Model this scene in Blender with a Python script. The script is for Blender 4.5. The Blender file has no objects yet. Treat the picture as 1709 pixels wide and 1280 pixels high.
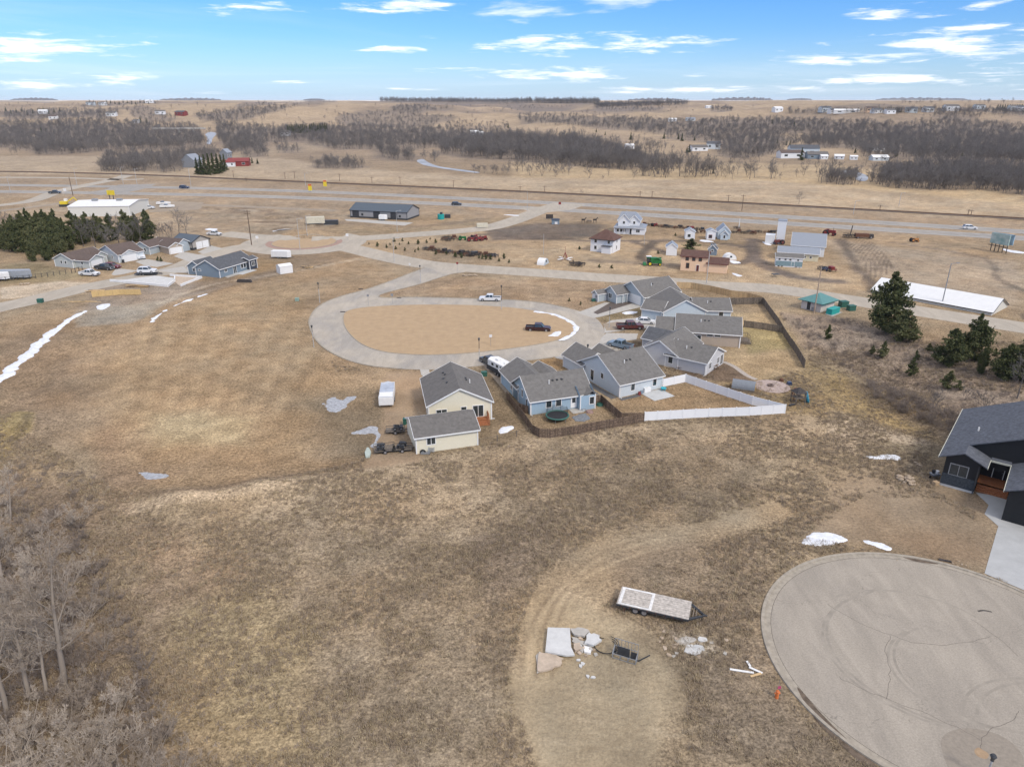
import bpy, bmesh, math, random
import numpy as np
from mathutils import Vector, Matrix
from mathutils.geometry import tessellate_polygon
random.seed(7); RNG = np.random.RandomState(7)
D = bpy.data; SC = bpy.context.scene; COL = SC.collection
R = math.radians
# ---------------------------------------------------------------- camera, sky, sun, exposure
CAMH, PITCH = 50.0, R(21.8)
FPX, CX, CY = 1185.0, 854.5, 640.0
cam = D.cameras.new('camera'); camo = D.objects.new('camera', cam); COL.objects.link(camo)
cam.sensor_width = 36; cam.lens = 36 * FPX / 1709.0; cam.clip_start = 0.5; cam.clip_end = 60000
camo.location = (0, 0, CAMH); camo.rotation_euler = (R(90) - PITCH, 0, 0); SC.camera = camo
SUN_EL, SUN_AZ = R(44), R(140)          # azimuth clockwise from +Y
world = D.worlds.new('World'); SC.world = world; world.use_nodes = True
def build_world():
    nt = world.node_tree; n = nt.nodes; L = nt.links; n.clear()
    out = n.new('ShaderNodeOutputWorld'); bg = n.new('ShaderNodeBackground')
    sky = n.new('ShaderNodeTexSky'); sky.sky_type = 'NISHITA'; sky.sun_disc = False
    sky.sun_elevation = SUN_EL; sky.sun_rotation = SUN_AZ; sky.altitude = 500
    sky.air_density = 1.0; sky.dust_density = 0.6; sky.ozone_density = 2.0
    hs = n.new('ShaderNodeHueSaturation'); hs.inputs['Saturation'].default_value = 1.12; hs.inputs['Value'].default_value = 1.0
    tint = n.new('ShaderNodeMixRGB'); tint.blend_type = 'MULTIPLY'; tint.inputs[0].default_value = 1; tint.inputs[2].default_value = (.47, .65, .98, 1)
    L.new(sky.outputs[0], tint.inputs[1]); L.new(tint.outputs[0], hs.inputs['Color'])
    tc = n.new('ShaderNodeTexCoord'); sp = n.new('ShaderNodeSeparateXYZ'); L.new(tc.outputs['Generated'], sp.inputs[0])
    def mth(op, a, b=None, c=None):
        m = n.new('ShaderNodeMath'); m.operation = op
        for i, v in enumerate((a, b, c)):
            if v is None: continue
            if isinstance(v, (int, float)): m.inputs[i].default_value = v
            else: L.new(v, m.inputs[i])
        return m.outputs[0]
    z = mth('MAXIMUM', sp.outputs[2], 0.0); zz = mth('ADD', z, 0.045)
    u = mth('DIVIDE', sp.outputs[0], zz); v = mth('DIVIDE', sp.outputs[1], zz)
    cb = n.new('ShaderNodeCombineXYZ'); L.new(u, cb.inputs[0]); L.new(v, cb.inputs[1])
    def cloud(scale, sx, sy, off, lo, hi, det=7, rough=.6, dist=.6):
        mp = n.new('ShaderNodeMapping'); mp.inputs['Scale'].default_value = (sx, sy, 1); mp.inputs['Location'].default_value = off
        L.new(cb.outputs[0], mp.inputs[0])
        t = n.new('ShaderNodeTexNoise'); t.inputs['Scale'].default_value = scale; t.inputs['Detail'].default_value = det
        t.inputs['Roughness'].default_value = rough; t.inputs['Distortion'].default_value = dist; L.new(mp.outputs[0], t.inputs['Vector'])
        r = n.new('ShaderNodeMapRange'); r.interpolation_type = 'SMOOTHSTEP'
        r.inputs['From Min'].default_value = lo; r.inputs['From Max'].default_value = hi; L.new(t.outputs[0], r.inputs[0]); return r.outputs[0]
    c1 = cloud(0.42, 1.0, 1.05, CLOUD_OFF, 0.60, 0.70, det=8, rough=.58, dist=.35)
    c2 = cloud(0.16, 1.0, 1.0, (4.2, 1.3, 0), 0.47, 0.80, det=9, rough=.6, dist=.8)
    veil = n.new('ShaderNodeMapRange'); veil.interpolation_type = 'SMOOTHSTEP'; veil.inputs['From Min'].default_value = 0.14; veil.inputs['From Max'].default_value = 0.5; veil.inputs['To Max'].default_value = .62; L.new(z, veil.inputs[0])
    hz_ = n.new('ShaderNodeMapRange'); hz_.inputs['From Min'].default_value = 0.0; hz_.inputs['From Max'].default_value = 0.012; L.new(z, hz_.inputs[0])
    # long flat cloud banks, each at its bearing and elevation
    azi = mth('ARCTAN2', sp.outputs[0], sp.outputs[1]); ae = n.new('ShaderNodeCombineXYZ'); L.new(azi, ae.inputs[0]); L.new(mth('ARCSINE', sp.outputs[2]), ae.inputs[1])
    def tex(sc, sy, det, ro):
        mp = n.new('ShaderNodeMapping'); mp.inputs['Scale'].default_value = (sc, sc * sy, 1); L.new(ae.outputs[0], mp.inputs[0]); t = n.new('ShaderNodeTexNoise'); t.inputs['Scale'].default_value = 1; t.inputs['Detail'].default_value = det; t.inputs['Roughness'].default_value = ro; t.inputs['Distortion'].default_value = .3; L.new(mp.outputs[0], t.inputs['Vector']); return t.outputs[0]
    nz = tex(15, 7.5, 9, .64); acc = None
    for (px, py, hw, hh) in CLOUDS:
        dx, dy = (px - CX) / FPX, (py - CY) / FPX; dy_ = math.cos(PITCH) + math.sin(PITCH) * -dy; dz = -math.sin(PITCH) - math.cos(PITCH) * dy; a0 = math.atan2(dx, dy_); e0 = math.atan2(dz, math.hypot(dx, dy_)); wa = hw / FPX * math.cos(a0) ** 2; we = hh / FPX
        mp = n.new('ShaderNodeMapping'); mp.inputs['Location'].default_value = (-a0 / wa, -e0 / we, 0); mp.inputs['Scale'].default_value = (1 / wa, 1 / we, 1); L.new(ae.outputs[0], mp.inputs[0])
        ln = n.new('ShaderNodeVectorMath'); ln.operation = 'LENGTH'; L.new(mp.outputs[0], ln.inputs[0]); acc = ln.outputs['Value'] if acc is None else mth('SMOOTH_MIN', acc, ln.outputs['Value'], .25)
    sh = n.new('ShaderNodeMapRange'); sh.interpolation_type = 'SMOOTHSTEP'; sh.inputs['From Min'].default_value = -.15; sh.inputs['From Max'].default_value = 1.25
    L.new(mth('ADD', mth('SUBTRACT', .92, acc), mth('MULTIPLY', mth('SUBTRACT', nz, .52), 5.2)), sh.inputs[0])
    cb2 = mth('MULTIPLY', sh.outputs[0], .95)
    c = mth('MINIMUM', mth('ADD', mth('ADD', mth('MAXIMUM', mth('MULTIPLY', c1, .6), cb2), mth('MULTIPLY', c2, .25)), veil.outputs[0]), 0.97)
    # pale band of thin cloud and haze low over the horizon, all round the compass
    lowb = n.new('ShaderNodeMapRange'); lowb.interpolation_type = 'SMOOTHSTEP'
    lowb.inputs['From Min'].default_value = 0.085; lowb.inputs['From Max'].default_value = -0.01; L.new(sp.outputs[2], lowb.inputs[0])
    mixl = n.new('ShaderNodeMixRGB'); L.new(mth('MULTIPLY', lowb.outputs[0], .50), mixl.inputs[0]); L.new(hs.outputs[0], mixl.inputs[1]); mixl.inputs[2].default_value = HORIZ
    mix = n.new('ShaderNodeMixRGB'); L.new(mth('MULTIPLY', c, hz_.outputs[0]), mix.inputs[0]); L.new(mixl.outputs[0], mix.inputs[1]); mix.inputs[2].default_value = CLOUDC
    L.new(mix.outputs[0], bg.inputs['Color']); bg.inputs['Strength'].default_value = SKY_STR
    L.new(bg.outputs[0], out.inputs['Surface'])
CLOUD_OFF = (3.1, 0.7, 0)
CLOUDS = [(95, 80, 120, 17), (985, 74, 185, 15), (925, 124, 125, 12), (1610, 76, 165, 22), (1380, 103, 120, 7), (1505, 134, 145, 9), (430, 16, 65, 9), (665, 8, 85, 14), (70, 142, 90, 7), (205, 131, 75, 9), (660, 82, 60, 5), (1480, 20, 70, 9), (1615, 46, 70, 7), (1645, 8, 40, 6), (1040, 155, 60, 4), (1180, 150, 200, 5), (-250, 60, 150, 20), (2000, 100, 180, 20), (860, -60, 160, 22), (300, -90, 160, 25), (1500, -70, 170, 22)]
SKY_STR = 0.10; HORIZ = (4.2, 5.3, 6.6, 1); CLOUDC = (8.6, 8.5, 8.8, 1)
build_world()
sun = D.lights.new('sun', 'SUN'); sun.energy = 1.5; sun.angle = R(13); sun.color = (1, .93, .83)
suno = D.objects.new('sun', sun); COL.objects.link(suno)
_sd = Vector((math.sin(SUN_AZ) * math.cos(SUN_EL), math.cos(SUN_AZ) * math.cos(SUN_EL), math.sin(SUN_EL)))
suno.rotation_euler = _sd.to_track_quat('Z', 'Y').to_euler(); suno.location = (0, 0, 200)
vs = SC.view_settings; vs.view_transform = 'Standard'; vs.look = 'None'; vs.gamma = 1; vs.use_curve_mapping = False; vs.exposure = 0.72
SC.cycles.max_bounces = 5; SC.cycles.diffuse_bounces = 3; SC.cycles.glossy_bounces = 2; SC.cycles.transmission_bounces = 2
SC.cycles.volume_bounces = 1; SC.cycles.use_denoising = True

# ---------------------------------------------------------------- materials
MATS = {}
def mat(name, c, rough=.8, metal=0, spec=.3, var=.12, scale=3.0, bump=0.0, bscale=20.0, kind=None, c2=None):
    if name in MATS: return MATS[name]
    m = D.materials.new(name); m.use_nodes = True; nt = m.node_tree; n = nt.nodes; L = nt.links
    b = n['Principled BSDF']; b.inputs['Roughness'].default_value = rough; b.inputs['Metallic'].default_value = metal
    b.inputs['Specular IOR Level'].default_value = spec
    geo = n.new('ShaderNodeNewGeometry'); vec = geo.outputs['Position']
    if kind == 'planks' or kind == 'shingle' or kind == 'siding' or kind == 'ribs':
        tc = n.new('ShaderNodeTexCoord'); vec2 = tc.outputs['Object']
    t = n.new('ShaderNodeTexNoise'); t.inputs['Scale'].default_value = scale; t.inputs['Detail'].default_value = 6; t.inputs['Roughness'].default_value = .65
    L.new(vec, t.inputs['Vector'])
    mp = n.new('ShaderNodeMapRange'); mp.inputs['From Min'].default_value = .3; mp.inputs['From Max'].default_value = .7
    L.new(t.outputs[0], mp.inputs[0])
    mx = n.new('ShaderNodeMixRGB'); L.new(mp.outputs[0], mx.inputs[0])
    d = c2 if c2 else tuple(max(0, v * (1 - 2 * var)) for v in c)
    e = c if c2 else tuple(min(1, v * (1 + var)) for v in c)
    mx.inputs[1].default_value = (*d, 1); mx.inputs[2].default_value = (*e, 1)
    col = mx.outputs[0]
    if kind == 'shingle':
        v = n.new('ShaderNodeTexVoronoi'); v.inputs['Scale'].default_value = 2.6; L.new(vec2, v.inputs['Vector'])
        m2 = n.new('ShaderNodeMixRGB'); m2.blend_type = 'MULTIPLY'; m2.inputs[0].default_value = .30
        L.new(col, m2.inputs[1]); bw = n.new('ShaderNodeMapRange'); bw.inputs['To Min'].default_value = .6; bw.inputs['To Max'].default_value = 1.35
        sp = n.new('ShaderNodeSeparateColor'); L.new(v.outputs['Color'], sp.inputs[0]); L.new(sp.outputs[0], bw.inputs[0]); L.new(bw.outputs[0], m2.inputs[2]); col = m2.outputs[0]
    if kind == 'siding' or kind == 'ribs':
        w = n.new('ShaderNodeTexWave'); w.wave_type = 'BANDS'; w.bands_direction = 'Z' if kind == 'siding' else 'X'
        w.inputs['Scale'].default_value = 2.6 if kind == 'siding' else 1.2; w.wave_profile = 'SAW'
        L.new(vec2, w.inputs['Vector'])
        bp = n.new('ShaderNodeBump'); bp.inputs['Strength'].default_value = .5; bp.inputs['Distance'].default_value = .02
        L.new(w.outputs['Fac'], bp.inputs['Height']); L.new(bp.outputs[0], b.inputs['Normal'])
    if bump:
        t2 = n.new('ShaderNodeTexNoise'); t2.inputs['Scale'].default_value = bscale; t2.inputs['Detail'].default_value = 5; L.new(vec, t2.inputs['Vector'])
        bp = n.new('ShaderNodeBump'); bp.inputs['Strength'].default_value = bump; bp.inputs['Distance'].default_value = .1
        L.new(t2.outputs[0], bp.inputs['Height']); L.new(bp.outputs[0], b.inputs['Normal'])
    L.new(col, b.inputs['Base Color'])
    MATS[name] = m; return m
M_WHITE = mat('white_paint', (.74, .73, .70), .6, var=.04, scale=1.5)
M_TRIM = mat('white_trim', (.78, .77, .74), .5, var=.03)
M_BLACK = mat('black_rubber', (.025, .025, .027), .7, var=.2)
M_GLASS = mat('window_glass', (.035, .045, .05), .12, spec=.8, var=.2)
M_STEEL = mat('grey_steel', (.30, .31, .32), .5, metal=.3)
M_CHROME = mat('wheel_alloy', (.42, .42, .43), .35, metal=.6)
M_RUST = mat('rusty_iron', (.16, .075, .045), .85, var=.4, scale=4)
M_OLD = mat('old_iron', (.07, .06, .055), .8, var=.4, scale=4)
M_CONC = mat('concrete', (.44, .41, .36), .85, var=.09, scale=1.3, bump=.15)
M_CONCN = mat('new_concrete', (.50, .50, .48), .8, var=.07, scale=.8)
M_KERB = mat('kerb_concrete', (.35, .305, .24), .85, var=.15, scale=1.6, bump=.15)
M_WOODG = mat('weathered_wood', (.20, .165, .13), .9, var=.3, scale=5)
M_WOODB = mat('brown_fence_wood', (.235, .165, .115), .9, var=.35, scale=4)
M_WOODN = mat('new_wood', (.60, .42, .22), .8, var=.12, scale=4)
M_WOODR = mat('redwood_deck', (.36, .14, .06), .75, var=.2, scale=6)
M_VINYL = mat('white_vinyl', (.80, .80, .79), .45, var=.02)
M_SNOW = mat('snow', (.74, .75, .77), .6, var=.12, scale=1.2, bump=.5, bscale=4)
M_ICE = mat('slush_ice', (.50, .505, .51), .45, spec=.4, scale=2.2, bump=.3, bscale=5, c2=(.17, .165, .16))
M_RED = mat('red_paint', (.25, .045, .04), .5, var=.25)
M_GREEN = mat('green_machine_paint', (.025, .17, .045), .45, var=.2)
M_YEL = mat('yellow_paint', (.72, .55, .04), .5)
M_TEAL = mat('teal_metal', (.02, .33, .30), .45)
M_DKGREEN = mat('dark_green_metal', (.035, .12, .09), .5)
M_ORANGE = mat('orange_paint', (.62, .17, .05), .55)
M_DARK = mat('dark_metal', (.05, .052, .055), .5)
M_POLEW = mat('pole_wood', (.13, .09, .065), .9)
M_POLEG = mat('galvanised_pole', (.48, .48, .47), .5, metal=.2)
M_LUMBER = mat('osb_sheathing', (.62, .43, .19), .8, var=.1, scale=3)
M_STONE = mat('field_stone', (.40, .31, .22), .9, var=.2, scale=3, bump=.4)

# ---------------------------------------------------------------- mesh helpers
class MB:
    def __init__(s): s.v = []; s.f = []; s.m = []; s.cur = 0
    def mi(s, i): s.cur = i; return s
    def face(s, pts):
        k = len(s.v); s.v += [tuple(p) for p in pts]; s.f.append(tuple(range(k, k + len(pts)))); s.m.append(s.cur)
    def hexa(s, p):                       # 4 bottom + 4 top corners
        k = len(s.v); s.v += [tuple(q) for q in p]
        for a in ((3, 2, 1, 0), (4, 5, 6, 7), (0, 1, 5, 4), (1, 2, 6, 5), (2, 3, 7, 6), (3, 0, 4, 7)):
            s.f.append(tuple(k + i for i in a)); s.m.append(s.cur)
    def box(s, c, d, rz=0, taper=1.0, ry=0):
        ca, sa = math.cos(rz), math.sin(rz); cb_, sb = math.cos(ry), math.sin(ry); P = []
        for z, t in ((-.5, 1), (.5, taper)):
            for x, y in ((-.5, -.5), (.5, -.5), (.5, .5), (-.5, .5)):
                X, Y, Z = x * d[0] * t, y * d[1] * t, z * d[2]
                X, Z = X * cb_ + Z * sb, -X * sb + Z * cb_
                P.append((c[0] + X * ca - Y * sa, c[1] + X * sa + Y * ca, c[2] + Z))
        s.hexa(P); return s
    def bar(s, a, b, w, h=None):
        a = Vector(a); b = Vector(b); h = h or w; d = (b - a)
        if d.length < 1e-6: return s
        d.normalize(); up = Vector((0, 0, 1)) if abs(d.z) < .95 else Vector((1, 0, 0))
        x = d.cross(up).normalized() * (w / 2); y = x.cross(d).normalized() * (h / 2)
        s.hexa([a - x - y, a + x - y, a + x + y, a - x + y, b - x - y, b + x - y, b + x + y, b - x + y]); return s
    def tube(s, a, b, r0, r1=None, n=8, cap=True):
        a = Vector(a); b = Vector(b); r1 = r0 if r1 is None else r1; d = (b - a).normalized()
        up = Vector((0, 0, 1)) if abs(d.z) < .95 else Vector((1, 0, 0))
        x = d.cross(up).normalized(); y = x.cross(d).normalized(); k = len(s.v)
        for c, r in ((a, r0), (b, r1)):
            for i in range(n):
                t = 2 * math.pi * i / n; s.v.append(tuple(c + x * (r * math.cos(t)) + y * (r * math.sin(t))))
        for i in range(n):
            j = (i + 1) % n; s.f.append((k + i, k + j, k + n + j, k + n + i)); s.m.append(s.cur)
        if cap:
            s.f.append(tuple(k + i for i in range(n))[::-1]); s.m.append(s.cur)
            s.f.append(tuple(k + n + i for i in range(n))); s.m.append(s.cur)
        return s
    def ring(s, c, R0, r, axis=(0, 0, 1), n=20, m=6, arc=(0, 2 * math.pi)):
        c = Vector(c); ax = Vector(axis).normalized(); up = Vector((0, 0, 1)) if abs(ax.z) < .9 else Vector((1, 0, 0))
        x = ax.cross(up).normalized(); y = ax.cross(x).normalized(); pts = []
        full = abs(arc[1] - arc[0] - 2 * math.pi) < 1e-6
        for i in range(n + (0 if full else 1)):
            t = arc[0] + (arc[1] - arc[0]) * i / n; pts.append(c + (x * math.cos(t) + y * math.sin(t)) * R0)
        for i in range(n): s.tube(pts[i], pts[(i + 1) % len(pts)], r, r, m, cap=False)
        return s
    def prism(s, poly, z0, z1):           # poly: list of (x,y); z0 may be callable
        g = (lambda x, y, k: k(x, y) if callable(k) else k); n = len(poly)
        tri = tessellate_polygon([[Vector((p[0], p[1], 0)) for p in poly]]); k = len(s.v)
        ar = sum(poly[i][0] * poly[(i + 1) % n][1] - poly[(i + 1) % n][0] * poly[i][1] for i in range(n))
        for z in (z0, z1):
            s.v += [(p[0], p[1], g(p[0], p[1], z)) for p in poly]
        for t in tri:
            a, b, c = t; q = [poly[i] for i in (a, b, c)]
            sg = (q[1][0] - q[0][0]) * (q[2][1] - q[0][1]) - (q[2][0] - q[0][0]) * (q[1][1] - q[0][1])
            if sg < 0: a, c = c, a
            s.f.append((k + n + a, k + n + b, k + n + c)); s.m.append(s.cur)
            s.f.append((k + c, k + b, k + a)); s.m.append(s.cur)
        for i in range(n):
            j = (i + 1) % n; s.f.append((k + i, k + j, k + n + j, k + n + i) if ar > 0 else (k + j, k + i, k + n + i, k + n + j)); s.m.append(s.cur)
        return s
    def sheet(s, poly, z):
        tri = tessellate_polygon([[Vector((p[0], p[1], 0)) for p in poly]]); k = len(s.v)
        s.v += [(p[0], p[1], z(p[0], p[1]) if callable(z) else z) for p in poly]
        for t in tri:
            a, b, c = t; q = [poly[i] for i in (a, b, c)]
            sg = (q[1][0] - q[0][0]) * (q[2][1] - q[0][1]) - (q[2][0] - q[0][0]) * (q[1][1] - q[0][1])
            if sg < 0: a, c = c, a
            s.f.append((k + a, k + b, k + c)); s.m.append(s.cur)
        return s
    def profile(s, pts, y0, y1, f=None):  # side profile (x,z) extruded along y; f(x,z,y)->y scale
        n = len(pts); k = len(s.v); f = f or (lambda x, z, y: y)
        for y in (y0, y1): s.v += [(p[0], f(p[0], p[1], y), p[1]) for p in pts]
        tri = tessellate_polygon([[Vector((p[0], p[1], 0)) for p in pts]])
        for t in tri:
            s.f.append(tuple(k + i for i in t)); s.m.append(s.cur); s.f.append(tuple(k + n + i for i in t)[::-1]); s.m.append(s.cur)
        for i in range(n):
            j = (i + 1) % n; s.f.append((k + i, k + j, k + n + j, k + n + i)); s.m.append(s.cur)
        return s
    def xf(s, M):
        s.v = [tuple(M @ Vector(p)) for p in s.v]; return s
    def mesh(s, name, mats, smooth=False, off=(0, 0, 0)):
        me = D.meshes.new(name)
        v = s.v if off == (0, 0, 0) else [(p[0] - off[0], p[1] - off[1], p[2] - off[2]) for p in s.v]
        me.from_pydata(v, [], s.f)
        for m in (mats if isinstance(mats, (list, tuple)) else [mats]): me.materials.append(m)
        me.polygons.foreach_set('material_index', s.m)
        if smooth: me.polygons.foreach_set('use_smooth', [True] * len(s.f))
        me.update(); return me
    def build(s, name, mats, parent=None, smooth=False, fix=False):
        off = tuple(parent_world(parent)) if parent is not None and WORLDC.get(parent.name) else (0, 0, 0)
        me = s.mesh(name, mats, smooth, off)
        if fix:
            bm = bmesh.new(); bm.from_mesh(me); bmesh.ops.remove_doubles(bm, verts=bm.verts, dist=1e-4); bmesh.ops.recalc_face_normals(bm, faces=bm.faces); bm.to_mesh(me); bm.free()
        o = D.objects.new(name, me); COL.objects.link(o)
        if parent is not None:
            o.parent = parent
            if WORLDC.get(parent.name): WORLDC[o.name] = True
        return o
WORLDC = {}      # things whose part meshes are given in world coordinates
def parent_world(p):
    v = Vector((0, 0, 0))
    while p is not None: v += p.location; p = p.parent
    return v
def tag(o, label=None, cat=None, group=None, kind=None):
    if label: o['label'] = label
    if cat: o['category'] = cat
    if group: o['group'] = group
    if kind: o['kind'] = kind
    return o
def thing(name, label, cat, loc=(0, 0, 0), rz=0, group=None, wc=False):
    o = D.objects.new(name, None); COL.objects.link(o); o.location = loc; o.rotation_euler = (0, 0, rz); o.empty_display_size = .5
    tag(o, label, cat, group)
    if wc: WORLDC[o.name] = True
    return o
KIDS = {}
def kids(o):
    return [c for c in D.objects if c.parent == o]
def copy_tree(o, parent=None, ch=None):
    c = o.copy(); COL.objects.link(c); c.parent = parent
    for k in o.children: copy_tree(k, c)
    return c

# ---------------------------------------------------------------- numpy noise and terrain height
_T = RNG.rand(512, 512)
def vnoise(x, y):
    x = np.asarray(x, float); y = np.asarray(y, float)
    xi = np.floor(x).astype(int); yi = np.floor(y).astype(int); fx = x - xi; fy = y - yi
    fx = fx * fx * (3 - 2 * fx); fy = fy * fy * (3 - 2 * fy)
    a = _T[xi & 511, yi & 511]; b = _T[(xi + 1) & 511, yi & 511]; c = _T[xi & 511, (yi + 1) & 511]; d = _T[(xi + 1) & 511, (yi + 1) & 511]
    return (a * (1 - fx) + b * fx) * (1 - fy) + (c * (1 - fx) + d * fx) * fy
def fbm(x, y, o=4):
    s = 0; a = .5; t = 0
    for i in range(o): s = s + a * vnoise(x + 17.3 * i, y + 9.1 * i); t += a; a *= .5; x = x * 2.03; y = y * 2.03
    return s / t
def sstep(a, b, x): t = np.clip((x - a) / (b - a), 0, 1); return t * t * (3 - 2 * t)
FEAT = []        # (x0,y0,x1,y1,width,height) long low banks and hollows
def segd(x, y, a, b):
    dx, dy = b[0] - a[0], b[1] - a[1]; l2 = dx * dx + dy * dy + 1e-9
    t = np.clip(((x - a[0]) * dx + (y - a[1]) * dy) / l2, 0, 1)
    return np.hypot(x - a[0] - t * dx, y - a[1] - t * dy)
def hz(x, y):
    x = np.asarray(x, float); y = np.asarray(y, float); x, y = np.broadcast_arrays(x, y); shp = x.shape; x = x.ravel(); y = y.ravel(); z = np.zeros(x.shape)
    k = np.nonzero(y < 420)[0]
    if len(k):
        X, Y = x[k], y[k]; q = np.zeros(len(k))
        for (x0, y0, x1, y1, w, h) in FEAT:
            if len(k) == 1 and (X[0] < min(x0, x1) - 3 * w or X[0] > max(x0, x1) + 3 * w or Y[0] < min(y0, y1) - 3 * w or Y[0] > max(y0, y1) + 3 * w): continue
            q += h * np.exp(-(segd(X, Y, (x0, y0), (x1, y1)) / w) ** 2)
        z[k] = q
    k = np.nonzero(y > 900)[0]
    if len(k): z[k] = hz_far(x[k], y[k])
    return z.reshape(shp)
def hz_far(x, y):
    side = sstep(.15, .5, x / (np.abs(y) + 1)); left = sstep(.1, .5, -x / (np.abs(y) + 1))
    amp = sstep(950, 1700, y)
    rid = fbm(x / 420 + 5, y / 520 + 3, 4); rid2 = 1 - np.abs(2 * fbm(x / 620 + 31, y / 700 + 11, 3) - 1) * 2
    z = amp * (1 - sstep(4500, 7500, y) * .8) * ((rid - .44) * 72 * (1 + .45 * side) + rid2 * 11)
    z = z + sstep(1250, 3600, y) * (27 + 5 * side + 3 * left)
    z = z + sstep(4000, 9000, y) * 6 * (fbm(x / 3000, y / 3000, 2) - .3)
    return np.where(z > 34, 34 + 11 * np.tanh((z - 34) / 16), np.maximum(z, -1))
RGT = np.array([1, 0, 0.]); FWD = np.array([0, math.cos(PITCH), -math.sin(PITCH)]); UPV = np.array([0, math.sin(PITCH), math.cos(PITCH)])
_TT = np.concatenate([np.linspace(20, 400, 800), np.geomspace(400, 20000, 1500)[1:]])
def G(px, py):
    "ground point seen at a place of the photograph"
    d = FWD + RGT * (px - CX) / FPX - UPV * (py - CY) / FPX; d = d / np.linalg.norm(d)
    x = d[0] * _TT; y = d[1] * _TT; z = CAMH + d[2] * _TT; h = hz(x, y); w = np.nonzero(z < h)[0]
    if len(w) == 0: k = len(_TT) - 1; return Vector((x[k], y[k], h[k]))
    k = max(1, w[0]); f = (z[k - 1] - h[k - 1]) / ((z[k - 1] - h[k - 1]) - (z[k] - h[k]) + 1e-9)
    t = _TT[k - 1] + (_TT[k] - _TT[k - 1]) * f; X, Y = d[0] * t, d[1] * t
    return Vector((X, Y, float(hz(X, Y))))
def G2(p): g = G(*p); return (g.x, g.y)
def g0(px, py):
    d = FWD + RGT * (px - CX) / FPX - UPV * (py - CY) / FPX; t = -CAMH / d[2]; return (d[0] * t, d[1] * t)
def smooth(pts, n=6, closed=False):
    out = []; N = len(pts); P = [np.array(p, float) for p in pts]
    rng = range(N) if closed else range(N - 1)
    for i in rng:
        if closed: a, b, c, d = P[(i - 1) % N], P[i], P[(i + 1) % N], P[(i + 2) % N]
        else: a, b, c, d = P[max(0, i - 1)], P[i], P[i + 1], P[min(N - 1, i + 2)]
        for k in range(n):
            t = k / n; out.append(tuple(.5 * ((2 * b) + (c - a) * t + (2 * a - 5 * b + 4 * c - d) * t * t + (3 * b - a - 3 * c + d) * t ** 3)))
    if not closed: out.append(tuple(P[-1]))
    return out
def W(pts, n=0, closed=False):
    q = [g0(*p) for p in pts]
    return smooth(q, n, closed) if n else q
def feat(pts, w, h):
    q = W(pts)
    for a, b in zip(q, q[1:]): FEAT.append((a[0], a[1], b[0], b[1], w, h))
# bank along the edge of the mown lots, ditch left, ravine right, spoil heap
feat([(180, 812), (300, 835), (430, 815), (560, 800)], 2.6, .55)
feat([(150, 560), (60, 640), (0, 690)], 3.0, -.5)
feat([(1420, 650), (1500, 690), (1600, 745)], 5, -.9)
feat([(1400, 575), (1500, 620), (1620, 670)], 8, -1.6)
feat([(490, 392), (530, 392)], 5.5, 2.0)
feat([(0, 705), (25, 712)], 4, .9)
for _k in range(16):
    _x, _y = random.uniform(300, 560), random.uniform(346, 388); feat([(_x, _y), (_x + random.uniform(10, 40), _y + random.uniform(-1, 1))], random.uniform(1.5, 3.5), random.uniform(.4, 1.1))
feat([(850, 1000), (880, 900), (960, 860)], 2.2, .25)

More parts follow.
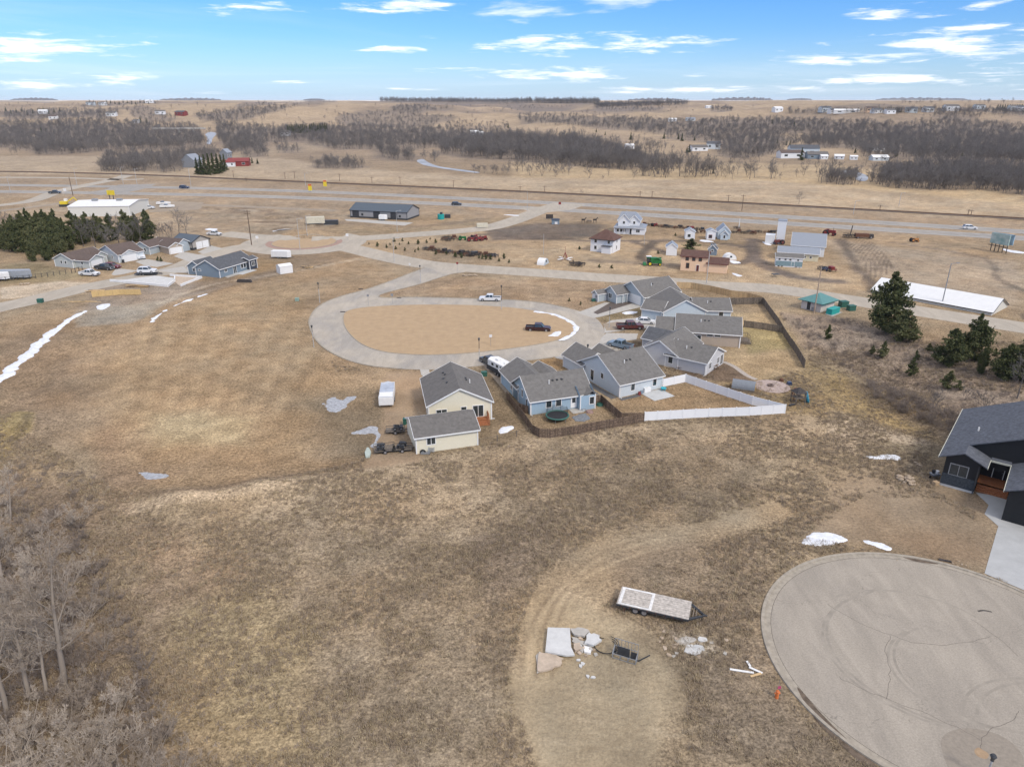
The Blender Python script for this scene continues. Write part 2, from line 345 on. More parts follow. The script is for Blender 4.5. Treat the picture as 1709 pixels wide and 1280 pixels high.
WOOD = [([(0, 208), (150, 201), (330, 212), (335, 228), (350, 243), (300, 249), (200, 251), (110, 258), (60, 258), (55, 250), (0, 247)], .105, 11), ([(165, 286), (185, 262), (260, 262), (330, 256), (385, 260), (395, 252), (320, 280), (290, 289), (240, 288), (190, 289)], .06, 11),
    ([(360, 205), (440, 214), (560, 211), (700, 215), (850, 225), (860, 235), (800, 241), (700, 249), (560, 250), (500, 238), (450, 238), (440, 250), (390, 255), (365, 235)], .10, 11), ([(740, 240), (860, 230), (960, 230), (1030, 250), (1060, 268), (1100, 280), (1050, 285), (960, 278), (860, 268), (780, 264), (735, 256)], .095, 13),
    ([(518, 278), (540, 272), (580, 274), (613, 279), (590, 282), (530, 281)], .10, 9), ([(630, 252), (690, 262), (690, 269), (640, 267)], .08, 12), ([(700, 262), (735, 262), (735, 274), (705, 272)], .03, 9), ([(1360, 303), (1380, 295), (1420, 296), (1435, 310), (1370, 308)], .06, 10), ([(1450, 300), (1500, 284), (1600, 280), (1720, 288), (1720, 328), (1640, 318), (1560, 318), (1500, 316), (1450, 306)], .06, 11),
    ([(1100, 272), (1180, 288), (1210, 296), (1120, 298), (1050, 292)], .035, 13), ([(850, 282), (890, 284), (960, 286), (990, 296), (930, 297), (860, 293)], .010, 12), ([(1180, 290), (1290, 292), (1320, 300), (1200, 300)], .012, 12), ([(780, 284), (860, 288), (860, 294), (790, 290)], .03, 8),
    ([(1300, 245), (1380, 225), (1500, 228), (1720, 238), (1720, 275), (1550, 270), (1440, 262), (1430, 250)], .085, 12), ([(1180, 232), (1300, 228), (1310, 255), (1240, 268), (1200, 262)], .055, 11), ([(1040, 236), (1100, 240), (1120, 250), (1050, 262)], .03, 10),
    ([(860, 192), (1000, 196), (1150, 203), (1290, 200), (1450, 205), (1440, 222), (1300, 225), (1150, 230), (1000, 215), (870, 207)], .10, 10), ([(1100, 230), (1300, 225), (1360, 235), (1200, 240)], .05, 10), ([(635, 168.5), (1000, 171.5), (1000, 173.5), (635, 170.5)], 1.6, 21), ([(990, 177), (1150, 173.5), (1150, 175), (1000, 179.5)], 1.3, 17), ([(650, 180), (700, 176), (760, 180), (700, 190), (655, 188)], .15, 10),
    ([(1183, 183), (1225, 183), (1220, 186), (1185, 186)], .4, 14), ([(5, 189), (110, 182), (200, 186), (180, 198), (10, 200)], .14, 11), ([(130, 177), (260, 170), (270, 174), (140, 180)], .14, 12), ([(320, 192), (430, 180), (500, 178), (420, 200), (340, 204)], .10, 10), ([(560, 195), (640, 186), (760, 196), (700, 212), (580, 210)], .06, 9), ([(200, 182), (240, 178), (300, 200), (240, 206)], .05, 9),
    ([(1310, 188), (1720, 185), (1720, 194), (1560, 190), (1320, 191)], .16, 12), ([(1430, 212), (1600, 202), (1720, 217), (1720, 238), (1500, 230), (1420, 224)], .08, 11), ([(1540, 192), (1600, 188), (1640, 196), (1580, 204)], .08, 9), ([(0, 262), (60, 262), (55, 252), (0, 250)], .012, 9), ([(820, 172), (880, 174), (960, 180), (860, 184)], .05, 9), ([(990, 178), (1110, 180), (1100, 186), (1000, 186)], .12, 10),
    ([(400, 258), (440, 250), (450, 262), (410, 264)], .06, 10), ([(395, 176), (560, 168), (560, 171), (400, 180)], .05, 10), ([(1500, 172), (1709, 170), (1709, 172.5), (1500, 174)], .05, 14), ([(0, 176), (140, 172), (140, 178), (0, 182)], .02, 10), ([(700, 200), (850, 205), (850, 225), (700, 215)], .04, 9), ([(460, 245), (500, 245), (500, 256), (465, 256)], .05, 9)]
# ---------------------------------------------------------------- ground sheet with painted-in soils and grasses
def dist_line(x, y, pts):
    d = np.full(x.shape, 1e9)
    for a, b in zip(pts, pts[1:]): d = np.minimum(d, segd(x, y, a, b))
    return d
def inside(x, y, poly):
    c = np.zeros(x.shape, bool); n = len(poly)
    for i in range(n):
        x0, y0 = poly[i]; x1, y1 = poly[(i + 1) % n]
        if y0 == y1: continue
        k = ((y0 > y) != (y1 > y)) & (x < (x1 - x0) * (y - y0) / (y1 - y0) + x0); c ^= k
    return c
def poly_d(x, y, poly):                # signed: negative inside
    d = dist_line(x, y, list(poly) + [poly[0]]); return np.where(inside(x, y, poly), -d, d)
PAINT = []
def pp(pts, col, soft=1.0, amt=1.0, wob=1.5, g=None, ws=6.0, n=0): PAINT.append(('p', W(pts, n, True), col, soft, amt, wob, g, ws))
def pl(pts, w, col, soft=.5, amt=1.0, wob=.4, g=None, ws=3.0): PAINT.append(('l', W(pts, 4), col, soft, amt, wob, g, ws, w))
BRUSH = (.262, .203, .134); MID = (.265, .198, .128); DRY = (.335, .245, .150); FIELD = (.37, .29, .195); DIRT = (.285, .225, .148); MUD = (.135, .105, .08)
GRN = (.185, .150, .075); DKBR = (.165, .122, .085); GRAV = (.36, .30, .23)
# --- the mown lots left of the loop and around it
pp([(0, 530), (170, 500), (300, 470), (560, 430), (700, 470), (520, 520), (520, 580), (700, 620), (700, 690), (640, 770), (400, 815), (200, 830), (150, 760), (0, 690)], (.270, .198, .125), 2, 1, 3)
pp([(330, 500), (500, 470), (520, 540), (560, 620), (600, 690), (480, 760), (300, 760), (200, 700), (180, 600)], (.285, .207, .125), 4, .8, 5)
pp([(0, 560), (120, 540), (150, 620), (120, 760), (0, 760)], DKBR, 5, .45, 5)
pp([(255, 690), (340, 680), (420, 700), (400, 735), (330, 750), (265, 745)], (.33, .265, .165), 3, .9, 3)
pp([(0, 690), (30, 686), (55, 692), (48, 722), (20, 738), (25, 760), (0, 765)], (.26, .20, .10), .6, .95, 1)
pl([(48, 696), (40, 720), (22, 735)], .6, (.13, .10, .06), .6, .8)
pp([(540, 655), (650, 640), (650, 720), (600, 770), (540, 740), (510, 690)], (.19, .148, .098), 3, .75, 3)
pp([(230, 760), (300, 740), (600, 770), (580, 785), (400, 810), (260, 825)], (.255, .178, .105), 2, .8, 2)
# --- edge track and pale bank
pl([(210, 850), (300, 838), (420, 822), (560, 797), (700, 772), (900, 738), (1070, 713)], 1.3, (.375, .295, .205), .8, .9, .6)
pl([(180, 830), (300, 826), (430, 808), (560, 783)], .8, (.15, .11, .075), .7, .7, .5)
pp([(420, 830), (620, 790), (830, 745), (1080, 712), (1420, 705), (1420, 735), (1100, 760), (900, 800), (800, 900), (560, 930), (430, 920)], (.335, .262, .178), 3, .8, 4)
pp([(760, 800), (900, 760), (1150, 735), (1300, 760), (1250, 830), (1000, 880), (880, 900)], (.235, .18, .12), 4, .7, 5)
# --- rough foreground, darker weed swathes and an olive sward bottom left
pp([(430, 880), (640, 880), (800, 950), (860, 1050), (830, 1280), (560, 1280), (520, 1100)], (.27, .215, .150), 3, .75, 4)
pp([(240, 1040), (420, 980), (520, 1060), (560, 1280), (330, 1280), (260, 1160)], (.26, .208, .125), 3, .7, 4)
pp([(200, 840), (330, 900), (420, 960), (300, 1010), (220, 980)], (.235, .172, .115), 3, .8, 4)
pp([(780, 900), (900, 860), (940, 930), (860, 1000), (850, 1100), (800, 1060)], (.185, .148, .112), 2, .8, 3)
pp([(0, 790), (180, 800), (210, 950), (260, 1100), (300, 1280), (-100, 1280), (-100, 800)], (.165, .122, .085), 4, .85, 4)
pp([(170, 700), (220, 780), (300, 790), (200, 830), (150, 810)], (.24, .17, .11), 2, .7, 2)
# --- worked dirt lot beside the turning circle
pp([(880, 1010), (910, 960), (980, 905), (1100, 885), (1180, 862), (1300, 828), (1300, 850), (1130, 905), (1060, 940), (1000, 1000)], (.32, .252, .168), 2.2, .75, 2.5, .55)
pp([(868, 1040), (905, 985), (960, 985), (1030, 1030), (1085, 1050), (1140, 1110), (1145, 1180), (1110, 1290), (905, 1290), (850, 1150)], (.335, .268, .178), 1.3, .95, 2.2, .4)
pp([(1000, 1080), (1060, 1070), (1090, 1120), (1040, 1150), (960, 1140)], (.25, .20, .135), 1.5, .6, 2, .5)
pp([(880, 1120), (1000, 1110), (1110, 1160), (1090, 1290), (920, 1290)], (.335, .275, .188), 1.5, .7, 2, .3)
pp([(1130, 1080), (1280, 1060), (1330, 1180), (1480, 1290), (1130, 1290), (1160, 1180)], (.215, .170, .122), 1.6, .85, 2.5)
pp([(1040, 920), (1270, 900), (1290, 960), (1260, 1060), (1130, 1070), (1010, 1000)], (.225, .172, .118), 2, .85, 3)
pl([(1065, 1060), (1120, 1100), (1150, 1140)], .8, (.17, .13, .085), 1, .7)
pp([(1095, 1040), (1180, 1055), (1215, 1090), (1180, 1110), (1120, 1080)], (.40, .345, .275), .6, .6, 1.2)
for k in range(10):
    a = .1 + .55 * k
    pl([(930 + 6 * k, 1150 + 11 * k), (1000 + 5 * k, 1175 + 9 * k), (1060 + 2 * k, 1160 + 9 * k)], .12, (.27, .215, .145) if k % 2 else (.36, .295, .20), .15, .45, 1.6)
for k in range(9):
    x0, y0 = random.uniform(900, 1100), random.uniform(1100, 1270); pl([(x0, y0), (x0 + random.uniform(20, 60), y0 + random.uniform(-15, 25)), (x0 + random.uniform(50, 110), y0 + random.uniform(-20, 20))], .1, random.choice(((.24, .19, .125), (.40, .325, .225))), .15, .5, .5)
for k in range(5):
    pl([(868 + 14 * k, 1130), (880 + 12 * k, 1060 - 2 * k), (925 + 9 * k, 985), (1000 + 8 * k, 925 + 5 * k), (1100, 890 + 8 * k)], .14, (.40, .32, .215) if k % 2 else (.22, .17, .115), .2, .6)
# --- lot in front of the black house, green strip, ravine brush
pp([(1330, 900), (1400, 800), (1480, 770), (1580, 800), (1700, 860), (1650, 945), (1540, 920), (1440, 905)], (.285, .222, .155), 2, .9, 2, .4)
pp([(1480, 900), (1640, 880), (1650, 940), (1540, 925)], (.265, .195, .13), 1.5, .8, 1.5)
pp([(1180, 620), (1350, 600), (1440, 640), (1600, 700), (1590, 735), (1420, 705), (1320, 690)], (.265, .195, .105), 2, .9, 2.5)
pp([(1380, 600), (1450, 640), (1580, 690), (1540, 715), (1440, 690), (1380, 650)], (.275, .205, .105), 2, .7, 2)
pp([(1400, 690), (1530, 720), (1590, 745), (1420, 760), (1380, 735)], (.345, .28, .205), 1.5, .8, 2)
pp([(1430, 740), (1590, 735), (1590, 765), (1440, 770)], (.185, .15, .10), 1, .8, 1.5)
pp([(1290, 520), (1420, 530), (1709, 590), (1709, 700), (1620, 700), (1560, 650), (1420, 610), (1340, 570)], (.225, .178, .138), 2, .9, 3)
pp([(1400, 500), (1709, 560), (1709, 620), (1500, 560), (1400, 530)], (.245, .182, .115), 2, .8, 2)
pl([(1440, 640), (1500, 672), (1560, 700), (1600, 730)], 2.2, (.15, .115, .085), 2, .8, 1)
# --- yards
pp([(1200, 525), (1300, 520), (1345, 615), (1240, 640), (1210, 600)], (.335, .25, .15), 1, .9, 1)
pp([(1225, 545), (1310, 550), (1330, 580), (1250, 590)], (.245, .205, .10), 1.5, .7, 1)
pp([(1110, 640), (1160, 640), (1310, 680), (1150, 690), (1000, 690), (1040, 660)], (.245, .175, .105), 1, .9, 1)
pp([(1110, 610), (1210, 600), (1260, 640), (1150, 632)], (.135, .10, .075), .8, .9, .8)
pp([(830, 640), (960, 680), (1040, 690), (1070, 710), (900, 722), (880, 700)], (.22, .165, .105), 1, .9, 1)
pp([(640, 620), (700, 620), (720, 700), (700, 740), (700, 770), (610, 780), (640, 700)], (.325, .238, .158), .8, .95, .8, .35)
pp([(800, 620), (830, 615), (890, 720), (830, 745), (800, 740), (800, 700)], (.205, .155, .10), .8, .9, 1)
pp([(900, 598), (930, 595), (980, 610), (960, 620), (905, 612)], (.25, .165, .085), .4, .9, .5)
pp([(985, 528), (1075, 510), (1090, 520), (1010, 538)], (.20, .155, .09), .5, .9, .5)
# --- between the streets
pp([(620, 495), (720, 462), (1010, 470), (1010, 500), (980, 520), (800, 495)], (.275, .20, .13), 1, .9, 2)
pp([(560, 410), (640, 395), (800, 385), (900, 395), (1040, 400), (1300, 425), (1500, 470), (1400, 490), (1080, 460), (760, 440), (620, 420)], (.335, .25, .16), 3, .9, 3)
pp([(640, 410), (760, 400), (850, 440), (720, 438)], (.225, .17, .115), 3, .6, 3)
pp([(810, 385), (900, 372), (1010, 375), (1000, 395), (900, 402), (820, 402)], (.13, .105, .085), 2.5, .95, 2)
pl([(800, 392), (900, 398), (1000, 402), (1150, 402), (1240, 412), (1255, 425), (1230, 440), (1130, 425), (1060, 405)], 1.6, (.12, .095, .078), 1, .95, .8)
pl([(1090, 405), (1075, 420), (1070, 432), (1100, 440)], 2.0, (.10, .08, .063), 1.2, .95, .8)
pl([(990, 435), (1080, 440), (1150, 445)], 2.5, (.18, .14, .105), 1.5, .8, 1)
pl([(1255, 400), (1262, 430), (1280, 445), (1330, 462), (1400, 470)], 2.6, (.13, .105, .088), 1.5, .95, 1)
pp([(1380, 400), (1709, 440), (1709, 530), (1600, 500), (1480, 470), (1420, 440)], (.315, .25, .18), 3, .95, 4)
pp([(1395, 400), (1410, 400), (1440, 450), (1470, 475), (1450, 480), (1425, 450)], (.13, .105, .083), 1.5, .95, 1.5)
for k in range(6):
    pl([(1400 + 9 * k, 398), (1425 + 9 * k, 415 + k), (1445 + 8 * k, 440), (1440 + 10 * k, 470 - 3 * k)], .4, (.10, .08, .065), .4, .7, .5)
pl([(1490, 405), (1560, 415), (1640, 430)], 1.6, (.17, .135, .105), 1.2, .8, 1)
pl([(1640, 430), (1660, 445), (1665, 465), (1709, 485)], 1.0, (.16, .13, .10), .8, .8, 1)
# --- left housing and building site
pp([(0, 480), (90, 470), (150, 472), (60, 495), (0, 500)], (.40, .34, .265), .8, .9, 1)
pp([(60, 440), (150, 462), (90, 472), (0, 474), (0, 440)], (.215, .175, .105), 2, .8, 2)
pp([(150, 480), (240, 465), (340, 470), (420, 455), (560, 430), (300, 500), (180, 540), (120, 530), (150, 505)], (.23, .19, .15), 2, .9, 2)
pp([(350, 462), (440, 440), (520, 435), (400, 470), (300, 495)], (.17, .13, .09), 1.5, .85, 2)
pp([(130, 520), (240, 505), (290, 500), (220, 540), (120, 548)], (.27, .235, .185), 1, .9, 2)
pp([(380, 420), (560, 415), (600, 428), (480, 452), (400, 460)], (.20, .150, .10), 1.5, .9, 2)
pp([(390, 470), (480, 440), (430, 430), (400, 455)], (.255, .175, .095), 1.5, .7, 1.5)
pl([(280, 500), (360, 474), (480, 455), (600, 432)], .8, (.35, .29, .22), .5, .7, .6)
pl([(560, 436), (470, 458), (380, 480), (300, 505)], .5, (.14, .11, .08), .5, .7, .5)
for k in range(16):
    pl([(250 + 22 * k, 520 + 2 * (k % 3)), (225 + 20 * k, 600), (205 + 18 * k, 690 + 4 * (k % 3))], .55, (.21, .152, .095) if k % 2 else (.34, .255, .158), 1.0, .38, .6)
pp([(30, 340), (300, 335), (600, 340), (590, 385), (430, 395), (300, 400), (0, 400)], (.30, .235, .165), 4, .8, 6)
pp([(440, 350), (560, 350), (560, 385), (450, 392), (300, 370)], (.255, .20, .14), 4, .8, 6)
pp([(560, 372), (700, 378), (860, 358), (850, 372), (640, 390), (520, 392)], (.255, .195, .125), 2, .8, 3)
pl([(300, 345), (420, 352), (560, 372), (700, 378), (800, 366)], 2.5, (.175, .135, .10), 2, .7, 2)
for k in range(70):
    x0, y0 = random.uniform(290, 560), random.uniform(343, 390); pl([(x0, y0), (x0 + random.uniform(8, 30), y0 + random.uniform(-1.5, 1.5)), (x0 + random.uniform(30, 60), y0 + random.uniform(-2, 2))], random.uniform(.4, 1.3), random.choice(((.15, .11, .08), (.42, .34, .25), (.19, .14, .10), (.36, .28, .19))), .8, .65, 1.2)
for k in range(30):
    x0, y0 = random.uniform(1410, 1690), random.uniform(415, 500); pl([(x0, y0), (x0 + random.uniform(10, 30), y0 + random.uniform(3, 10)), (x0 + random.uniform(30, 50), y0 + random.uniform(2, 24))], random.uniform(.2, .5), random.choice(((.18, .14, .11), (.36, .29, .21))), .5, .5, .8)
for k in range(26):
    x0, y0 = random.uniform(640, 1000), random.uniform(462, 495); pl([(x0, y0), (x0 + random.uniform(15, 50), y0 + random.uniform(-1, 2))], random.uniform(.3, .9), random.choice(((.19, .14, .095), (.37, .275, .175))), .7, .5, 1)
# --- verge of the highway and the railway, fields beyond
pp([(-300, 315), (1709, 400), (2200, 430), (2200, 400), (1709, 368), (860, 320), (-300, 285)], (.285, .218, .15), 4, .9, 6)
pp([(-300, 284), (430, 299), (860, 318), (1709, 364), (2300, 400), (2300, 345), (1709, 335), (1400, 310), (1280, 300), (860, 296), (650, 285), (440, 262), (-300, 262)], (.36, .28, .19), 6, .95, 8)
pp([(150, 285), (640, 240), (560, 232), (250, 270)], (.34, .262, .175), 10, .8, 10)
for k in range(7):
    pl([(500 + 90 * k, 285 + 4 * k), (800 + 110 * k, 300 + 5 * k)], 3 + 2 * (k % 3), (.30, .235, .165) if k % 2 else (.41, .325, .225), 5, .45, 4)
pp([(850, 270), (1400, 275), (1709, 320), (1709, 342), (1300, 303), (860, 297)], (.42, .315, .19), 6, .8, 8)
for _w in WOOD:
    if _w[1] > .045: PAINT.append(('p', [G2(q) for q in _w[0]], (.20, .16, .125), 8.0, .75, 14.0, None, 40.0))
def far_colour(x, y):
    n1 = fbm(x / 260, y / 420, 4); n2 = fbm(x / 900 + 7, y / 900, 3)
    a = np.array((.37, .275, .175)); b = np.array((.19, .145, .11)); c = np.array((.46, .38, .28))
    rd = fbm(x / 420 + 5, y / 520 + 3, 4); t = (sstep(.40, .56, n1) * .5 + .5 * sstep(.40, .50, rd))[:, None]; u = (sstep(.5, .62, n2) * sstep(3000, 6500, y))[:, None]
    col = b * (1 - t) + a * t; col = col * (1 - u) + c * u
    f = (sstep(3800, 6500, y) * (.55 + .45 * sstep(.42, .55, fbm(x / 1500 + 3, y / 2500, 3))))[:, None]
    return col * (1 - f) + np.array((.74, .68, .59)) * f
def make_ground():
    ys = list(np.arange(-80, 28, 6.)); d = 28.
    while d < 15000:
        ys.append(d); st = .30 if d < 75 else d * d / 59250. * 2.6
        if d > 900: st = min(st, 22 + (d - 900) * .02)
        d += max(.3, st)
    ys += [15000, 16500]; ys = np.array(ys)
    us = np.concatenate([-np.geomspace(1.75, .99, 10), np.linspace(-.97, .97, 620), np.geomspace(.99, 1.75, 10)])
    Yg, Ug = np.meshgrid(ys, us, indexing='ij'); Xg = Ug * (np.maximum(Yg, 0) * .93 + 22. + np.maximum(0, np.abs(Ug) - .97) * 260); nx = len(us); ny = len(ys)
    x = Xg.ravel(); y = Yg.ravel(); z = hz(x, y)
    near = 1 - sstep(300, 700, y)
    
    me = D.meshes.new('ground'); nv = len(x)
    me.vertices.add(nv); me.vertices.foreach_set('co', np.stack([x, y, z], 1).astype(np.float32).ravel())
    i, j = np.meshgrid(np.arange(ny - 1), np.arange(nx - 1), indexing='ij'); a = (i * nx + j).ravel()
    q = np.stack([a, a + 1, a + nx + 1, a + nx], 1); nf = len(q)
    me.loops.add(nf * 4); me.loops.foreach_set('vertex_index', q.ravel().astype(np.int32))
    me.polygons.add(nf); me.polygons.foreach_set('loop_start', np.arange(0, nf * 4, 4, dtype=np.int32)); me.polygons.foreach_set('loop_total', np.full(nf, 4, dtype=np.int32))
    me.update(); me.polygons.foreach_set('use_smooth', [True] * nf)
    col = np.tile(np.array(BRUSH), (nv, 1)); t = sstep(150, 260, y)[:, None]; col = col * (1 - t) + np.array(MID) * t
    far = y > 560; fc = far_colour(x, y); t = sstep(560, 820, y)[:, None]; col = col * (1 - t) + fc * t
    rgh = np.ones(nv)
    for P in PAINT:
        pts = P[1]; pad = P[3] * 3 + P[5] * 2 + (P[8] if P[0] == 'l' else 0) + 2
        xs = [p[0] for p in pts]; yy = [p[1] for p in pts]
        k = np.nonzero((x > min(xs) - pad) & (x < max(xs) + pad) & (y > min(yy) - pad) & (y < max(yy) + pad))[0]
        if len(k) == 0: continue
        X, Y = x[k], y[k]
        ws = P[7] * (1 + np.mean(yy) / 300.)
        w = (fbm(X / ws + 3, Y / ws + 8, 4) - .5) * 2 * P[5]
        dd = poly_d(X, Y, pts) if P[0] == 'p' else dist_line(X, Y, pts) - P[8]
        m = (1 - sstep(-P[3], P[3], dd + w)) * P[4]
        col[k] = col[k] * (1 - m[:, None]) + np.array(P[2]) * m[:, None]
        if P[6] is not None: rgh[k] = rgh[k] * (1 - m) + P[6] * m
    big = fbm(x / 14, y / 14, 4); patch = (big - .5) * .34 * near + (fbm(x / 3.2 + 50, y / 3.2, 3) - .5) * .30 * near
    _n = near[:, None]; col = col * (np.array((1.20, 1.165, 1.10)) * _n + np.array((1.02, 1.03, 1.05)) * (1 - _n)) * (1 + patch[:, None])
    warm = (fbm(x / 9 + 40, y / 9, 3) - .5) * near
    col = col * (1 + warm[:, None] * np.array((.14, .01, -.14)))
    ca = me.color_attributes.new('Col', 'FLOAT_COLOR', 'POINT')
    ca.data.foreach_set('color', np.concatenate([np.clip(col, .02, .8), rgh[:, None]], 1).astype(np.float32).ravel())
    o = D.objects.new('ground', me); COL.objects.link(o); tag(o, kind='structure')
    m = D.materials.new('soil_and_dry_grass'); m.use_nodes = True; nt = m.node_tree; n = nt.nodes; L = nt.links
    b = n['Principled BSDF']; b.inputs['Roughness'].default_value = .95; b.inputs['Specular IOR Level'].default_value = .1
    vc = n.new('ShaderNodeVertexColor'); vc.layer_name = 'Col'; geo = n.new('ShaderNodeNewGeometry'); P_ = geo.outputs['Position']
    def noise(sc, det, ro, sv=None):
        t = n.new('ShaderNodeTexNoise'); t.inputs['Scale'].default_value = sc; t.inputs['Detail'].default_value = det; t.inputs['Roughness'].default_value = ro
        src = P_
        if sv:
            mp = n.new('ShaderNodeMapping'); mp.inputs['Scale'].default_value = sv; L.new(P_, mp.inputs[0]); src = mp.outputs[0]
        L.new(src, t.inputs['Vector']); return t.outputs[0]
    def mr(v, a, b_, lo, hi):
        r = n.new('ShaderNodeMapRange'); r.inputs['From Min'].default_value = a; r.inputs['From Max'].default_value = b_; r.inputs['To Min'].default_value = lo; r.inputs['To Max'].default_value = hi
        L.new(v, r.inputs[0]); return r.outputs[0]
    def mul(c, v, f=1.0):
        x_ = n.new('ShaderNodeMixRGB'); x_.blend_type = 'MULTIPLY'; x_.inputs[0].default_value = f; L.new(c, x_.inputs[1]); L.new(v, x_.inputs[2]); return x_.outputs[0]
    f1 = noise(2.1, 8, .74); f2 = noise(.33, 6, .65); f3 = noise(.045, 5, .6); f4 = noise(4.5, 4, .6)
    
    def soft(v):     # bring a factor towards 1 where the soil is bare and smooth
        q = n.new('ShaderNodeMath'); q.operation = 'MULTIPLY_ADD'; s1 = n.new('ShaderNodeMath'); s1.operation = 'SUBTRACT'; L.new(v, s1.inputs[0]); s1.inputs[1].default_value = 1; L.new(s1.outputs[0], q.inputs[0]); L.new(vc.outputs['Alpha'], q.inputs[1]); q.inputs[2].default_value = 1; return q.outputs[0]
    c = mul(vc.outputs[0], soft(mr(f1, .35, .65, .50, 1.46))); c = mul(c, soft(mr(f2, .3, .7, .74, 1.26))); c = mul(c, mr(f3, .3, .7, .84, 1.16)); c = mul(c, soft(mr(f4, .34, .66, .68, 1.32)))  # clump mottle; its dark end puts the shade between clumps into the colour
    ff = noise(.012, 6, .7, (1, .35, 1)); c = mul(c, mr(ff, .3, .7, .86, 1.12))
    L.new(c, b.inputs['Base Color'])
    bp = n.new('ShaderNodeBump'); bp.inputs['Strength'].default_value = .9; bp.inputs['Distance'].default_value = .30; L.new(f1, bp.inputs['Height'])
    bp2 = n.new('ShaderNodeBump'); bp2.inputs['Strength'].default_value = .6; bp2.inputs['Distance'].default_value = .6; L.new(f2, bp2.inputs['Height']); L.new(bp2.outputs[0], bp.inputs['Normal'])
    L.new(bp.outputs[0], b.inputs['Normal'])
    me.materials.append(m)
make_ground()

# ---------------------------------------------------------------- roads and paving
def road_mat(name, c, c2, tint=.5, crack=True, tracks=False):
    m = D.materials.new(name); m.use_nodes = True; nt = m.node_tree; n = nt.nodes; L = nt.links
    b = n['Principled BSDF']; b.inputs['Roughness'].default_value = .9; b.inputs['Specular IOR Level'].default_value = .15
    geo = n.new('ShaderNodeNewGeometry'); P_ = geo.outputs['Position']
    def noise(sc, det=5, ro=.6, sv=None, di=0):
        t = n.new('ShaderNodeTexNoise'); t.inputs['Scale'].default_value = sc; t.inputs['Detail'].default_value = det; t.inputs['Roughness'].default_value = ro; t.inputs['Distortion'].default_value = di
        src = P_
        if sv: mp = n.new('ShaderNodeMapping'); mp.inputs['Scale'].default_value = sv; mp.inputs['Rotation'].default_value = (0, 0, .5); L.new(P_, mp.inputs[0]); src = mp.outputs[0]
        L.new(src, t.inputs['Vector']); return t.outputs[0]
    def mr(v, a, b_, lo, hi):
        r = n.new('ShaderNodeMapRange'); r.interpolation_type = 'SMOOTHSTEP'; r.inputs['From Min'].default_value = a; r.inputs['From Max'].default_value = b_; r.inputs['To Min'].default_value = lo; r.inputs['To Max'].default_value = hi
        L.new(v, r.inputs[0]); return r.outputs[0]
    mx = n.new('ShaderNodeMixRGB'); L.new(mr(noise(.10, 6, .6, (1, .7, 1), .8), .36, .66, 0, 1), mx.inputs[0]); mx.inputs[1].default_value = (*c, 1); mx.inputs[2].default_value = (*c2, 1); col = mx.outputs[0]
    def mul(c_, v):
        x_ = n.new('ShaderNodeMixRGB'); x_.blend_type = 'MULTIPLY'; x_.inputs[0].default_value = 1; L.new(c_, x_.inputs[1]); L.new(v, x_.inputs[2]); return x_.outputs[0]
    col = mul(col, mr(noise(.5, 6, .65, (1, .25, 1), 1.0),   .3, .7, .91, 1.08)); col = mul(col, mr(noise(6, 4, .7), .3, .7, .86, 1.12))
    if crack:
        v = n.new('ShaderNodeTexVoronoi'); v.feature = 'DISTANCE_TO_EDGE'; v.inputs['Scale'].default_value = .085
        dv = n.new('ShaderNodeMixRGB'); dv.inputs[0].default_value = .08; nn = n.new('ShaderNodeTexNoise'); nn.inputs['Scale'].default_value = .6; nn.inputs['Detail'].default_value = 6
        L.new(P_, nn.inputs['Vector']); ad = n.new('ShaderNodeVectorMath'); ad.operation = 'MULTIPLY_ADD'; L.new(nn.outputs['Color'], ad.inputs[0]); ad.inputs[1].default_value = (3.5, 3.5, 0); L.new(P_, ad.inputs[2])
        L.new(ad.outputs[0], v.inputs['Vector']); col = mul(col, mr(v.outputs['Distance'], .0004, .0026, .72, 1))
    L.new(col, b.inputs['Base Color'])
    bp = n.new('ShaderNodeBump'); bp.inputs['Strength'].default_value = .12; bp.inputs['Distance'].default_value = .03; L.new(noise(9), bp.inputs['Height']); L.new(bp.outputs[0], b.inputs['Normal'])
    return m
R_CDS = road_mat('dusty_worn_asphalt', (.345, .302, .243), (.305, .268, .218))
R_LOOP = road_mat('loop_street_paving', (.43, .375, .30), (.33, .30, .26), crack=False)
R_MAIN = road_mat('street_paving', (.42, .365, .29), (.38, .335, .27), crack=False)
R_HWY = road_mat('highway_asphalt', (.33, .30, .26), (.29, .27, .24), crack=False)
R_GRAV = road_mat('gravel_track', (.34, .275, .20), (.29, .235, .175), crack=False)
R_RAIL = road_mat('rail_ballast', (.19, .155, .125), (.15, .125, .10), crack=False)
R_LAWN = mat('dry_lawn', (.44, .312, .182), .95, var=.2, scale=.55, bump=.6, bscale=3, c2=(.355, .248, .145))
R_BRICK = mat('red_apron_paving', (.36, .235, .18), .9, var=.15)
def sheet(name, poly, z, m, label=None, kind='structure', cat=None):
    o = MB().sheet(poly, z).build(name, m); tag(o, label, cat, None, kind); return o
